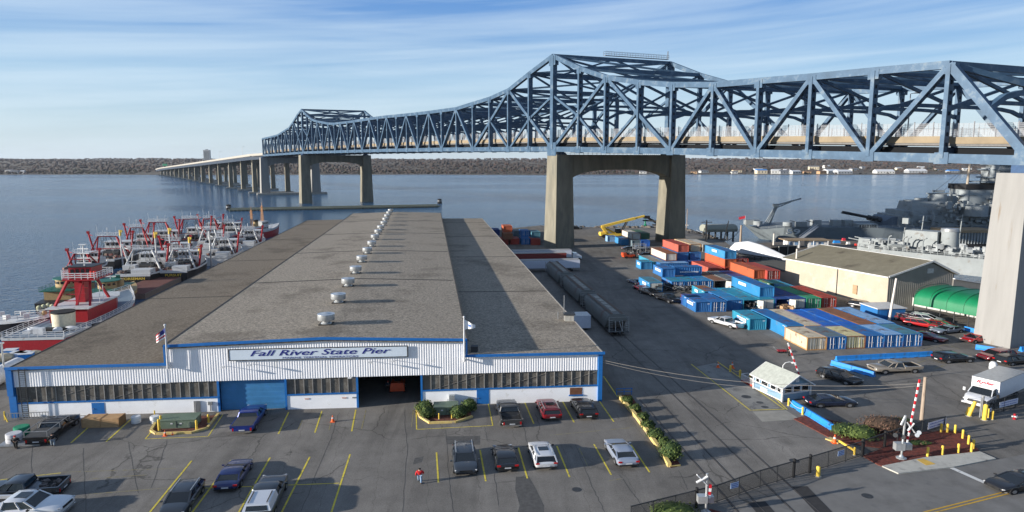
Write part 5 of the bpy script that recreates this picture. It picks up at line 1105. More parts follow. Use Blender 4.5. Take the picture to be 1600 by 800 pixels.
b = MB(); b.box((2.4, 0, 3.9), (1.9, 1.8, 2.6), 0, (.85, .85)); b.build('cab', GL, t, K)
b = MB(); b.box((13.0, 0, 11.6), (2.0, 1.4, 1.6)); b.beam((12, 0, 12.2), (15.4, 0, 9.6), .9); b.box((15, 0, 9.4), (1.5, 6.5, .7), .9); b.box((17.5, 0, 7.0), (4.0, 2.6, .8), .5); b.beam((15.2, 0, 9.4), (17.5, 0, 7.2), .6); b.build('spreader', BLK, t, K)
# forklifts
def forklift(xy, rz, label, k=1.0):
    t = thing('forklift', label, 'forklift', (*xy, 0), rz, 'forklifts'); t.scale = (k,) * 3
    b = MB(); b.span(-1.2, .9, -.6, .6, .35, 1.0); b.box((-1.0, 0, 1.15), (.7, 1.15, .7), 0, (.85, .9)); b.build('body', mat('forklift_orange', (.55, .07, .02), .5), t, K)
    b = MB(); [b.beam((x, s * .5, 1.0), (x * .8, s * .5, 2.2), .07) for x in (-.7, .8) for s in (-1, 1)]; b.box((0, 0, 2.22), (1.5, 1.1, .07)); b.build('overhead_guard', BLK, t, K)
    b = MB(); [b.beam((1.1, s * .35, .1), (1.1, s * .35, 2.4), .12) for s in (-1, 1)]; [b.beam((1.1, -.35, z), (1.1, .35, z), .1) for z in (.4, 1.2, 2.3)]; b.build('mast', BLK, t, K)
    b = MB(); [b.span(1.15, 2.3, s * .3 - .06, s * .3 + .06, .12, .18) for s in (-1, 1)]; b.build('forks', DK, t, K)
    b = MB(); b.box((-.3, 0, 1.15), (.5, .5, .3)); b.box((-.55, 0, 1.45), (.12, .5, .5)); b.build('seat', BLK, t, K)
    for x in (-.75, .65):
        for s in (-1, 1): b = MB(); b.cyl((x, s * .5, .3), (x, s * .68, .3), .3, 12); b.build('wheel', BLK, t, K)
q = Q(35.9, 5.2); forklift((q.x, q.y), AD, 'orange forklift seen from behind inside the dark shed doorway', 1.25)
forklift(G(983, 403), .2, 'red forklift at the left end of the rear container stack', 1.4)
# ------------------------------------------------------------------ people
def person(xy, rz, label, top, legs, head, hat=None, walk=.25, h=1.75, z=0.0, arms=.25):
    t = thing('person', label, 'person', (xy[0], xy[1], z), rz, 'people on the pier')
    def skinned(name, pts, edges, m, root=0):
        me = bpy.data.meshes.new(name); me.from_pydata([p[:3] for p in pts], edges, []); o = bpy.data.objects.new(name, me); C.objects.link(o)
        s = o.modifiers.new('s', 'SKIN'); u = o.modifiers.new('u', 'SUBSURF'); u.levels = 1; u.render_levels = 1; s.use_smooth_shade = True
        for i, p in enumerate(pts): me.skin_vertices[0].data[i].radius = (p[3], p[4]); me.skin_vertices[0].data[i].use_root = i == root
        bpy.context.view_layer.update(); m2 = bpy.data.meshes.new_from_object(o.evaluated_get(bpy.context.evaluated_depsgraph_get())); bpy.data.objects.remove(o)
        m2.name = name; m2.materials.clear(); m2.materials.append(m)
        for v in m2.vertices: v.co.z *= K
        o = bpy.data.objects.new(name, m2); C.objects.link(o); o.parent = t; return o
    w = walk
    pts = [(0, 0, .98, .15, .12), (0, 0, 1.2, .15, .11), (0, 0, 1.42, .18, .11), (0, 0, 1.52, .06, .06), (.01, 0, 1.62, .085, .10), (.01, 0, 1.70, .08, .09), (.0, .09, .92, .10, .10), (w * .5, .10, .50, .07, .07), (w, .10, .08, .05, .05), (w + .14, .10, .05, .05, .035),
           (0, -.09, .92, .10, .10), (-w * .3, -.10, .50, .07, .07), (-w, -.10, .10, .05, .05), (-w + .14, -.10, .05, .05, .035), (0, .22, 1.40, .06, .06), (-w * .4, .28, 1.12, .05, .05), (arms * .4 - w * .2, .26, .88, .04, .04), (arms * .5 - w * .2, .25, .80, .03, .035),
           (0, -.22, 1.40, .06, .06), (w * .3, -.28, 1.12, .05, .05), (arms, -.24, .90, .04, .04), (arms + .05, -.23, .82, .03, .035)]
    skinned('body', pts, [(0, 1), (1, 2), (2, 3), (3, 4), (4, 5), (0, 6), (6, 7), (7, 8), (8, 9), (0, 10), (10, 11), (11, 12), (12, 13), (2, 14), (14, 15), (15, 16), (16, 17), (2, 18), (18, 19), (19, 20), (20, 21)], SKIN)
    g = lambda p, k: (*p[:3], p[3] * k, p[4] * k)
    skinned('jacket', [g(pts[0], 1.3), (*pts[1][:3], .22, .17), (0, 0, 1.40, .25, .17), g(pts[14], 1.45), g(pts[15], 1.45), g(pts[16], 1.5), g(pts[18], 1.45), g(pts[19], 1.45), g(pts[20], 1.5), (0, 0, 1.53, .12, .11)], [(0, 1), (1, 2), (2, 3), (3, 4), (4, 5), (2, 6), (6, 7), (7, 8), (2, 9)], top)
    skinned('trousers', [g(pts[0], 1.05)] + [g(p, 1.25) for p in (pts[6], pts[7], pts[8], pts[10], pts[11], pts[12])], [(0, 1), (1, 2), (2, 3), (0, 4), (4, 5), (5, 6)], legs)
    b = MB(); b.blob((-.005, 0, 1.70), (.115, .105, .09), 10, 6); b.build('hat' if hat else 'hair', hat or head, t, K)
    b = MB(); [b.blob((x, y, .05), (.15, .06, .055), 8, 5) for x, y in ((w + .08, .10), (-w + .08, -.10))]; b.build('shoes', BLK, t, K)
JR = mat('jacket_red', (.50, .015, .02), .8); JB = mat('jacket_black', (.015, .015, .018), .8); JN = mat('jeans_blue', (.22, .32, .45), .8); PB_ = mat('trousers_black', (.015, .015, .015), .8); HB = mat('hair_dark', (.02, .015, .01), .8); HR = mat('cap_red', (.5, .02, .02), .8); JG = mat('jeans_grey', (.2, .24, .28), .8); VST = mat('vest_dark', (.03, .04, .06), .8)
person(G(656, 754), AD, 'person in a red jacket and light jeans walking across the parking lot', JR, JN, HB)
person(G(25, 701), AD, 'person in black with a red cap standing by the white barrel', JB, PB_, HB, HR, .08)
person(G(83, 697), AD + .4, 'person in a black jacket and grey jeans behind the black pickup', JB, JG, HB, JB, .1)
person(G(1232, 556), .3, 'person in dark clothes beside the raised gate arm tip', JB, PB_, HB, None, .12)
q = Q(34.9, 4.6); person((q.x, q.y), AD, 'person with a red cap standing beside the forklift in the doorway', VST, PB_, HB, HR, .08)
# ------------------------------------------------------------------ small things in the lot
def bollard(x, y, label, h=1.0, r=.10, lean=0.0, group='yellow bollards', m=YEL):
    t = thing('bollard', label, 'bollard', (*G(x, y), 0), 0, group); b = MB(); b.cyl((0, 0, 0), (lean, 0, h * K * 1.25), r, 12); b.blob((lean, 0, h * K * 1.25), (r, r, r * .6), 12, 6); b.build('post', m, t); b = MB(); b.cyl((0, 0, 0), (0, 0, .03), r * 1.6, 12); b.build('base_plate', CONC, t)
for a in ((1449, 714, 'yellow bollard at the left front of the mulch island'), (1472, 711.5, 'yellow bollard second from left along the mulch island front'), (1497, 708.5, 'yellow bollard third from left along the mulch island front'), (1517.5, 707, 'front one of the close bollard pair at the island corner'), (1520.5, 702, 'rear one of the close bollard pair at the island corner'),
          (1513, 695, 'yellow bollard just behind the corner pair'), (1504, 686, 'yellow bollard beside the small brown post on the island edge'), (1492, 678, 'third yellow bollard right of the black fence post'), (1480, 676.5, 'second yellow bollard right of the black fence post'), (1470, 676, 'first yellow bollard right of the black fence post')): bollard(*a)
for a in ((1510, 648, 'short leaning bollard left of the truck gate', .9, .12, .18), (1514, 650, 'tall leaning bollard left of the truck gate', 1.7, .17, .45), (1538, 656, 'thick upright bollard at the truck gate post', 1.75, .2, .03), (1544, 653, 'thin dull bollard behind the thick one at the truck gate', 1.1, .06, 0), (1550, 655.5, 'short bollard right of the thick one at the truck gate', 1.0, .11, .02)): bollard(*a)
for a in ((1278, 744, 'fat yellow bollard on the road side of the gate', .9, .16), (1335, 711, 'yellow bollard at the end of the yellow beam by the gate', .8, .09), (1141, 581, 'first yellow bollard of the chained row left of the booth', .9, .12), (1156, 588.5, 'middle yellow bollard of the chained row left of the booth', .9, .12), (1172, 596.5, 'yellow bollard of the chained row nearest the booth ramp', .9, .12), (1232, 634, 'yellow bollard at the booth front corner', .9, .1), (1254, 648, 'yellow bollard against the blue barrier in front of the booth', .9, .1),
          (249, 674, 'left front bollard guarding the left transformer', 1.35, .11), (252, 668, 'left rear bollard guarding the left transformer', 1.35, .1), (307.5, 672, 'right front bollard guarding the left transformer', 1.1, .1), (326, 661, 'right rear bollard guarding the left transformer', 1.0, .1), (686, 655, 'short bollard before the right transformer, left', .7, .06), (706, 654, 'short bollard before the right transformer, right', .7, .06), (242, 652, 'thin bollard by the wall behind the left transformer', .8, .06)): bollard(*a)
def chain(pts, m, name, label, sag=.25, r=.02):
    b = MB(); P = [Vector((*G(x, y), .62)) for x, y in pts]; c0 = P[0].copy()
    for p, q in zip(P[:-1], P[1:]):
        l = [p.lerp(q, k / 8) - Vector((0, 0, sag * 4 * (k / 8) * (1 - k / 8))) for k in range(9)]; b.path([x - c0 for x in l], r, 5)
    o = b.build(name, m); o.location = c0; tag(o, label, 'chain')
chain([(1141, 581), (1156, 588.5), (1172, 596.5)], YEL, 'chain', 'yellow chain slung along the three bollards left of the booth'); chain([(1232, 634), (1254, 648)], WHT, 'chain', 'white rope slung between the two bollards before the booth')
def cone(x, y, label, k=1.0):
    t = thing('traffic_cone', label, 'traffic cone', (*G(x, y), 0), 0, 'orange traffic cones'); t.scale = (k, k, k)
    b = MB(); b.lathe([(.16, .03), (.12, .2), (.035, .62)], 12); b.build('cone', ORG, t); b = MB(); b.box((0, 0, .02), (.42, .42, .04)); b.build('base', ORG, t); b = MB(); b.lathe([(.105, .33), (.085, .45)], 12); b.build('reflective_band', WHT, t)
for a in ((520, 659, 'orange cone standing alone in the lot before the open doorway'), (258, 681, 'orange cone by the kerb of the left transformer', .8), (269.5, 679.5, 'tipped low orange cone by the left transformer kerb', .45), (1122, 574, 'orange cone at the far left end of the bollard row'), (1144, 575, 'orange and white cone beside the first chained bollard', 1.2), (1304, 692, 'orange cone on a yellow base by the gate', 1.2)): cone(*a)
# transformers on kerbed pads
KRB = mat('kerb_yellow', (.60, .45, .16), .8, 0, .15, 3, dirt=(.3, .25, .2), dirt_amt=.25, dscale=2)
def kerb(px, label, closed=False):
    b = MB(); P = [Vector((*G(x, y), .09)) for x, y in px]; 
    if closed: P.append(P[0])
    for p, q in zip(P[:-1], P[1:]): b.beam(p - P[0] * 1, q - P[0], .22, .18)
    o = b.build('kerb', KRB); o.location = P[0]; tag(o, label, 'kerb')
kerb([(249, 651), (236, 674), (244, 679), (300, 677), (324, 670), (341, 648)], 'yellow kerb round the pad of the left transformer'); sheet('pad_soil', [G(x, y) for x, y in ((250, 652), (238, 674), (246, 678), (300, 676), (322, 669), (339, 649))], .02, mat('pad_red', (.13, .05, .035), 1, 0, .5, 4, .5))
kerb([(652, 640), (656, 652), (672, 662), (712, 660.5), (738, 652)], 'yellow kerb round the pad of the right transformer'); sheet('pad_soil', [G(x, y) for x, y in ((653, 640), (657, 652), (673, 661), (711, 659), (737, 651), (735, 637))], .02, m_('pad_red'))
def transformer(x, y, w, d, h, label, rz):
    t = thing('transformer_box', label, 'transformer', (*G(x, y), 0), rz, 'green electrical transformers'); m = mat('transformer_green', (.14, .19, .14), .5, 0, .1, 1, dirt=(.3, .33, .28), dirt_amt=.1)
    b = MB(); b.box((0, 0, h / 2), (w, d, h)); b.build('cabinet', m, t); b = MB(); b.box((0, .02, h + .03), (w + .1, d + .12, .07)); b.build('lid', m, t); b = MB(); b.span(-.02, .02, -d / 2 - .02, -d / 2, .1, h - .05); b.box((.1, -d / 2 - .03, h * .5), (.06, .05, .15)); b.build('door_seam', DK, t); b = MB(); b.box((-.4, -d / 2 - .012, h * .65), (.2, .01, .12)); b.box((.4, -d / 2 - .012, h * .62), (.22, .01, .12)); b.build('warning_label', WHT, t)
transformer(281, 664, 3.3, 1.7, .75, 'large grey green transformer inside the left yellow kerb', AW); transformer(697, 644, 2.3, 1.5, .75, 'grey green transformer between two round shrubs', AW)
# crate, drums, rail gate
t = thing('plywood_crate', 'long plywood crate lying beside the black pickup', 'crate', (*G(163, 664), 0), AW - .05); b = MB(); b.box((0, 0, .42), (3.3, 1.3, .84)); b.build('panels', mat('plywood', (.42, .26, .13), .8, 0, .2, 2, stretch=(1, 1, 4)), t)
b = MB(); [b.box((x, 0, .43), (.1, 1.34, .88)) for x in (-1.6, 0, 1.6)]; b.build('battens', mat('batten', (.36, .21, .1), .8), t)
def drum(x, y, r, h, m, label):
    t = thing('drum', label, 'drum', (*G(x, y), 0), 0, 'drums and barrels by the shed'); b = MB(); b.lathe([(r * .97, 0), (r, .05), (r, h * .33), (r * 1.03, h * .36), (r, h * .39), (r, h * .66), (r * 1.03, h * .69), (r, h * .72), (r, h - .02), (r * .95, h)], 18); b.build('barrel', m, t); b = MB(); b.cyl((0, 0, h - .01), (0, 0, h + .015), r * .9, 18); b.build('lid', m, t)
DW = mat('drum_white', (.62, .64, .66), .6, 0, .1, 3); drum(213, 660, .42, .62, DW, 'white drum standing by the wall right of the crate'); drum(242.5, 660, .42, .62, DW, 'white drum standing left of the transformer bollards')
drum(35, 681, .62, .9, mat('rope_green', (.02, .22, .12), .9, 0, .3, 12, .5), 'big green spool left of the black pickup'); drum(23, 692, .62, .9, mat('rope_white', (.5, .5, .52), .8, 0, .25, 12), 'big white spool with a red mark beside the man in black'); drum(127, 655, .3, .2, DW, 'flat white tub by the wall between the pickup and crate')
t = thing('trailer_flat', 'low equipment trailer under the green and white spools', 'trailer', (*G(38, 692), 0), .1); b = MB(); b.box((0, 0, .1), (3.4, 1.7, .12)); b.build('deck', GRY, t); b = MB(); b.beam((1.7, 0, .1), (2.6, -.3, .12), .12); b.beam((2.2, 0, .1), (2.2, 0, .6), .1); b.build('tow_bar', YEL, t)
t = thing('rail_gate', 'low galvanised rail barrier at the left end of the shed wall', 'railing', (*G(38, 655), 0), AW)
b = MB()
for k in range(16): b.beam((-1.6 + k * .25, 0, .05), (-1.6 + k * .25, 0, .6), .04)
b.beam((-1.6, 0, .62), (2.2, 0, .62), .06); b.beam((-1.6, 0, .06), (2.2, 0, .06), .06); b.build('bars', GRY, t); b = MB(); b.beam((-1.7, 0, 0), (-1.7, 0, .85), .1); b.beam((-1.7, 0, .5), (-1.1, -.6, 0), .08); b.build('end_post', YEL, t)
# shrubs
LEAF = [mat('leaf_green', (.06, .09, .022), .8, 0, .35, 2), mat('leaf_dark', (.03, .055, .015), .85, 0, .3, 2), mat('leaf_bright', (.095, .125, .03), .8, 0, .3, 2)]
BRN = [mat('twig_brown', (.13, .075, .05), .95, 0, .3, 3), mat('twig_dark', (.07, .045, .03), .95, 0, .3, 3), mat('twig_red', (.16, .09, .07), .95, 0, .3, 3)]
def shrub(x, y, r, h, label, ms=LEAF, n=760, rx=None, cat='shrub', rz=0.0, leaf=.095):
    t = thing('shrub', label, cat, (*G(x, y), 0), rz, 'clipped shrubs on the pier'); rx = rx or r; b = MB(); rr = random.Random(int(x * 7 + y)); 
    for k in range(n):
        u = rr.uniform(-.55, 1); a = rr.uniform(0, 2 * pi); q = sqrt(max(0, 1 - u * u)); f = rr.uniform(.78, 1.05) if rr.random() < .8 else rr.uniform(.4, .8)
        f *= 1 + .10 * sin(3 * a + x) + .08 * sin(7 * u + 5 * a)
        c = Vector((rx * q * cos(a) * f, r * q * sin(a) * f, h * (.42 + .55 * u * f))); ax = Vector((q * cos(a), q * sin(a), u)) + Vector([rr.uniform(-.7, .7) for _ in range(3)]); ax.normalize(); s = leaf * rr.uniform(.6, 1.2); U_ = ax.orthogonal().normalized() * s; V_ = ax.cross(U_).normalized() * s
        b.m = rr.choice((0, 0, 1, 2)); b.add([c - U_, c - V_ * .6, c + U_, c + V_ * .6], [(0, 1, 2, 3)])
    b.build('foliage', ms, t); b = MB()
    b.m = 0; b.blob((0, 0, h * .45), (rx * .84, r * .84, h * .46), 10, 7); b.build('inner_twigs', ms[1], t)
    b = MB(); [b.cyl((rx * .1 * k, 0, 0), (rx * .3 * k, .05, h * .5), .04, 5) for k in (-1, 0, 1)]; b.build('stem', WOODP, t)
for a in ((668, 652, .75, 1.15, 'rounded green shrub, left front of the right transformer'), (664, 644, .95, 1.2, 'broad green shrub, left rear beside the right transformer'), (717, 651, .9, 1.15, 'rounded green shrub, right front of the right transformer'), (733, 641, .8, 1.2, 'tall green shrub right of the right transformer near the blue door'),
          (980, 630, .62, .75, 'smallest round shrub at the top end of the yellow kerb'), (992, 642, .6, .7, 'second round shrub from the top behind the yellow kerb'), (1005, 656, .55, .75, 'third round shrub from the top behind the yellow kerb'), (1012, 669, .65, .75, 'fourth round shrub from the top behind the yellow kerb'), (1024, 684, .8, .85, 'fifth round shrub, wide, behind the yellow kerb'), (1037, 697, .5, .85, 'sixth small shrub behind the yellow kerb'), (1048, 716, 1.0, 1.55, 'largest round shrub at the near end of the yellow kerb')): shrub(*a[:4], a[4])
shrub(1321, 678, 1.3, .95, 'dark green spreading shrub at the left of the island', LEAF, 500, 1.5); shrub(1342, 683, 1.4, 1.05, 'bright green shrub by the chain link gate', [LEAF[2], LEAF[0], LEAF[2]], 600, 1.6); shrub(1383, 672, 1.7, 1.25, 'big bare brown shrub behind the gate', BRN, 1300, 2.2, leaf=.08); shrub(1412, 668, 1.0, .95, 'dark shrub behind the crossing signal', [LEAF[1], LEAF[0], LEAF[1]], 300)
shrub(1436, 694, .5, .3, 'low straggly plant on the mulch island', [LEAF[1], LEAF[0], BRN[0]], 200, 1.3); shrub(1050, 806, 1.2, .9, 'yellow green shrub at the bottom edge by the crossbuck', [LEAF[2], LEAF[0], LEAF[2]], 500, 1.8); shrub(1355, 687, .8, .8, 'green shrub just behind the gate post', LEAF, 300)
# yellow timber kerb by the shrubs
b = MB(); P = [Vector((*G(x, y), .17)) for x, y in ((968, 622), (990, 648), (1010, 674), (1030, 704), (1046, 730))]
for p, q in zip(P[:-1], P[1:]): b.beam(p - P[0], q - P[0], .30, .34)
o = b.build('long_kerb', KRB); o.location = P[0]; tag(o, 'long yellow kerb beam with round shrubs behind it', 'kerb'); b = MB(); b.beam((*G(1046, 730), .06), (*G(1063, 728), .06), .12, .1); tag(b.build('kerb_end', KRB), 'short low end piece of the yellow kerb at the largest shrub', 'kerb')
t = thing('hand_rail', 'small blue steel handrail by the right corner of the shed', 'railing', (*G(975, 617), 0), 0.1); b = MB(); [b.beam((x, 0, 0), (x, 0, .7), .06) for x in (-.8, 0, .8)]; b.beam((-.8, 0, .7), (.9, 0, .7), .06); b.beam((-.8, 0, .35), (.9, 0, .35), .05); b.build('rails', BLU, t)
# ------------------------------------------------------------------ jersey barriers
BBL = mat('barrier_blue', (.02, .22, .62), .55, 0, .12, 2, dirt=(.05, .15, .3), dirt_amt=.1)
def jersey(p, q, label):
    p = Vector((*p, 0)); q = Vector((*q, 0)); d = q - p; L = d.length; t = thing('jersey_barrier', label, 'barrier', tuple(p), atan2(d.y, d.x), 'blue painted jersey barriers')
    prof = [(-.30, 0), (-.30, .08), (-.17, .22), (-.10, .60), (.10, .60), (.17, .22), (.30, .08), (.30, 0)]
    b = MB(); b.loft([[(x, y, z) for y, z in prof] for x in (.02, L - .02)], False); b.build('body', BBL, t); b = MB(); [b.box((x, 0, .03), (.5, .64, .05)) for x in (L * .25, L * .75)]; b.build('foot_slot', DK, t)
def run(pts, n, labels):
    P = [Vector((*G(*p), 0)) for p in pts]; 
    for k in range(n): a, c_ = P[0].lerp(P[1], k / n), P[0].lerp(P[1], (k + 1) / n); jersey(a.xy, c_.xy, labels[k])
run([(1238, 634), (1303, 674)], 2, ['blue barrier before the booth, the half nearer the booth', 'blue barrier before the booth, the half nearer the shrubs'])
run([(1299, 570), (1366, 589)], 2, ['blue barrier of the slanted run, left piece', 'blue barrier of the slanted run, right piece ending at the tan pickup'])
run([(1306, 564), (1456, 556)], 4, ['blue barrier of the long rear run, leftmost', 'blue barrier of the long rear run, second from left', 'blue barrier of the long rear run, third from left', 'blue barrier of the long rear run, right end by the black suv'])
run([(1524, 545), (1562, 551)], 1, ['blue barrier at the foot of the right bridge column']); run([(1507, 516), (1527, 521)], 1, ['blue barrier beneath the green canopy end']); run([(1594, 549), (1640, 546)], 1, ['blue barrier at the right picture edge behind the dark red suv'])
# ------------------------------------------------------------------ guard booth
p0 = Vector((*G(1222, 628), 0)); ex = Vector((*G(1265, 622), 0)) - p0; ey = Vector((*G(1186, 606), 0)) - p0; wB, dB = ex.length, ey.length; rB = atan2(ex.y, ex.x)
t = thing('guard_booth', 'small blue shingled guard booth with white trim and gabled roof', 'guard booth', tuple(p0), rB); hB = 2.55 * K
SHN = mat('shingle_blue', (.19, .30, .40), .8, 0, .2, 5, .3, stretch=(1, 1, 6)); SRF = mat('roof_shingle_grey', (.38, .40, .36), .9, 0, .16, 2.5, .3)
b = MB(); b.span(0, wB, 0, dB, .08, hB); b.add([(0, 0, hB), (wB, 0, hB), (wB / 2, 0, hB + .95), (0, dB, hB), (wB, dB, hB), (wB / 2, dB, hB + .95)], [(0, 1, 2), (5, 4, 3)]); b.build('wall', SHN, t)
b = MB(); o_ = .32
for s in (0, 1):
    x0, x1 = (-o_, wB / 2) if s == 0 else (wB + o_, wB / 2); zz = hB - .2
    b.loft([[(x0, y, zz), (x1, y, hB + 1.0), (x1, y, hB + 1.07), (x0, y, zz + .07)] for y in (-o_, dB + o_)], False)
b.build('roof', SRF, t)
b = MB()
for s in (0, 1):
    x0 = -o_ if s == 0 else wB + o_
    for y in (-o_ - .03, dB + o_ + .03): b.beam((x0, y, hB - .2), (wB / 2, y, hB + .99), .06, .14)
    b.beam((x0, -o_, hB - .17), (x0, dB + o_, hB - .17), .05, .12)
for x in (0, wB):
    for y in (0, dB): b.box((x, y, hB / 2), (.18, .18, hB))
b.span(-.03, wB + .03, -.05, .02, hB - .08, hB + .04); b.span(-.05, .02, 0, dB, hB * .48, hB * .55); b.span(-.03, wB + .03, -.05, .02, hB * .45, hB * .52); b.span(-.05, .02, 0, dB, .06, .16); b.box((wB / 2, -.04, hB + .45), (.42, .06, .4)); b.build('trim', WHT, t)
def bwin(x0, x1, z0, z1, side):
    b = MB(); 
    if side == 'f': b.span(x0 - .09, x1 + .09, -.07, .0, z0 - .07, z1 + .07)
    else: b.span(-.07, .0, x0 - .09, x1 + .09, z0 - .07, z1 + .07)
    f = b.build('window', WHT, t); b = MB()
    if side == 'f': b.span(x0, x1, -.085, -.075, z0, z1)
    else: b.span(-.085, -.075, x0, x1, z0, z1)
    b.build('pane', GL, f)
for k in range(3): bwin(.25 + k * (wB - .3) / 3, .25 + (k + 1) * (wB - .3) / 3 - .28, hB * .57, hB * .90, 'f')
for a, c_ in ((.25, .75), (1.1, 1.9), (2.5, 3.5), (4.0, 4.5)): bwin(a * dB / 5, c_ * dB / 5, hB * .57, hB * .90, 's')
b = MB(); b.span(-.04, -.01, dB * .5, dB * .75, hB * .16, hB * .36); b.build('notice', WHT, t)
t2 = thing('wooden_ramp', 'white railed ramp with red edge at the back of the booth', 'ramp', (*G(1186, 607), 0), rB)
b = MB(); b.loft([[(x, y, 0), (x + .9, y, 0), (x + .9, y, z), (x, y, z)] for x, y, z in ((-.3, 0, .25), (-.3, 2.6, .22))], False); b.build('ramp_deck', mat('ramp_red', (.35, .05, .03), .8), t2)
b = MB()
for k in range(16): b.beam((-.33, k * .17, .2), (-.33, k * .17, .85), .05)
b.beam((-.33, 0, .86), (-.33, 2.6, .86), .07); b.beam((.6, 2.6, .2), (.6, 2.6, .86), .06); b.beam((-.33, 2.6, .86), (.6, 2.6, .86), .06); b.build('balustrade', WHT, t2)
t = thing('area_lamp', 'curved white lamp arm rising behind the booth roof', 'lamp', (*G(1222, 597), 0), 0); b = MB(); b.cyl((0, 0, 0), (0, 0, 1.9), .06, 8); b.path([(0, 0, 1.9), (.25, 0, 2.2), (.7, 0, 2.3), (1.0, 0, 2.25)], .05, 6); b.build('arm', WHT, t); b = MB(); b.blob((1.15, 0, 2.2), (.3, .16, .12), 10, 6); b.build('lamp_head', WHT, t)
# barrier gates and signals
def stripes(b, p, q, n, w):
    p = Vector(p); q = Vector(q)
    for k in range(n): b.m = k % 2; b.beam(p.lerp(q, k / n), p.lerp(q, (k + 1) / n), w, w)
RW = [mat('stripe_white', (.75, .75, .75), .5, 0, .03), mat('stripe_red', (.55, .02, .03), .5, 0, .03)]
def at_z(x, y, Y): return Vector((XY2(x, y, Y), Y, ZY(y, Y)))
def XY2(x, y, Y): r = ray(x, y); return r[0] / r[1] * Y
g = G(1253, 612); t = thing('barrier_gate', 'red and white gate arm raised at a slant behind the booth', 'barrier gate', (*g, 0)); v0 = at_z(1250, 588, g[1]) - Vector((*g, 0)); v1 = at_z(1231, 536, g[1]) - Vector((*g, 0))
b = MB(); b.box((0, 0, .35), (.35, .3, .8)); b.build('gate_motor', mat('motor_blue', (.15, .25, .4), .5), t); b = MB(); stripes(b, v0 * .9, v1, 11, .12); b.build('gate_arm', RW, t)
# railway crossing signal on the island
g = Vector((*G(1408, 717), 0)); Y = g.y; t = thing('crossing_signal', 'railway crossing mast with crossbuck, lamps and raised striped gate arm', 'crossing signal', tuple(g))
A = lambda x, y, dy=0: at_z(x, y, Y + dy) - g
b = MB(); b.lathe([(.42, 0), (.42, .12), (.2, .2), (.12, .35)], 8); b.cyl((0, 0, .2), A(1415, 649), .085, 10); b.cyl(A(1408, 664), A(1415, 650), .10, 8); b.build('mast', LGR, t)
b = MB(); b.beam(A(1417, 660), A(1429, 676), .07, .22, up=(0, 1, 0)); b.beam(A(1418, 673, -.03), A(1428, 661, -.03), .07, .22, up=(0, 1, 0)); b.build('crossbuck', WHT, t)
b = MB(); b.beam(A(1396, 678), A(1434, 680), .07); [b.cyl(A(x, y, -.15), A(x, y, .15), .18, 12) for x, y in ((1399, 680), (1411, 683))]; b.build('flasher_lamps', DK, t)
b = MB(); [b.cyl(A(x, y, -.15), A(x, y, .15), .17, 12) for x, y in ((1433, 680), (1436, 676))]; b.build('side_lamps', LGR, t)
b = MB(); b.box(tuple(A(1405, 697, -.2)), (.75, .5, .6)); b.box(tuple(A(1418, 697, .2)), (.5, .5, .5)); b.build('gate_mechanism', LGR, t)
b = MB(); stripes(b, A(1417, 692), A(1437, 593), 18, .11); b.build('gate_arm', RW, t)
g = Vector((*G(1103, 802), 0)); Y = g.y; t = thing('crossing_signal', 'railway crossbuck on a short mast in front of the chain link gate', 'crossing signal', tuple(g))
b = MB(); b.lathe([(.35, 0), (.35, .12), (.12, .25)], 8); b.cyl((0, 0, .1), A(1105, 740), .085, 10); b.build('mast', LGR, t)
b = MB(); b.beam(A(1089, 742), A(1105, 758), .06, .2, up=(0, 1, 0)); b.beam(A(1088, 754, -.06), A(1106, 744, -.06), .06, .2, up=(0, 1, 0)); b.build('crossbuck', WHT, t)
b = MB(); b.box(tuple(A(1097, 779, -.1)), (.65, .5, .5)); b.box(tuple(A(1110, 779, .2)), (.4, .4, .45)); b.build('gate_mechanism', LGR, t)
b = MB(); stripes(b, A(1108, 778), A(1110, 757), 4, .16); b.build('gate_arm_stub', RW, t)
# utility poles and wires
def pole(x, y, ytop, label, r=.16, arm=False, lean=0.0, m=WOODP, z=0.0):
    g = Vector((*G(x, y, z), z)); t = thing('utility_pole', label, 'utility pole', tuple(g), 0, 'wooden utility poles'); h = ZY(ytop, g.y) - z
    b = MB(); b.cyl((0, 0, 0), (lean, 0, h), r, 10, r * .75); b.build('pole', m, t)
    if arm: b = MB(); b.beam((-1.6, 0, h - .7), (1.6, 0, h - .7), .14); [b.cyl((x_, 0, h - .65), (x_, 0, h - .35), .08, 6) for x_ in (-1.4, -.7, .7, 1.4)]; b.build('crossarm', m, t)
    return g, h
g1, h1 = pole(1440, 657, 589, 'pale utility pole standing behind the striped crossing arm', .19)
pole(1389, 503, 435, 'leaning white utility pole beside the small blue shed', .2, False, .6, mat('pole_pale', (.6, .55, .5), .8))
pole(1242, 446, 389, 'tall utility pole at the left end of the beige warehouse', .2, False, 0, m_('pole_pale')); pole(1067, 374, 349, 'white pole with short arm on the far jetty', .25, True, 0, m_('pole_pale')); pole(1103, 378, 344, 'dark utility pole with crossarm on the jetty', .28, True, 0, WOODP)
pole(1208, 392, 365, 'pale post on the wharf left of the beige warehouse', .25, False, 0, m_('pole_pale')); pole(1157, 378, 352, 'brown mooring post off the stern of the battleship', .35, False, 0); pole(1131, 376, 345, 'dark leaning pole at the jetty end', .2, False, 1.2); pole(1073, 356, 326, 'thin dark mast behind the jetty', .15)
def cable(p, q, sag, r, m, name, label, cat='cable'):
    p = Vector(p); q = Vector(q); l = [p.lerp(q, k / 16) - Vector((0, 0, sag * 4 * (k / 16) * (1 - k / 16))) - p for k in range(17)]; b = MB(); b.path(l, r, 5); o = b.build(name, m); o.location = p; tag(o, label, cat)
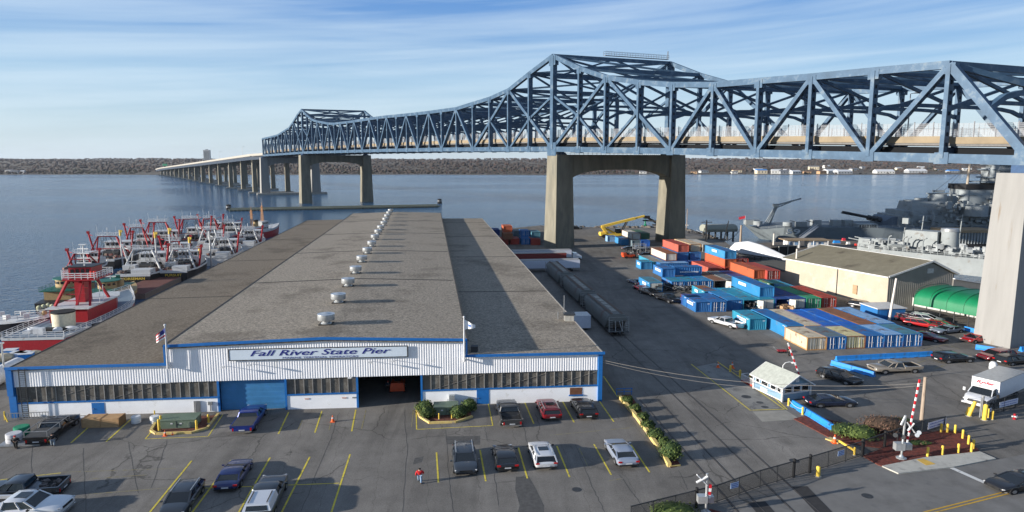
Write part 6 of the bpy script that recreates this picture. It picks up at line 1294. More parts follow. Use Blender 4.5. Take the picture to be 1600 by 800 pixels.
WCB = mat('cable_pale', (.30, .27, .24), .7); qa = Q(A3, 0, 4.3); cable(qa, g1 + Vector((0, 0, h1 - .6)), 1.2, .022, WCB, 'overhead_cable', 'pale cable from the shed corner to the utility pole, upper strand'); cable(qa - Vector((0, 0, .2)), g1 + Vector((0, 0, h1 - .8)), 1.5, .018, WCB, 'overhead_cable', 'thin lower strand of the cable from the shed corner')
# chain link fences
def chainlink():
    m = bpy.data.materials.new('chain_link'); m.use_nodes = True; t = m.node_tree; b = t.nodes['Principled BSDF']; b.inputs['Base Color'].default_value = (.03, .03, .03, 1); b.inputs['Roughness'].default_value = .7
    tc = N(t, 'ShaderNodeTexCoord'); outs = []
    for a in (pi / 4, -pi / 4):
        mp = N(t, 'ShaderNodeMapping'); mp.inputs['Rotation'].default_value = (0, a, 0); t.links.new(tc.outputs['Object'], mp.inputs[0]); s = N(t, 'ShaderNodeSeparateXYZ'); t.links.new(mp.outputs[0], s.inputs[0])
        f = N(t, 'ShaderNodeMath', operation='PINGPONG'); f.inputs[1].default_value = .03; t.links.new(s.outputs[0], f.inputs[0]); g = N(t, 'ShaderNodeMath', operation='LESS_THAN'); g.inputs[1].default_value = .0085; t.links.new(f.outputs[0], g.inputs[0]); outs.append(g.outputs[0])
    mx = N(t, 'ShaderNodeMath', operation='MAXIMUM'); t.links.new(outs[0], mx.inputs[0]); t.links.new(outs[1], mx.inputs[1]); t.links.new(mx.outputs[0], b.inputs['Alpha']); return m
CLM = chainlink()
def fence(px, label, h=1.32, post=2.1, heavy=(), name='chain_link_fence', banner=None):
    P = [Vector((*G(x, y), 0)) for x, y in px]; t = thing(name, label, 'fence', tuple(P[0]), 0, 'black chain link fences')
    for i, (p, q) in enumerate(zip(P[:-1], P[1:])):
        a = atan2(q.y - p.y, q.x - p.x); L = (q - p).length; o = MB(); o.add([(0, 0, .05), (L, 0, .05), (L, 0, h), (0, 0, h)], [(0, 1, 2, 3)]); ob = o.build('mesh_panel', CLM, t); ob.location = p - P[0]; ob.rotation_euler = (0, 0, a)
        b = MB(); b.beam((0, 0, h), (L, 0, h), .06); b.beam((0, 0, .08), (L, 0, .08), .04); r_ = b.build('top_rail', DK, t); r_.location = p - P[0]; r_.rotation_euler = (0, 0, a); n = max(1, round(L / post))
        for k in range(n + 1):
            if k == n and i < len(P) - 2: continue
            b = MB(); hv = (i, k) in heavy; b.cyl((L * k / n, 0, 0), (L * k / n, 0, h + (.18 if hv else .04)), .11 if hv else .04, 8); po = b.build('post', BLK if hv else DK, t); po.location = p - P[0]; po.rotation_euler = (0, 0, a)
    return t, P
fence([(985, 820), (1120, 785), (1187, 761), (1265, 738.5)], 'long black chain link gate across the railway at the bottom', heavy=((2, 2), (0, 3)))
fence([(1265, 738.5), (1347, 713)], 'chain link gate leaf between the heavy black posts', heavy=((0, 0), (0, 3)))
fence([(1348, 712), (1382, 699.5), (1440, 680), (1475, 672.5)], 'black chain link fence across the mulch island with a banner', heavy=((0, 0), (1, 0), (2, 2)))
fence([(1536, 652), (1568, 643), (1620, 626)], 'dark fence with a white banner beside the box truck', h=1.45, heavy=((0, 0),))
def sign(x, y, w, h, m, label, rz, lines=None, z0=.5, name='fence_sign', lc=None):
    g = G(x, y); t = thing(name, label, 'sign', (*g, 0), rz); b = MB(); b.box((0, -.06, z0 + h / 2), (w, .02, h)); p = b.build('sign_panel', m, t)
    if lines:
        b = MB(); rr = random.Random(int(x))
        for k in range(lines):
            zz = z0 + h * (1 - (k + .6) / (lines + .2)); x0 = -w * .4
            while x0 < w * .38: ww = rr.uniform(.05, .14) * w; b.box((x0 + ww / 2, -.075, zz), (ww * .8, .01, h / (lines + 1) * .45)); x0 += ww
        b.build('lettering', lc or NAV, p)
fa = radians(27); SW = mat('sign_pale_blue', (.45, .55, .75), .6, 0, .03); BW = mat('banner_white', (.60, .60, .68), .7, 0, .06)
sign(1146, 776, .75, .42, SW, 'small blue and white notice on the long chain link gate', radians(25), 3, .7); sign(1312, 724, .75, .42, SW, 'small blue and white notice on the gate leaf near the shrubs', fa, 3, .7)
sign(1462, 675.5, 2.7, .6, BW, 'white printed banner on the island fence', radians(28), 2, .55, 'banner', mat('banner_ink', (.18, .2, .42), .7)); sign(1574, 641, 3.0, .55, BW, 'white printed banner on the fence beside the truck', radians(25), 2, .5, 'banner', m_('banner_ink')); sign(1522 + 22, 650.5, .6, .4, BW, 'small round edged plate on the truck gate', radians(25), 1, .45)
t = thing('gate_beam', 'low yellow beam lying between the orange cone and a bollard', 'barrier', (*G(1311, 694), 0), hd((1311, 694), (1336, 710))); b = MB(); b.beam((0, 0, .3), (2.1, 0, .3), .12, .16); b.build('beam', YEL, t); b = MB(); b.box((-.7, 0, .05), (1.2, .7, .1), .4); b.build('foot', KRB, t)
t = thing('fire_hydrant', 'red and white fire hydrant near the right edge', 'fire hydrant', (*G(1585, 655), 0)); b = MB(); b.lathe([(.16, 0), (.16, .06), (.11, .08), (.11, .4), (.14, .42), (.10, .52), (.03, .56)], 12); b.build('barrel', RED, t); b = MB(); b.cyl((-.25, 0, .28), (.25, 0, .28), .08, 8); b.cyl((0, -.2, .28), (0, 0, .28), .09, 8); b.build('outlets', WHT, t)
t = thing('gate_post_pipe', 'grey steel gate post standing behind the thick bollard', 'gate post', (*G(1531, 652), 0)); b = MB(); b.cyl((0, 0, 0), (0, 0, 1.9), .07, 8); b.cyl((.35, .3, 0), (.35, .3, 2.0), .12, 10); b.build('post', GRY, t); b = MB(); b.cyl((.35, .3, 2.0), (.35, .3, 2.06), .15, 10); b.build('cap', LGR, t)
t = thing('white_bin', 'rounded white bin behind the box truck', 'bin', (*G(1551, 579), 0)); b = MB(); b.lathe([(.35, 0), (.42, .3), (.4, .85), (.25, 1.05), (.05, 1.1)], 12); b.build('shell', WHT, t); b = MB(); b.cyl((0, 0, .55), (0, 0, .6), .43, 12); b.build('band', GRY, t)
t = thing('push_cart', 'small red hand cart beside the man at the gate arm', 'cart', (*G(1221, 551), 0)); b = MB(); b.box((0, 0, .3), (1.1, .6, .12)); b.build('deck', RED, t); b = MB(); b.path([(-.6, -.25, .3), (-1.0, -.25, .7), (-1.0, .25, .7), (-.6, .25, .3)], .03); b.build('handle', GRY, t); [MB().cyl((x, -.3, .14), (x, .3, .14), .14, 10).build('wheel', BLK, t) for x in (-.4, .4)]
# ------------------------------------------------------------------ beige warehouse, annex, shed, canopy, wall
WB_ = mat('warehouse_cream', (.42, .36, .28), .8, 0, .1, .4, dirt=(.47, .42, .36), dirt_amt=.2, dscale=.25); GSD = mat('warehouse_grey_siding', (.30, .28, .25), .7, 0, .12, .8); WRF = mat('warehouse_roof', (.165, .155, .12), .9, 0, .15, .8, dirt=(.09, .08, .065), dirt_amt=.1, dscale=.2)
pn = Vector((*G(1385, 479), 0)); pf_ = Vector((*G(1226, 443), 0)); pr = Vector((*G(1487, 474), 0)); ey = (pf_ - pn); ex = (pr - pn); Ld = ey.length; Lw = ex.length; ey.normalize(); ex.normalize()
he = ZY(433, pn.y); hr = he + 2.3; t = thing('warehouse', 'beige and grey metal warehouse with olive brown gabled roof', 'warehouse', tuple(pn))
pl = lambda a, d, z: tuple(ex * a + ey * d + up * z)
kr = Lw * .62
b = MB(); b.add([pl(0, 0, 0), pl(0, Ld, 0), pl(0, Ld, he), pl(0, 0, he)], [(0, 1, 2, 3)]); b.build('long_wall', WB_, t)
b = MB(); b.add([pl(0, 0, 0), pl(Lw, 0, 0), pl(Lw, 0, he), pl(kr, 0, hr), pl(0, 0, he)], [(0, 1, 2, 3, 4)]); b.add([pl(0, Ld, 0), pl(Lw, Ld, 0), pl(Lw, Ld, he), pl(kr, Ld, hr), pl(0, Ld, he)], [(0, 1, 2, 3, 4)]); b.add([pl(Lw, 0, 0), pl(Lw, Ld, 0), pl(Lw, Ld, he), pl(Lw, 0, he)], [(0, 1, 2, 3)]); b.build('gable_wall', GSD, t)
b = MB(); n = 34
for k in range(n): a = Lw * k / n; zt_ = he + (hr - he) * (a / kr if a < kr else (Lw - a) / (Lw - kr)); b.beam(Vector(pl(a, 0, 0)) - ey * .04, Vector(pl(a, 0, zt_)) - ey * .02, .08, .04)
b.build('siding_ribs', GSD, t)
b = MB()
b.loft([[pl(-.4, d, he - .05), pl(kr, d, hr + .05), pl(kr, d, hr + .25), pl(-.4, d, he + .15)] for d in (-.4, Ld + .4)], False); b.loft([[pl(kr, d, hr + .05), pl(Lw + .4, d, he - .05), pl(Lw + .4, d, he + .15), pl(kr, d, hr + .25)] for d in (-.4, Ld + .4)], False); b.build('roof', WRF, t)
b = MB(); [b.beam(pl(a0, d, z0 + .12), pl(a1, d, z1 + .12), .12, .28) for d in (-.5, Ld + .5) for a0, z0, a1, z1 in ((-.4, he, kr, hr + .1), (kr, hr + .1, Lw + .4, he))]; b.beam(pl(kr, -.4, hr + .3), pl(kr, Ld + .4, hr + .3), .3, .06); b.beam(pl(-.48, -.4, he + .0), pl(-.48, Ld + .4, he), .1, .2); b.build('roof_trim', WHT, t)
b = MB(); b.box(pl(kr, -.06, he + .8), (1.2, .1, .8), atan2(ex.y, ex.x)); b.build('gable_vent', LGR, t)
b = MB(); v = Vector(pl(-.05, Ld * .28, he * .35)); b.box(tuple(v), (.08, 1.1, 1.6), atan2(ex.y, ex.x)); b.build('patch_panel', mat('patch_brown', (.4, .25, .15), .8), t); b = MB(); b.beam(pl(-.05, Ld * .45, 0), pl(-.05, Ld * .45, he), .12); b.build('wall_seam', DK, t)
an = Vector((*G(1197, 437), 0)); t = thing('warehouse_annex', 'low beige annex with flat grey roof behind the containers', 'warehouse', tuple(pf_)); b = MB(); L2 = 14; b.add([tuple(ex * 0 + up * z) for z in (0, 2.4)] + [tuple(ey * L2 + up * z) for z in (2.4, 0)] + [tuple(ex * 8 + up * z) for z in (0, 2.4)] + [tuple(ex * 8 + ey * L2 + up * z) for z in (2.4, 0)], [(0, 1, 2, 3), (4, 5, 6, 7), (0, 1, 5, 4), (3, 2, 6, 7)]); b.build('wall', WB_, t); b = MB(); b.loft([[tuple(ex * a + ey * d + up * z) for a, z in ((-.2, 2.4), (8, 2.6), (8, 2.75), (-.2, 2.55))] for d in (0.05, L2)], False); b.build('roof', mat('roof_felt', (.10, .10, .095), .9), t)
an = Vector((*G(1386, 480), 0)) + ex * (Lw + .1) + ey * .3; t = thing('warehouse_lean_to', 'low grey lean-to at the right end of the warehouse', 'shed', tuple(an)); b = MB(); b.loft([[tuple(ex * a + ey * d + up * z) for a, z in ((0, 0), (0, he - .8), (6.5, he - 1.9), (6.5, 0))] for d in (0, 12)], False); b.build('wall', GSD, t); b = MB(); b.loft([[tuple(ex * a + ey * d + up * z) for a, z in ((-.02, he - .75), (-.02, he - .6), (6.8, he - 1.75), (6.8, he - 1.9))] for d in (-.3, 12.3)], False); b.build('roof', WHT, t)
p = Vector((*G(1391, 500), 0)); t = thing('blue_shed', 'small blue shed with flat white roof behind the front containers', 'shed', tuple(p), .12); b = MB(); b.span(-2.2, 2.4, 0, 4.2, 0, 1.75); b.build('wall', cm('blue'), t); b = MB(); b.span(-2.35, 2.55, -.15, 4.35, 1.75, 1.87); b.build('roof', WHT, t); b = MB(); b.span(-1.8, -.6, -.04, -.01, .05, 1.5); b.build('door', BLU, t)
# green fabric canopy: curved vault seen from its side, on posts
ca = Vector((*G(1426, 492), 0)); cb_ = Vector((*G(1560, 520), 0)); L = (cb_ - ca).length; t = thing('canopy_tent', 'big green curved canopy roof on posts beside the right bridge column', 'canopy', tuple(ca), atan2(cb_.y - ca.y, cb_.x - ca.x))
GRN = mat('canopy_green', (.008, .165, .07), .45, 0, .1, .6); z0 = 1.75; Wc = 10; Hc = 2.75; prof = []
for k in range(17): a = pi * k / 16; prof.append((Wc / 2 - Wc / 2 * (abs(cos(a)) ** .75) * (1 if cos(a) > 0 else -1), z0 + Hc * sin(a) ** .55))
b = MB(); rings = []
ns = 24
for i in range(ns + 1):
    x = L * i / ns; e_ = 1 - (.10 if i == 0 else 0); pu = .06 * abs(sin(pi * i * 5 / ns)); rings.append([(x, y, z0 + (z - z0) * e_ * (1 - .03 * sin(pi * i * 5 / ns) ** 2)) for y, z in prof])
b.loft(rings, True, False, False); b.add(rings[0], [tuple(range(len(prof)))]); b.build('canopy_fabric', GRN, t)
b = MB()
for i in range(6):
    x = L * i / 5; b.path([(x, y, z + .03) for y, z in prof], .05, 5)
b.build('canopy_ribs', mat('rib_green', (.02, .14, .07), .5), t)
for i in range(7):
    for y in (.05, Wc - .05): b = MB(); b.cyl((L * i / 6, y, 0), (L * i / 6, y, z0), .07, 6); b.build('post', DK, t)
wa = Vector((*G(1388, 476), 0)) + Vector((0, 1.2, 0)); t = thing('block_wall', 'low pale block wall running under the green canopy', 'wall', tuple(wa), atan2(cb_.y - ca.y, cb_.x - ca.x)); b = MB(); b.span(0, 26, 2.5, 2.8, 0, 1.3); b.build('wall', mat('block_pale', (.45, .45, .43), .85, 0, .08, 1), t); b = MB(); b.span(0, 26, 2.45, 2.85, 1.3, 1.38); b.build('coping', CONC, t)
# wrapped boat, jetty things
t = thing('wrapped_boat', 'large boat shrink wrapped in white plastic on the wharf', 'boat', (*G(1184, 404), 0), hd((1150, 398), (1228, 410))); t.scale = (1.05, 1.1, 1.3)
b = MB(); rings = []
for x, w, z in ((-8.4, .8, 1.0), (-7, 1.8, 2.4), (-3, 2.3, 3.0), (1, 2.3, 2.6), (4.5, 1.8, 1.9), (7.2, .9, 1.3), (8.6, .1, 1.0)):
    rings.append([(x, w, .9), (x, w * .85, .9 + (z - .9) * .55), (x, w * .1, z + .1), (x, -w * .1, z + .1), (x, -w * .85, .9 + (z - .9) * .55), (x, -w, .9), (x, -w * .5, .5), (x, w * .5, .5)])
b.loft(rings, False); b.build('shrink_wrap', mat('shrink_wrap', (.62, .64, .68), .4, 0, .03), t); b = MB(); [b.beam((x, s * 1.2, 0), (x, s * .9, .7), .15) for x in (-5, 0, 4) for s in (-1, 1)]; b.build('boat_stands', DK, t)
def junk(x, y, n, label, spread, m, hmax=1.2, seed=1):
    rr = random.Random(seed); t = thing('scrap_pile', label, 'scrap pile', (*G(x, y), 0), AW_, 'heaps of gear between the containers'); b = MB()
    for k in range(n): b.box((rr.uniform(-spread, spread), rr.uniform(-1.5, 1.5), rr.uniform(.2, hmax)), (rr.uniform(.2, 1.0), rr.uniform(.2, .9), rr.uniform(.1, .5)), rr.random() * 3)
    b.build('boxes', m, t); b = MB(); [b.beam((rr.uniform(-spread, spread), rr.uniform(-1.5, 1.5), .2), (rr.uniform(-spread, spread), rr.uniform(-1.5, 1.5), hmax + .2), .06) for _ in range(n // 2)]; b.build('poles', GRY, t)
DKS = mat('scrap_dark', (.03, .03, .033), .8, 0, .8, 2); junk(1045, 453, 40, 'dark heap of machinery left of the rear door row', 3.2, DKS, 1.3, 3); junk(1070, 456, 30, 'dark heap of gear in front of the blue doors', 2.6, DKS, .9, 4)
junk(1226, 484, 10, 'brown cardboard boxes before the navy open container', 1.5, mat('cardboard', (.40, .24, .13), .8), .6, 5); junk(1172, 482, 12, 'dark clutter inside the open teal container', 1.1, DKS, 1.0, 6); junk(1001, 397, 20, 'scaffold and dark gear beside the right bridge column', 2.5, DKS, 1.6, 7); junk(1140, 392, 26, 'pale rubble and timber heap on the shore behind the blue stack', 4.5, mat('rubble_pale', (.4, .33, .25), .9, 0, .4, 1), .8, 8); junk(1090, 365, 16, 'dark gear heap on the far jetty', 3.5, DKS, 1.0, 9)
t = thing('jetty_hut', 'grey barrel shaped hut on dark legs at the end of the jetty', 'hut', (*G(1122, 372), 0), .15); b = MB(); b.loft([[(x, 3 * cos(pi * k / 8), 3.0 + 1.4 * sin(pi * k / 8)) for k in range(9)] + [(x, -2.6, 2.2), (x, 2.6, 2.2)] for x in (-5, 5)], True); b.build('shell', mat('hut_grey', (.28, .29, .25), .8), t); b = MB(); [b.cyl((x, y, -1), (x, y, 2.3), .3, 6) for x in (-4, 0, 4) for y in (-2, 2)]; b.build('legs', DK, t)
t = thing('scaffold_frame', 'tall grey scaffold rack in front of the right bridge column', 'scaffold', (*G(1000, 399), 0), .1); b = MB(); [b.beam((x, y, 0), (x, y, 4.2), .14) for x in (-1.5, 0, 1.5) for y in (0, 1.6)]; [b.beam((-1.5, y, z), (1.5, y, z), .1) for z in (1.2, 2.6, 4.0) for y in (0, 1.6)]; b.build('tubes', LGR, t, K * 1.1); b = MB(); b.box((0, .8, 2.6 * .7), (3, 1.6, .06)); b.build('platform', GRY, t)
t = thing('quay_boat_wreck', 'dark low work float at the far quay edge beside the column', 'float', (*G(892, 358), 0), 0); b = MB(); b.box((0, 0, .5), (4, 1.8, 1.0), 0, (.8, .8)); b.build('hull', DK, t); b = MB(); b.box((0, 0, 1.1), (2.2, 1.2, .3)); b.build('top', BLK, t)
b = MB(); rr = random.Random(11)
for k in range(240):
    f = rr.random(); px_ = 880 + f * 250; py_ = 355.5 + max(0, (px_ - 1060)) * .28; g = G(px_ + rr.uniform(-3, 3), py_); s = rr.uniform(.3, .9); b.blob((g[0], g[1] + rr.uniform(-1, 3), rr.uniform(-.8, .2)), (s * 1.2, s, s * .7), 5, 4)
tag(b.build('riprap_rocks', mat('rock_grey', (.16, .14, .12), .95, 0, .4, .8, .5)), 'loose grey rocks along the far quay edge', kind='stuff')
# ------------------------------------------------------------------ vessels
HBK = mat('hull_black', (.018, .018, .02), .5); HRD = mat('hull_red', (.33, .012, .02), .45, dirt=(.15, .03, .02), dirt_amt=.1); NGR = mat('navy_grey', (.19, .22, .235), .7, 0, .1, .3, dirt=(.10, .115, .125), dirt_amt=.15, dscale=.2); NLG = mat('navy_light_grey', (.25, .275, .285), .7, 0, .12, .4, dirt=(.16, .14, .12), dirt_amt=.12, dscale=.6); TAN = mat('house_buff', (.38, .27, .13), .6); GRNB = mat('tug_green', (.01, .12, .08), .5); DKT = mat('deck_teak', (.16, .14, .12), .9); WB = mat('boat_white', (.52, .53, .53), .5, 0, .06, 1, dirt=(.3, .22, .16), dirt_amt=.14); MST = mat('mast_buff', (.50, .26, .12), .6); DKB = mat('deck_blue_grey', (.16, .21, .26), .7); NDK = mat('navy_deck', (.10, .125, .15), .8); DRS = mat('rust_deck', (.13, .05, .04), .9)
def hull(b, L, B, zd, bow=1.2, stern=.8, flare=.85, sheer=.9, n=14):
    rings = []
    for k in range(n + 1):
        f = k / n; x = L * f
        w = B / 2 * (1 - max(0, (f - .6) / .4) ** 2.2 * .97) * (stern + (1 - stern) * min(1, f / .25)); z = zd + sheer * max(0, (f - .45) / .55) ** 2 + .15 * max(0, (.25 - f) / .25)
        xo = bow * max(0, (f - .7) / .3) ** 2; fl = flare if f < .6 else flare - .3 * (f - .6) / .4
        rings.append([(x, w * fl, -1.2), (x + xo * .5, w * .96, z * .35), (x + xo, w, z), (x + xo, w * .96, z), (x + xo, -w * .96, z), (x + xo, -w, z), (x + xo * .5, -w * .96, z * .35), (x, -w * fl, -1.2)])
    b.loft(rings, False); return rings
def rails(b, pts, h, r=.045, step=1.6, n=2):
    for p, q in zip(pts[:-1], pts[1:]):
        p = Vector(p); q = Vector(q); L = (q - p).length; m = max(1, int(L / step))
        for k in range(m + 1): s = p.lerp(q, k / m); b.beam(s, s + up * h, r)
        for j in range(1, n + 1): b.beam(p + up * h * j / n, q + up * h * j / n, r)
def wins(t, x, y0, y1, z, n, face='x', s=1, par=None, hh=.3):
    for k in range(n):
        c = y0 + (y1 - y0) * (k + .5) / n; w = abs(y1 - y0) / n * .32; b = MB()
        if face == 'x': b.span(x - .03, x + .03, c - w, c + w, z - hh, z + hh)
        else: b.span(c - w, c + w, x - .03, x + .03, z - hh, z + hh)
        b.build('window', GL, par or t)
def vessel(name, label, cat, xy, rz, group=None): return thing(name, label, cat, (xy[0], xy[1], WZ), rz, group)
# dragger: stern towards the camera
def dragger(xy, rz, label, hullm, gcol, L=20, B=6, hs=1.0, booms=True, masttop=9.5, nm=None, gz=7.2, whitegal=False, name='fishing_boat'):
    t = vessel(name, label, 'fishing boat', xy, rz, 'fishing boats rafted along the pier')
    b = MB(); rg = hull(b, L, B, 2.1); b.build('hull', hullm, t); b = MB(); b.loft([[(r[2][0], r[2][1] + .06, r[2][2] - .05), (r[2][0], r[2][1] + .06, r[2][2] + .28), (r[2][0], r[2][1] - .1, r[2][2] + .28), (r[2][0], r[2][1] - .1, r[2][2] - .05)] for r in rg], False); b.loft([[(r[5][0], r[5][1] - .06, r[5][2] - .05), (r[5][0], r[5][1] - .06, r[5][2] + .28), (r[5][0], r[5][1] + .1, r[5][2] + .28), (r[5][0], r[5][1] + .1, r[5][2] - .05)] for r in rg], False); b.span(-.1, .15, -B * .4, B * .4, 1.9, 2.5); b.build('bulwark', WB, t)
    b = MB(); b.loft([[(x, r * .46 * B, 2.12), (x, -r * .46 * B, 2.12)] for x, r in ((.2, .85), (L * .3, 1), (L * .6, 1), (L * .8, .7))], False, False, False); b.build('deck', DRS if hullm is not DKB else DKB, t)
    hx = L * .52; b = MB(); b.span(hx, hx + L * .28, -B * .36, B * .36, 2.1, 3.9); b.build('deckhouse', WB, t); b = MB(); b.span(hx + .8, hx + L * .22, -B * .32, B * .32, 3.9, 5.3); wh = b.build('wheelhouse', WB, t); b = MB(); b.span(hx + .5, hx + L * .24, -B * .36, B * .36, 5.3, 5.42); b.build('roof', WB, t)
    wins(t, hx + .78, -B * .3, B * .3, 4.75, 5, par=wh); wins(t, hx - .02, -B * .3, B * .3, 3.2, 3); wins(t, -B * .325, hx + 1, hx + L * .2, 4.75, 4, 'y', par=wh); wins(t, B * .325, hx + 1, hx + L * .2, 4.75, 4, 'y', par=wh)
    b = MB(); gx = L * .30
    for s in (-1, 1): b.beam((gx - 1.2, s * B * .46, 2.2), (gx, s * B * .22, gz), .28); b.beam((gx + 3.0, s * B * .44, 2.2), (gx, s * B * .22, gz), .24)
    b.beam((gx, -B * .24, gz), (gx, B * .24, gz), .3); b.beam((gx - .7, -B * .36, 4.4), (gx - .7, B * .36, 4.4), .16); b.build('gantry', gcol, t)
    b = MB(); rails(b, [(gx - .3, -B * .26, gz + .1), (gx - .3, B * .26, gz + .1), (gx + .8, B * .26, gz + .1), (gx + .8, -B * .26, gz + .1), (gx - .3, -B * .26, gz + .1)], .75, .05, .8); b.span(gx - .3, gx + .8, -B * .26, B * .26, gz + .1, gz + .16); b.build('gantry_platform', WHT, t)
    b = MB(); b.cyl((gx + .2, 0, gz), (gx + .2, 0, masttop), .13, 8, .06); b.beam((gx + .2, -.7, masttop - 1.2), (gx + .2, .7, masttop - 1.2), .07); b.path([(gx + .2, -B * .2, gz), (gx + .2, -B * .22, masttop + .3)], .03); b.path([(gx, B * .22, gz), (gx, B * .25, masttop + .8)], .03); b.path([(gx, B * .1, gz), (gx, B * .1, masttop - .5)], .03); b.build('mast', WHT, t)
    if booms:
        for s in (-1, 1):
            b = MB(); b.cyl((L * .42, s * B * .44, 2.2), (L * .40, s * (B * .52 + .3), masttop * .86), .22, 8); b.box((L * .40, s * (B * .52 + .3), masttop * .86), (.7, .5, .6)); b.beam((L * .40, s * B * .52, masttop * .8), (L * .34, s * B * .5 - s * 1.0, masttop * .78), .12); b.build('outrigger', gcol if not whitegal else (RED if s < 0 else WB), t)
    b = MB(); rr = random.Random(int(xy[0] * 3)); [b.path([(gx, s * B * .2 * rr.random(), gz), (rr.uniform(.5, L * .5), s * B * .4 * rr.random(), 2.3)], .035, 4) for s in (-1, 1) for _ in range(7)]; b.build('rigging', DK, t)
    for x_, r_, z_ in ((L * .38, .75, 2.9), (1.8, .5, 2.6)): b = MB(); b.cyl((x_, -B * .2, z_), (x_, B * .2, z_), r_, 12); b.build('net_winch', DK, t)
    b = MB()
    for k in range(46): b.box((rr.uniform(.8, L * .5), rr.uniform(-B * .4, B * .4), rr.uniform(2.2, 2.8)), (rr.uniform(.3, 1.1), rr.uniform(.3, .9), rr.uniform(.3, .8)), rr.random() * 3)
    b.build('deck_gear', mat('gear_mixed', (.16, .13, .11), .8, 0, .9, 1.5, dirt=(.3, .04, .03), dirt_amt=.3), t)
    if whitegal: b = MB(); b.span(.1, L * .15, -B * .40, B * .05, 2.1, 3.3); b.span(L * .16, L * .27, B * .08, B * .38, 2.1, 3.8); b.build('shelter_house', WB, t)
    if nm: text('stern_name', nm, .75, mat('name_gold', (.6, .42, .05), .6), t, (-.25, 0, 1.45), (pi / 2, 0, -pi / 2), 0, .015, 1.2)
    return t
# place by the foot of the stern at the waterline
def W_(x, y): g = G(x, y, WZ); return (g[0] - .4, g[1])
AB = AD + .02
specs = [((156, 421), 'dragger with red gantry and tall red booms, leftmost of the fleet', HBK, RED, 21, 9.6, 9.6, None, False, 7.4), ((212, 446), 'black hulled boat with gold stern name and white frame gantry', HBK, WB, 20, 8.6, 8.9, 'NORSEMAN', True, 6.9),
         ((238, 398), 'white dragger with red booms and platform behind the gold named boat', WB, RED, 22, 9.8, 10.4, None, False, 8.6), ((275, 440), 'black hulled boat with gold letters close to the shed roof edge', HBK, WB, 18, 7, 8.0, 'PURSUIT', True, 6.4),
         ((292, 391), 'dragger with tall red gantry and railed white platform, centre of the fleet', WB, RED, 22, 9.8, 10.6, None, False, 8.7), ((322, 400), 'white dragger with yellow tipped posts beside the red gantry boat', WB, WB, 18, 6.6, 9.0, None, True, 6.8),
         ((352, 379), 'white boat with pale radar arch, right of the red gantries', DKB, WB, 18, 7.5, 8.2, None, True, 6.2),
         ((342, 415), 'white hulled dragger pressed against the shed roof edge, nearer one', WB, WB, 18, 6.8, 8.6, None, True, 6.4), ((384, 395), 'white hulled dragger at the shed roof edge, farther one', WB, WB, 18, 6.8, 8.0, None, True, 6.2), ((118, 440), 'small dragger with dark hull outside the leftmost red gantry boat', HBK, RED, 14, 6.0, 7.4, None, False, 5.6),
         ((262, 424), 'grey decked dragger squeezed between the gold lettered boats and the posts', WB, RED, 19, 6.6, 8.8, None, False, 6.6), ((205, 404), 'black dragger with a narrow red gantry behind the leftmost pair', HBK, RED, 20, 7.0, 10.0, None, False, 7.8), ((322, 380), 'white trawler with red booms right of the central red gantries', WB, RED, 20, 7.2, 9.8, None, False, 7.4)]
for (x, y), lb, hm, gc, L, B, mt, nm, wg, gz in specs: dragger(W_(x, y), AB, lb, hm, gc, L, B, nm=nm, masttop=mt, whitegal=wg, gz=gz)
# yellow tipped posts standing on the boats
for k, (x, y, yt) in enumerate(((246, 419, 363), (268, 415, 357), (298, 412, 371), (313, 414, 389), (247 + 83, 412, 361), (191, 405, 360))):
    g = Vector((*G(x, y, 0), 0)); t = thing('derrick_post', ('white derrick post with yellow tip, number %s along the fleet' % ['one', 'two', 'three', 'four', 'five', 'six'][k]) if k < 4 else ('plain grey pile standing tall right of the yellow tipped posts' if k == 4 else 'yellow headed grey post beside the leftmost red boom'), 'derrick post', (g.x, g.y, WZ), 0, 'posts among the fishing boats'); zt_ = ZY(yt, g.y) - WZ
    b = MB(); b.cyl((0, 0, 0), (0, 0, zt_), .22, 8, .16); b.build('post', WB if k != 4 else GRY, t)
    if k != 4: b = MB(); b.cyl((0, 0, zt_ - 1.3), (0, 0, zt_ + .1), .26, 8); b.box((.2, 0, zt_ - .2), (.6, .4, .5)); b.build('tip', YEL, t)
# buff masted ship with red hull
t = vessel('buoy_tender', 'white ship with red hull and two tall buff lattice masts', 'ship', G(376, 378, WZ), hd((376, 378), (452, 362)))
t.scale = (.8, .8, .8); L = 30; b = MB(); hull(b, L, 7, 2.6, 1.5, .85, sheer=1.3); b.build('hull', HRD, t); b = MB(); hull(b, L, 7.06, 3.4, 1.5, .85, sheer=1.5); b.v = [(x, y, max(z, 2.7)) for x, y, z in b.v]; b.build('bulwark', WB, t); b = MB(); b.span(8, 18, -2.4, 2.4, 3, 5.2); b.span(14, 19, -2, 2, 5.2, 7); b.build('superstructure', WB, t); wins(t, -2.45, 8.5, 17.5, 4.3, 7, 'y'); wins(t, -2.05, 14.3, 18.7, 6.2, 4, 'y')
b = MB(); b.cyl((12.0, 0, 5), (12.0, 0, 7.6), 1.1, 14, 1.0); fn = b.build('funnel', TAN, t); b = MB(); b.cyl((12.0, 0, 7.2), (12.0, 0, 7.9), 1.12, 14); b.build('funnel_top', BLK, fn)
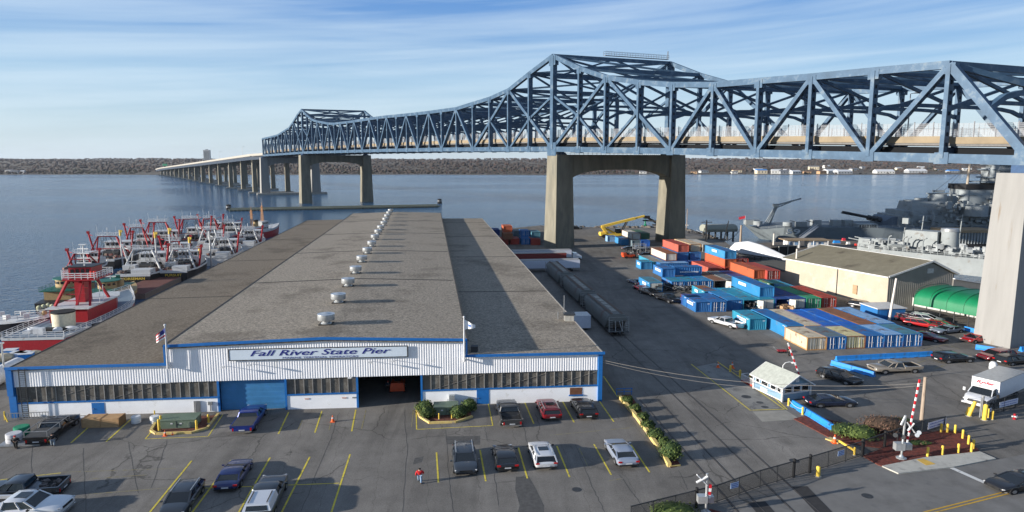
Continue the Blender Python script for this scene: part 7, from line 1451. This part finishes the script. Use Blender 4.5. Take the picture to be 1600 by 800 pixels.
for x, h in ((9.0, 12.3), (17.5, 13.6)):
    b = MB(); [b.beam((x + i, j, 5.2), (x + i * .3, j * .3, h), .14) for i in (-.5, .5) for j in (-.5, .5)]; z = 6
    while z < h: k = 1 - .7 * (z - 5.2) / (h - 5.2); b.beam((x - .5 * k, -.5 * k, z), (x + .5 * k, .5 * k, z + .5), .08); b.beam((x - 1.1 * k, 0, z), (x + 1.1 * k, 0, z), .07); z += .8
    b.beam((x - 2.0, 0, h - 2), (x + 2.0, 0, h - 2), .12); b.beam((x - 1.2, 0, h - .8), (x + 1.2, 0, h - .8), .3, .2); b.cyl((x, 0, h), (x, 0, h + 1.4), .07, 6); b.build('mast', MST, t)
b = MB(); rails(b, [(19, -2.6, 3.4), (28, -1.3, 4.3)], .7, .07, 1.2); rails(b, [(19, 2.6, 3.4), (28, 1.3, 4.3)], .7, .07, 1.2); b.build('rail', WB, t)
# red fire tug in the foreground, stern to the left front
q = W_(22, 552); t = vessel('tugboat', 'large red tug with white railed lookout platform beside the shed', 'tugboat', G(52, 533, 0), AD - .02, 'tugs at the pier'); t.scale = (.83, .83, .98)
TL, TB = 34, 10.5
b = MB(); rg = hull(b, TL, TB, 2.4, 1.0, .92, .9, 1.3); b.build('hull', HRD, t)
b = MB(); b.loft([[(r[2][0], r[2][1] + .15, r[2][2] - .2), (r[2][0], r[2][1] + .15, r[2][2] + .1), (r[2][0], r[2][1] - .25, r[2][2] + .1), (r[2][0], r[2][1] - .25, r[2][2] - .2)] for r in rg], False); b.loft([[(r[5][0], r[5][1] - .15, r[5][2] - .2), (r[5][0], r[5][1] - .15, r[5][2] + .1), (r[5][0], r[5][1] + .25, r[5][2] + .1), (r[5][0], r[5][1] + .25, r[5][2] - .2)] for r in rg], False); b.span(-.1, .3, -TB * .46, TB * .46, 2.2, 2.55); b.build('gunwale', WB, t)
b = MB(); b.loft([[(r[2][0], r[2][1] - .1, r[2][2] + .02), (r[5][0], r[5][1] + .1, r[5][2] + .02)] for r in rg], False, False, False); b.build('deck', DKB, t)
b = MB(); rails(b, [(.1, -TB * .45, 2.5), (.1, TB * .45, 2.5)], .8, .06, 1.3, 3)
for s in (2, 5): rails(b, [(r[s][0], r[s][1], r[s][2] + .05) for r in rg[::2]], .8, .06, 1.3, 3)
b.build('rail', WHT, t)
b = MB(); poly = [(11, -3.2), (11, 3.2), (22, 3.2), (26, 1.6), (26, -1.6), (22, -3.2)]; b.prism(poly, 2.4, 4.5); dh = b.build('deckhouse', HRD, t); b = MB(); b.prism([(10.6, -3.7), (10.6, 3.7), (22.3, 3.7), (26.6, 1.9), (26.6, -1.9), (22.3, -3.7)], 4.5, 4.7); b.build('upper_deck', WB, t)
b = MB(); b.span(10.9, 11.0, .6, 1.8, 2.5, 4.1); b.build('door', WHT, dh)
b = MB(); b.cyl((8.2, -.6, 2.4), (8.2, -.6, 4.6), 1.75, 20, 1.85); tk = b.build('drum_tank', mat('tank_cream', (.62, .56, .42), .6), t); b = MB(); b.cyl((8.2, -.6, 4.55), (8.2, -.6, 4.75), 1.9, 20); b.build('tank_rim', BLK, tk)
b = MB(); [b.beam(p, q_, .38) for p, q_ in (((12.5, -3, 4.7), (15.5, -1.9, 8.4)), ((12.5, 3, 4.7), (15.5, 1.9, 8.4)), ((20.5, -2.6, 4.7), (18, -1.7, 8.4)), ((20.5, 2.6, 4.7), (18, 1.7, 8.4)), ((13, -.5, 4.7), (15.7, -.4, 8.4)))]; b.box((17.2, .3, 6.6), (2.6, 1.7, 3.8)); [b.beam((13.3 + k * .7, -1.7, 5.4 + k * .9), (13.3 + k * .7, 1.7, 5.4 + k * .9), .12) for k in range(4)]; b.build('tower', HRD, t)
b = MB(); pl_ = [(14.0, -3.4), (14.0, 2.2), (18, 3.8), (21, 3.0), (21, -3.4)]; b.prism(pl_, 8.4, 8.6); b.build('lookout_deck', HRD, t); b = MB(); pp = [(x, y, 8.6) for x, y in pl_]; rails(b, pp + [pp[0]], .95, .10, 1.0, 3); b.build('lookout_rail', WHT, t)
b = MB(); b.span(15.6, 19.6, -2.2, 1.8, 8.6, 10.3); wh = b.build('wheelhouse', HRD, t); b = MB(); b.span(15.3, 20, -2.5, 2.1, 10.3, 10.42); b.build('wheelhouse_roof', HBK, wh); wins(t, 15.58, -2.0, 1.6, 9.7, 4, par=wh)
b = MB(); b.cyl((17, -.5, 8.8), (16.2, -.8, 13.8), .20, 10, .12); [b.beam((16.3 - .05 * k, -2.0 + .1 * k, 10.9 + k * .75), (16.4, .6 - .1 * k, 10.9 + k * .75), .14) for k in range(4)]; b.box((16.2, -.8, 13.8), (.5, 1.3, .14)); b.build('mast', WHT, t)
b = MB(); [b.cyl((15.3, y, 8.7), (15.3, y, 9.7), .25, 8) for y in (-2.9, -2.3)]; b.build('water_monitors', mat('signal_red', (.6, .03, .02), .5), t)
b = MB(); [b.blob((5, y, 2.75), (.7, 1.2, .35), 10, 6) for y in (-3.4, 2.5)]; b.blob((3.5, -2, 2.8), (.8, .8, .5), 8, 5); b.box((3, 2.5, 2.75), (.9, 1.1, .5)); b.box((2.2, .2, 3.0), (.8, 1.6, .9)); b.build('deck_lockers', WHT, t); b = MB(); b.box((4.4, -.8, 2.7), (1.4, 4.4, .5)); b.build('towing_winch', BLK, t)
b = MB(); [b.path([(x, y, 4.7), (x + .3, y, 7.6)], .06) for x, y in ((14, -4.0), (14.6, -4.3))]; b.build('whip_aerials', WHT, t)
# tan and green tug behind, and black bow at far left
for (x, y), lb, sc, rz in (((80, 490), 'tan and green tug with black bow, behind the red tug on its left', 1.0, AD + .03), ((148, 488), 'tan and green tug with big white numeral nine, behind the red tug on its right', .9, AD)):
    q = W_(x, y); t = vessel('tugboat', lb, 'tugboat', q, rz, 'tugs at the pier'); t.scale = (sc * .85,) * 3
    b = MB(); hull(b, 22, 7.2, 2.0, .6, .7, .9, 1.2); b.build('hull', HBK if sc == 1 else TAN, t); b = MB(); b.span(4, 15, -2.6, 2.6, 2, 3.9); dh = b.build('deckhouse', TAN, t); b = MB(); b.span(3.2, 15.8, -3.1, 3.1, 3.9, 4.1); b.build('upper_deck', GRNB, t)
    b = MB(); b.cyl((8.6, 0, 4.1), (8.6, 0, 5.8), 2.2, 18); b.span(8.6, 12, -2.2, 2.2, 4.1, 5.8); wh = b.build('wheelhouse', TAN, t); b = MB(); b.cyl((8.8, 0, 5.8), (8.8, 0, 5.98), 2.7, 18); b.build('wheelhouse_roof', GRNB, wh)
    for k in range(5): a = pi + (k - 2) * .5; b = MB(); b.box((8.6 + 2.2 * cos(a), 2.2 * sin(a), 5.2), (.12, .65, .55), a); b.build('window', GL, wh)
    b = MB(); b.cyl((13, 0, 4), (13, 0, 6.4), .9, 14); b.build('funnel', GRNB, t); b = MB(); b.cyl((10, 0, 5.9), (10, 0, 8.6), .1, 6); b.beam((10, -1.3, 6.6), (10, 1.3, 6.6), .1, .3); b.build('mast', WHT, t); b = MB(); rails(b, [(3.2, -3.1, 4.1), (3.2, 3.1, 4.1), (9, 3.1, 4.1)], .7, .05, 1.2); b.build('rail', GRNB, t)
    b = MB(); [b.blob((.2 - .2 * abs(k), k * .8, 1.6 - .2 * abs(k)), (.5, .6, .6), 8, 6) for k in (-2, -1, 0, 1, 2)]; b.build('rope_fender', mat('rope_fender', (.45, .46, .30), .9, 0, .4, 4) if sc == 1 else BLK, t)
    if sc < 1: text('funnel_numeral', '9', 1.5, WHT, t, (12.05, -.0, 5.3), (pi / 2, 0, -pi / 2), 0, .03, 1.1)
q = W_(2, 530); t = vessel('work_boat', 'black and white bow of a moored vessel at the left picture edge', 'boat', (q[0] - 9, q[1] + 2), .15); b = MB(); rg = hull(b, 16, 6.5, 2.1, 1.0, .8, .85, .8); b.build('hull', HBK, t); b = MB(); b.loft([[(r[2][0], r[2][1] * .93, r[2][2] + .03), (r[2][0], r[5][1] * .93, r[2][2] + .03)] for r in rg], False, False, False); b.build('deck', WB, t); b = MB(); [b.box((x, y, 2.9), (.7, .7, .7), x) for x, y in ((10, 1), (11.5, -1), (13, .4), (9, -1.5), (7, 1))]; rails(b, [(8, 2.6, 2.3), (15.5, .5, 2.9), (8, -2.6, 2.3)], .6, .06, 1.2); b.build('deck_fittings', WB, t); b = MB(); b.blob((13.6, -.2, 3.1), (.4, .4, .4)); b.build('capstan', TAN, t)
# quay side clutter: rust barge, ibc tanks, totes
q = W_(196, 468); t = vessel('deck_barge', 'low rust decked barge lying between the tug and the shed', 'barge', q, AD); b = MB(); b.span(0, 26, -4, 2.5, -1, 1.0); b.build('hull', mat('barge_side', (.16, .13, .11), .8), t); b = MB(); b.span(.2, 25.8, -3.8, 2.3, 1.0, 1.05); b.build('deck', DRS, t)
for k, (x, y, z, m, lb) in enumerate(((36, 553, .7, 'sign_pale_blue', 'blue tote on the quay below the tug stern, right'), (28, 553, .7, 'line_white', 'white tote between the blue ones at the tug stern'), (17, 549, .7, 'barrier_blue', 'blue tote at the left behind the tug stern'), (42, 555, .7, 'barrier_blue', 'second blue tote close to the shed roof edge'))):
    g = G(x, y + 6, 0); t = thing('fish_tote', lb, 'tote', (*g, 0), .1 * k, 'plastic totes on the quay'); b = MB(); b.box((0, 0, .35), (1.3, 1.1, .7), 0, (1.08, 1.08)); b.build('tub', m_(m) if m in MATS else WHT, t); b = MB(); b.box((0, 0, .74), (1.5, 1.25, .06)); b.build('rim', WHT, t)
for x, y, lb, r in ((8, 562, 'cream float lying on the quay left of the shed corner', .7), (54, 556, 'pale yellow float by the shed roof edge', .6), (2, 566, 'dirty cream float at the left edge', .8)):
    g = G(x, y); t = thing('mooring_buoy', lb, 'float', (*g, 0), .3, 'floats on the quay'); b = MB(); b.blob((0, 0, r * .6), (r * 1.5, r, r * .6), 12, 8); b.build('float', mat('float_cream', (.55, .45, .30), .7), t); b = MB(); b.cyl((r * 1.3, 0, r * .6), (r * 1.7, 0, r * .6), .1, 6); b.build('eye', GRY, t)
g = G(6, 597); t = thing('white_tank', 'white tank with yellow frame at the left picture edge', 'tank', (*g, 0), AD); b = MB(); b.cyl((-3, 0, 1.0), (3, 0, 1.0), .95, 18); b.build('tank', WHT, t); b = MB(); b.beam((-3, -.9, .5), (-3, .9, .5), .12); b.beam((-3, 0, .1), (-3, 0, 1.2), .12); b.build('frame', YEL, t)
t = thing('quay_lamp', 'grey lamp post standing at the left corner of the shed', 'lamp', (*G(9, 600), 0)); b = MB(); b.cyl((0, 0, 0), (0, 0, 4.6), .09, 8); b.build('post', LGR, t); b = MB(); b.box((-.3, 0, 4.6), (.9, .4, .15)); b.build('lamp_head', LGR, t)
b = MB(); rr = random.Random(4)
for k in range(60): g = Q(rr.uniform(-9, -1.5), rr.uniform(10, 100)); s = rr.uniform(.3, 1.0); b.box((g.x, g.y, s * .35), (s * rr.uniform(.6, 1.5), s, s * .7), rr.random() * 3)
tag(b.build('quay_gear', mat('gear_dark', (.07, .06, .055), .9, 0, .9, 1)), 'loose fishing gear and nets heaped along the quay edge', kind='stuff')

# ---- battleship, stern to the left
sx0, sy0 = W_(1176, 373); t = vessel('battleship', 'long grey battleship with stern number 59 moored beyond the wharf', 'warship', (sx0, sy0), -.015)
SC = 1.0
b = MB(); rings = []; LB_ = 190; Bm = 26; zd = 5.0
for f, w, zz, dx in ((0, .12, .55, -2.6), (.012, .42, .75, -1.2), (.04, .66, .95, 0), (.10, .82, 1, 0), (.2, .94, 1, 0), (.4, 1, 1, 0), (.65, .98, 1.0, 0), (.85, .6, 1.15, 0), (1, .04, 1.4, 3)):
    w *= Bm / 2; rings.append([(LB_ * f + dx * -.0 + (4 if f < .02 else 0), w * .8, -1), (LB_ * f + dx, w, zd * zz * .99 if f else zd * .98), (LB_ * f + dx, -w, zd * zz * .99 if f else zd * .98), (LB_ * f + (4 if f < .02 else 0), -w * .8, -1)])
b.loft(rings, False); b.build('hull', NGR, t)
b = MB(); b.loft([[(r[1][0], r[1][1] * .97, r[1][2] + .03), (r[2][0], r[2][1] * .97, r[2][2] + .03)] for r in rings], False, False, False); b.build('deck', NDK, t)
b = MB(); rails(b, [tuple(r[2]) for r in rings[1:7]], .8, .07, 2.2, 2); b.build('deck_rail', NLG, t)
text('hull_number', '59', 3.0, mat('number_white', (.62, .64, .64), .6), t, (10.0, -9.72, 3.35), (pi / 2, 0, -.26), 0, .05, 1.5, sy=.75)
b = MB(); [b.beam((3.5 + k * .9, -1.2 + k * .6, 4.8), (7.8 + k * .4, .3, 11.4), .28) for k in (0, 1, 2)]; b.beam((7.4, .3, 11.2), (16.6, 2, 13.4), .45); b.beam((8, .3, 10.5), (13, 1.2, 12.3), .3); b.box((7.6, .3, 11.3), (1.6, 1.1, 1.0)); b.beam((6, 0, 5), (8, .4, 11), .35); b.build('stern_crane', NLG, t)
b = MB(); [b.cyl((x, y, 4.9), (x, y, 6.2), 1.5, 12) for x, y in ((1.2, -2), (9.5, -6), (2, 3))]; b.box((12.8, -8.6, 5.7), (3.4, 1.2, 1.6)); b.box((-1.2, 0, 5.6), (2.6, 2.8, 1.6)); b.build('gun_tubs', NLG, t)
b = MB(); [b.add([(x, -5, 4.7), (x + .6, -5, 4.7), (x + .6, -5, 5.6), (x, -5, 5.6)], [(0, 1, 2, 3)]) for x in (0,)]; b.box((-2.4, 0, 6.6), (.08, .08, 2.6)); b.build('ensign_staff', WHT, t); b = MB(); b.add([(-2.4, 0, 7.8), (-4.6, .2, 7.2), (-4.4, .2, 6.4), (-2.4, 0, 6.9)], [(0, 1, 2, 3)]); b.build('ensign', m_('flag_red'), t)
fx = lambda x: (XY(x, sy0) - sx0)             # picture x -> distance along the ship
zz_ = lambda y: ZY(y, sy0) - WZ
def block(x0, x1, y0, y1, wy=9, m=NGR, name='superstructure', off=0, tp=None): b = MB(); b.box(((fx(x0) + fx(x1)) / 2, off, (zz_(y0) + zz_(y1)) / 2), (abs(fx(x1) - fx(x0)), wy, abs(zz_(y1) - zz_(y0))), 0, tp); return b.build(name, m, t)
def drumb(x, r, y0, y1, m=NGR, name='superstructure', off=0, r2=None): b = MB(); b.cyl((fx(x), off, zz_(y1)), (fx(x), off, zz_(y0)), r, 20, r2 or r); return b.build(name, m, t)
o_ = block(1321, 1351, 345, 353, 4, NLG, 'deckhouse', -9); wins(t, -11.05, fx(1323), fx(1349), zz_(348), 7, 'y', par=o_, hh=.35)
for x in (1262, 1292, 1310): block(x, x + 12, 341, 350, 3, NLG, 'deck_locker', -6)
# after turret, guns towards the stern
b = MB(); b.loft([[(x, w, zd), (x, w, h), (x, -w, h), (x, -w, zd)] for x, w, h in ((fx(1374), 3.6, zz_(347)), (fx(1384), 6, zz_(336.5)), (fx(1408), 6.5, zz_(336)), (fx(1418), 4.5, zz_(338)))], False); tu = b.build('gun_turret', mat('turret_blue', (.10, .13, .17), .6), t)
for k in (-1, 0, 1): b = MB(); b.cyl((fx(1376), k * 3.0, zz_(342)), (fx(1314 + 6 * (k + 1)), k * 3.2, zz_(329 + (k + 1) * 2.2)), .42, 10, .24); b.cyl((fx(1374), k * 3, zz_(342)), (fx(1368), k * 3, zz_(340.5)), .9, 10); b.build('gun_barrel', DK, tu)
block(1392, 1600, 334, 350, 14, NLG); block(1400, 1430, 327, 335, 10, NLG); block(1416, 1462, 314, 334, 10, NLG, tp=(.9, .8)); block(1450, 1485, 318, 336, 9, NLG); drumb(1428, 2.6, 312, 320, NLG); drumb(1442, 2.0, 309, 318, NLG)
drumb(1467, 3.4, 303, 326, NLG, 'gun_director', 0, 2.6); block(1451, 1485, 301, 303, 1.2, NLG, 'radar_antenna'); block(1461, 1475, 297, 300, 2, NLG, 'radar_frame')
drumb(1482, 1.6, 306, 326, NLG)
fn = block(1498, 1541, 293, 335, 9, NLG, 'funnel'); b = MB(); b.span(fx(1496), fx(1543), -4.8, 4.8, zz_(295), zz_(287)); b.build('funnel_cap', BLK, fn)
b = MB(); b.cyl((fx(1498), -4, zz_(330)), (fx(1507), -2, zz_(254)), .55, 8, .3); b.cyl((fx(1488), -3, zz_(330)), (fx(1500), -2.4, zz_(296)), .3, 6); b.build('after_mast', MST if False else mat('mast_tan', (.33, .28, .22), .7), t)
b = MB(); b.cyl((fx(1500), -3, zz_(312)), (fx(1500), -3, zz_(296)), 1.7, 12); b.box((fx(1500), -3, zz_(304)), (6, 3, .3)); b.build('mast_platform', NLG, t)
for x0, x1, y0, y1, wy in ((1545, 1576, 262, 335, 9), (1540, 1590, 308, 335, 13), (1549, 1572, 250, 262, 7), (1530, 1600, 322, 345, 16)): block(x0, x1, y0, y1, wy, NLG, 'bridge_tower')
for y, x0, x1 in ((264, 1541, 1574), (276, 1541, 1572), (283, 1528, 1556), (297, 1540, 1576), (308, 1528, 1578), (256, 1546, 1575)): block(x0, x1, y, y + 2, 11, NDK, 'tower_gallery')
drumb(1553, 2.6, 256, 276, NLG, 'fire_director', -2); drumb(1566, 2.8, 256, 276, NLG, 'fire_director', -2); drumb(1545, 2.2, 298, 308, NLG, 'gun_director', -4); drumb(1503, 3.6, 319, 334, NLG, 'secondary_turret', -8); drumb(1536, 3.6, 316, 330, NLG, 'secondary_turret', -8)
b = MB(); rr = random.Random(9)
for k in range(230):
    x = rr.uniform(1395, 1590); b.box((fx(x), rr.uniform(-9, -5), zz_(rr.uniform(312 if x > 1440 else 330, 350))), (rr.uniform(.3, 1.7), rr.uniform(.3, 1.4), rr.uniform(.3, 1.3)), rr.random() * .4)
b.build('deck_fittings', NLG, t)
b = MB(); [b.cyl((fx(x), -7, zz_(y)), (fx(x) - 4, -8, zz_(y - 5)), .12, 6) for x, y in ((1452, 345), (1475, 345), (1497, 346), (1520, 346), (1243, 346), (1268, 346))]; b.build('light_guns', DK, t)
b = MB(); [b.path([(fx(1507), -2, zz_(256)), (fx(x), -2, zz_(y))], .06, 4) for x, y in ((1470, 298), (1552, 262), (1440, 312), (1544, 290))]; b.build('rigging', DK, t)
b = MB(); b.add([(0, 0, 0)] * 0, []); g0 = G(1238, 372, 0)
t = thing('gangway', 'sloping grey gangway leaning against the battleship side', 'gangway', (*G(1248, 374), 0), 0); b = MB(); b.beam((0, -1, .2), (6.6, 3.0, 3.6), 1.6, .25); b.build('walkway', GRY, t); b = MB(); [b.beam((0, -1 + s, 1.0), (6.6, 3 + s, 4.4), .12) for s in (-.8, .8)]; b.build('handrails', LGR, t)
# wharf in front of the battleship
wh_ = [G(1160, 382), G(1300, 374), G(1345, 378), G(1372, 392), G(1330, 408), G(1238, 392), G(1165, 388)]
b = MB(); b.prism(wh_, -1.2, .15); tag(b.build('timber_wharf', mat('wharf_timber', (.13, .11, .09), .95, 0, .4, .6, .4)), 'dark timber wharf between the battleship and the warehouse', 'wharf')
t = thing('wharf_kiosk', 'white and blue kiosk with a brown canopy roof on the wharf', 'kiosk', (*G(1258, 388), .15), 0); b = MB(); b.span(-5, -1.5, 0, 3, 0, 1.9); b.span(1, 6, 0, 3, 0, 2.0); b.build('wall', WHT, t); b = MB(); b.span(-6, 6.5, -.8, 4, 2.1, 2.3); b.build('roof', mat('kiosk_roof', (.28, .2, .12), .8), t); b = MB(); [b.cyl((x, -.6, 0), (x, -.6, 2.1), .12, 6) for x in (-5.8, -2, 2, 6)]; b.build('posts', WHT, t)
for k, (a, c_) in enumerate(((-4.6, -3.6), (-3, -2), (1.6, 2.8), (3.6, 5))): b = MB(); b.span(a, c_, -.04, .0, .8, 1.6); b.build('window', m_('motor_blue'), t)
t = thing('wharf_container', 'black open crate frame on the wharf right of the wrapped boat', 'crate', (*G(1224, 398), 0), .3); b = MB(); b.box((0, 0, 1.2), (5.5, 3, 2.4)); b.build('box', BLK, t); b = MB(); [b.beam((x, -1.55, 0), (x, -1.55, 2.5), .18) for x in (-2.7, 0, 2.7)]; [b.beam((-2.7, -1.55, z), (2.7, -1.55, z), .15) for z in (.1, 2.45)]; b.build('frame', CONC, t)
rr = random.Random(22)
for k, (x, y, m, lb) in enumerate(((1318, 377, 'flag_red', 'tiny red tent on the wharf before the battleship'), (1307, 381, 'barrier_blue', 'blue tarpaulined stall on the wharf'), (1338, 386, 'signal_red', 'pink crate near the warehouse ridge line'), (1352, 388, 'leaf_bright', 'lime green box near the warehouse ridge line'), (1325, 383, 'line_white', 'white barrel shaped box on the wharf'))):
    t = thing('wharf_stall', lb, 'stall', (*G(x, y), .15), 0, 'small stalls on the wharf'); b = MB(); b.box((0, 0, .4), (2.0 if k == 1 else .9, .9, .8), 0, (.8, .8)); b.build('cover', m_(m), t); b = MB(); b.box((0, 0, .05), (2.2 if k == 1 else 1.1, 1.1, .1)); b.build('pallet', WOODP, t)
# ---- destroyer in front, stern to the left, running towards the camera on the right
p0_ = Vector((*G(1350, 383, 2.2), 0)); p1_ = Vector((*G(1556, 402, 2.2), 0)); dv_ = p1_ - p0_; t = vessel('destroyer', 'light grey destroyer with boats on davits moored behind the warehouse', 'warship', (p0_.x, p0_.y), atan2(dv_.y, dv_.x)); LD = dv_.length
b = MB(); rings = []
for f, w in ((-.02, .5), (.06, .8), (.25, 1), (.7, 1), (1.2, .95), (1.6, .5), (1.9, .05)): rings.append([(LD * f, 5.2 * w * .9, -1), (LD * f, 5.2 * w, 4.1), (LD * f, -5.2 * w, 4.1), (LD * f, -5.2 * w * .9, -1)])
b.loft(rings, False); b.build('hull', NLG, t); b = MB(); rails(b, [tuple(r[2]) for r in rings[:6]], .8, .07, 1.4, 2); b.build('deck_rail', NLG, t)
YD = lambda a: p0_.y + dv_.normalized().y * a
def dx(x):     # distance along the destroyer at picture x
    u = (x - 800) / (F * 1.01); d = dv_.normalized(); return (u * p0_.y - p0_.x) / (d.x - u * d.y)
def dz(y, a): return ZY(y, YD(a)) - WZ
def dblock(x0, x1, y0, y1, wy=4, m=NLG, name='superstructure', off=0): a0, a1 = dx(x0), dx(x1); am = (a0 + a1) / 2; b = MB(); b.box((am, off, (dz(y0, am) + dz(y1, am)) / 2), (abs(a1 - a0), wy, abs(dz(y1, am) - dz(y0, am))), 0, (.95, .9)); return b.build(name, m, t)
dblock(1355, 1374, 372, 384, 4, name='gun_mount'); dblock(1376, 1420, 374, 386, 5); dblock(1428, 1482, 360, 392, 5); dblock(1500, 1550, 388, 402, 5); dblock(1428, 1450, 366, 380, 3)
a = dx(1495); b = MB(); b.cyl((a, 0, 4), (a, 0, dz(361, a)), 2.0, 18, 1.9); f_ = b.build('funnel', NLG, t); b = MB(); b.cyl((a, 0, dz(361, a)), (a, 0, dz(357, a)), 2.05, 18, 1.9); b.build('funnel_cap', GRY, f_)
for x, yt in ((1448, 337), (1420, 355), (1509, 335)): a = dx(x); b = MB(); b.cyl((a, 0, 4), (a + .4, 0, dz(yt, a)), .18, 7, .1); b.beam((a, -1.5, dz(yt + 8, a)), (a, 1.5, dz(yt + 8, a)), .1); b.build('mast', NLG, t)
for x in (1412, 1442):
    a = dx(x)
    for s in (0, 3.4): b = MB(); b.path([(a + s, -5, 4.2), (a + s, -5.3, 6.8), (a + s + .3, -5.6, 7.6), (a + s + 1.0, -5.9, 7.9)], .16, 7); b.build('davit', NLG, t)
a = dx(1428); b = MB(); b.loft([[(a - 2.5 + 5 * f, -5.4 + w, 5.8), (a - 2.5 + 5 * f, -5.4, 5.1), (a - 2.5 + 5 * f, -5.4 - w, 5.8)] for f, w in ((0, .3), (.3, .75), (.7, .75), (1, .1))], False); b.build('whaleboat', NLG, t)
b = MB(); b.box((dx(1424), 0, dz(345, dx(1424))), (1.4, 1.4, 1.4)); b.build('searchlight', NLG, t)
b = MB()
for k in range(130):
    a = rr.uniform(2, LD * 1.1); b.box((a, rr.uniform(-4.5, 1), rr.uniform(4.2, 6.2)), (rr.uniform(.3, 1.6), rr.uniform(.3, 1.2), rr.uniform(.3, 1.2)), rr.random())
b.build('deck_fittings', mat('fittings_grey', (.30, .32, .33), .7, 0, .6, .6), t); b = MB(); [b.cyl((dx(x), -.5, dz(y, dx(x))), (dx(x) - 3.4, -1, dz(y - 3, dx(x))), .14, 6) for x, y in ((1358, 376), (1368, 374))]; b.build('gun_barrels', NLG, t)
p = G(1558, 362, 0); t = thing('roofed_barge', 'white columned floating pavilion with brown roof beside the warships', 'pavilion', (XY(1530, 205), 205, WZ), 0); b = MB(); b.span(-7, 7, 0, 8, 0, 1.2); b.build('hull', BLK, t); b = MB(); [b.cyl((x * .9, 0, 1.2), (x * .9, 0, 4.6), .25, 6) for x in range(-7, 8)]; b.build('columns', NLG, t); b = MB(); b.span(-7.5, 7.5, -.6, 8.5, 4.6, 5.4); b.build('roof', mat('kiosk_roof', (.28, .2, .12)), t)
t = thing('mooring_line', 'dark mooring rope sagging from the stern of the battleship', 'cable', (0, 0, 0)); 
b = MB(); p = Vector((*G(1130, 378), .5)); q = at_z(1160, 352, 228); l = [p.lerp(q, k / 10) - Vector((0, 0, 1.6 * 4 * (k / 10) * (1 - k / 10))) for k in range(11)]; b.path(l, .12, 5); b.build('rope', DK, t)
g = at_z(1110, 331, 300); t = thing('channel_buoy', 'small green channel marker seen between the bridge columns', 'buoy', (XY(1011, 270), 270, WZ)); b = MB(); b.lathe([(.9, 0), (.9, .6), (.3, 1.2), (.25, 3.0), (.05, 3.2)], 10); b.build('marker', m_('sign_green'), t); b = MB(); b.cyl((0, 0, -.3), (0, 0, .2), 1.3, 12); b.build('float', DK, t)

# ---- air: one closed box of even haze round the camera and everything built
b = MB(); b.span(-5200, 5200, -60, 5600, -3.6, 75); hz_o = b.build('haze', bpy.data.materials.new('haze_air')); hm = hz_o.data.materials[0]; hm.use_nodes = True; ht = hm.node_tree; ht.nodes.clear()
ho = ht.nodes.new('ShaderNodeOutputMaterial'); hv = ht.nodes.new('ShaderNodeVolumePrincipled'); hv.inputs['Color'].default_value = (.78, .86, 1.0, 1); hv.inputs['Density'].default_value = 0.00004; hv.inputs['Anisotropy'].default_value = 0.3; ht.links.new(hv.outputs[0], ho.inputs['Volume'])
tag(hz_o, 'thin pale haze over the river and the far hills', kind='stuff')
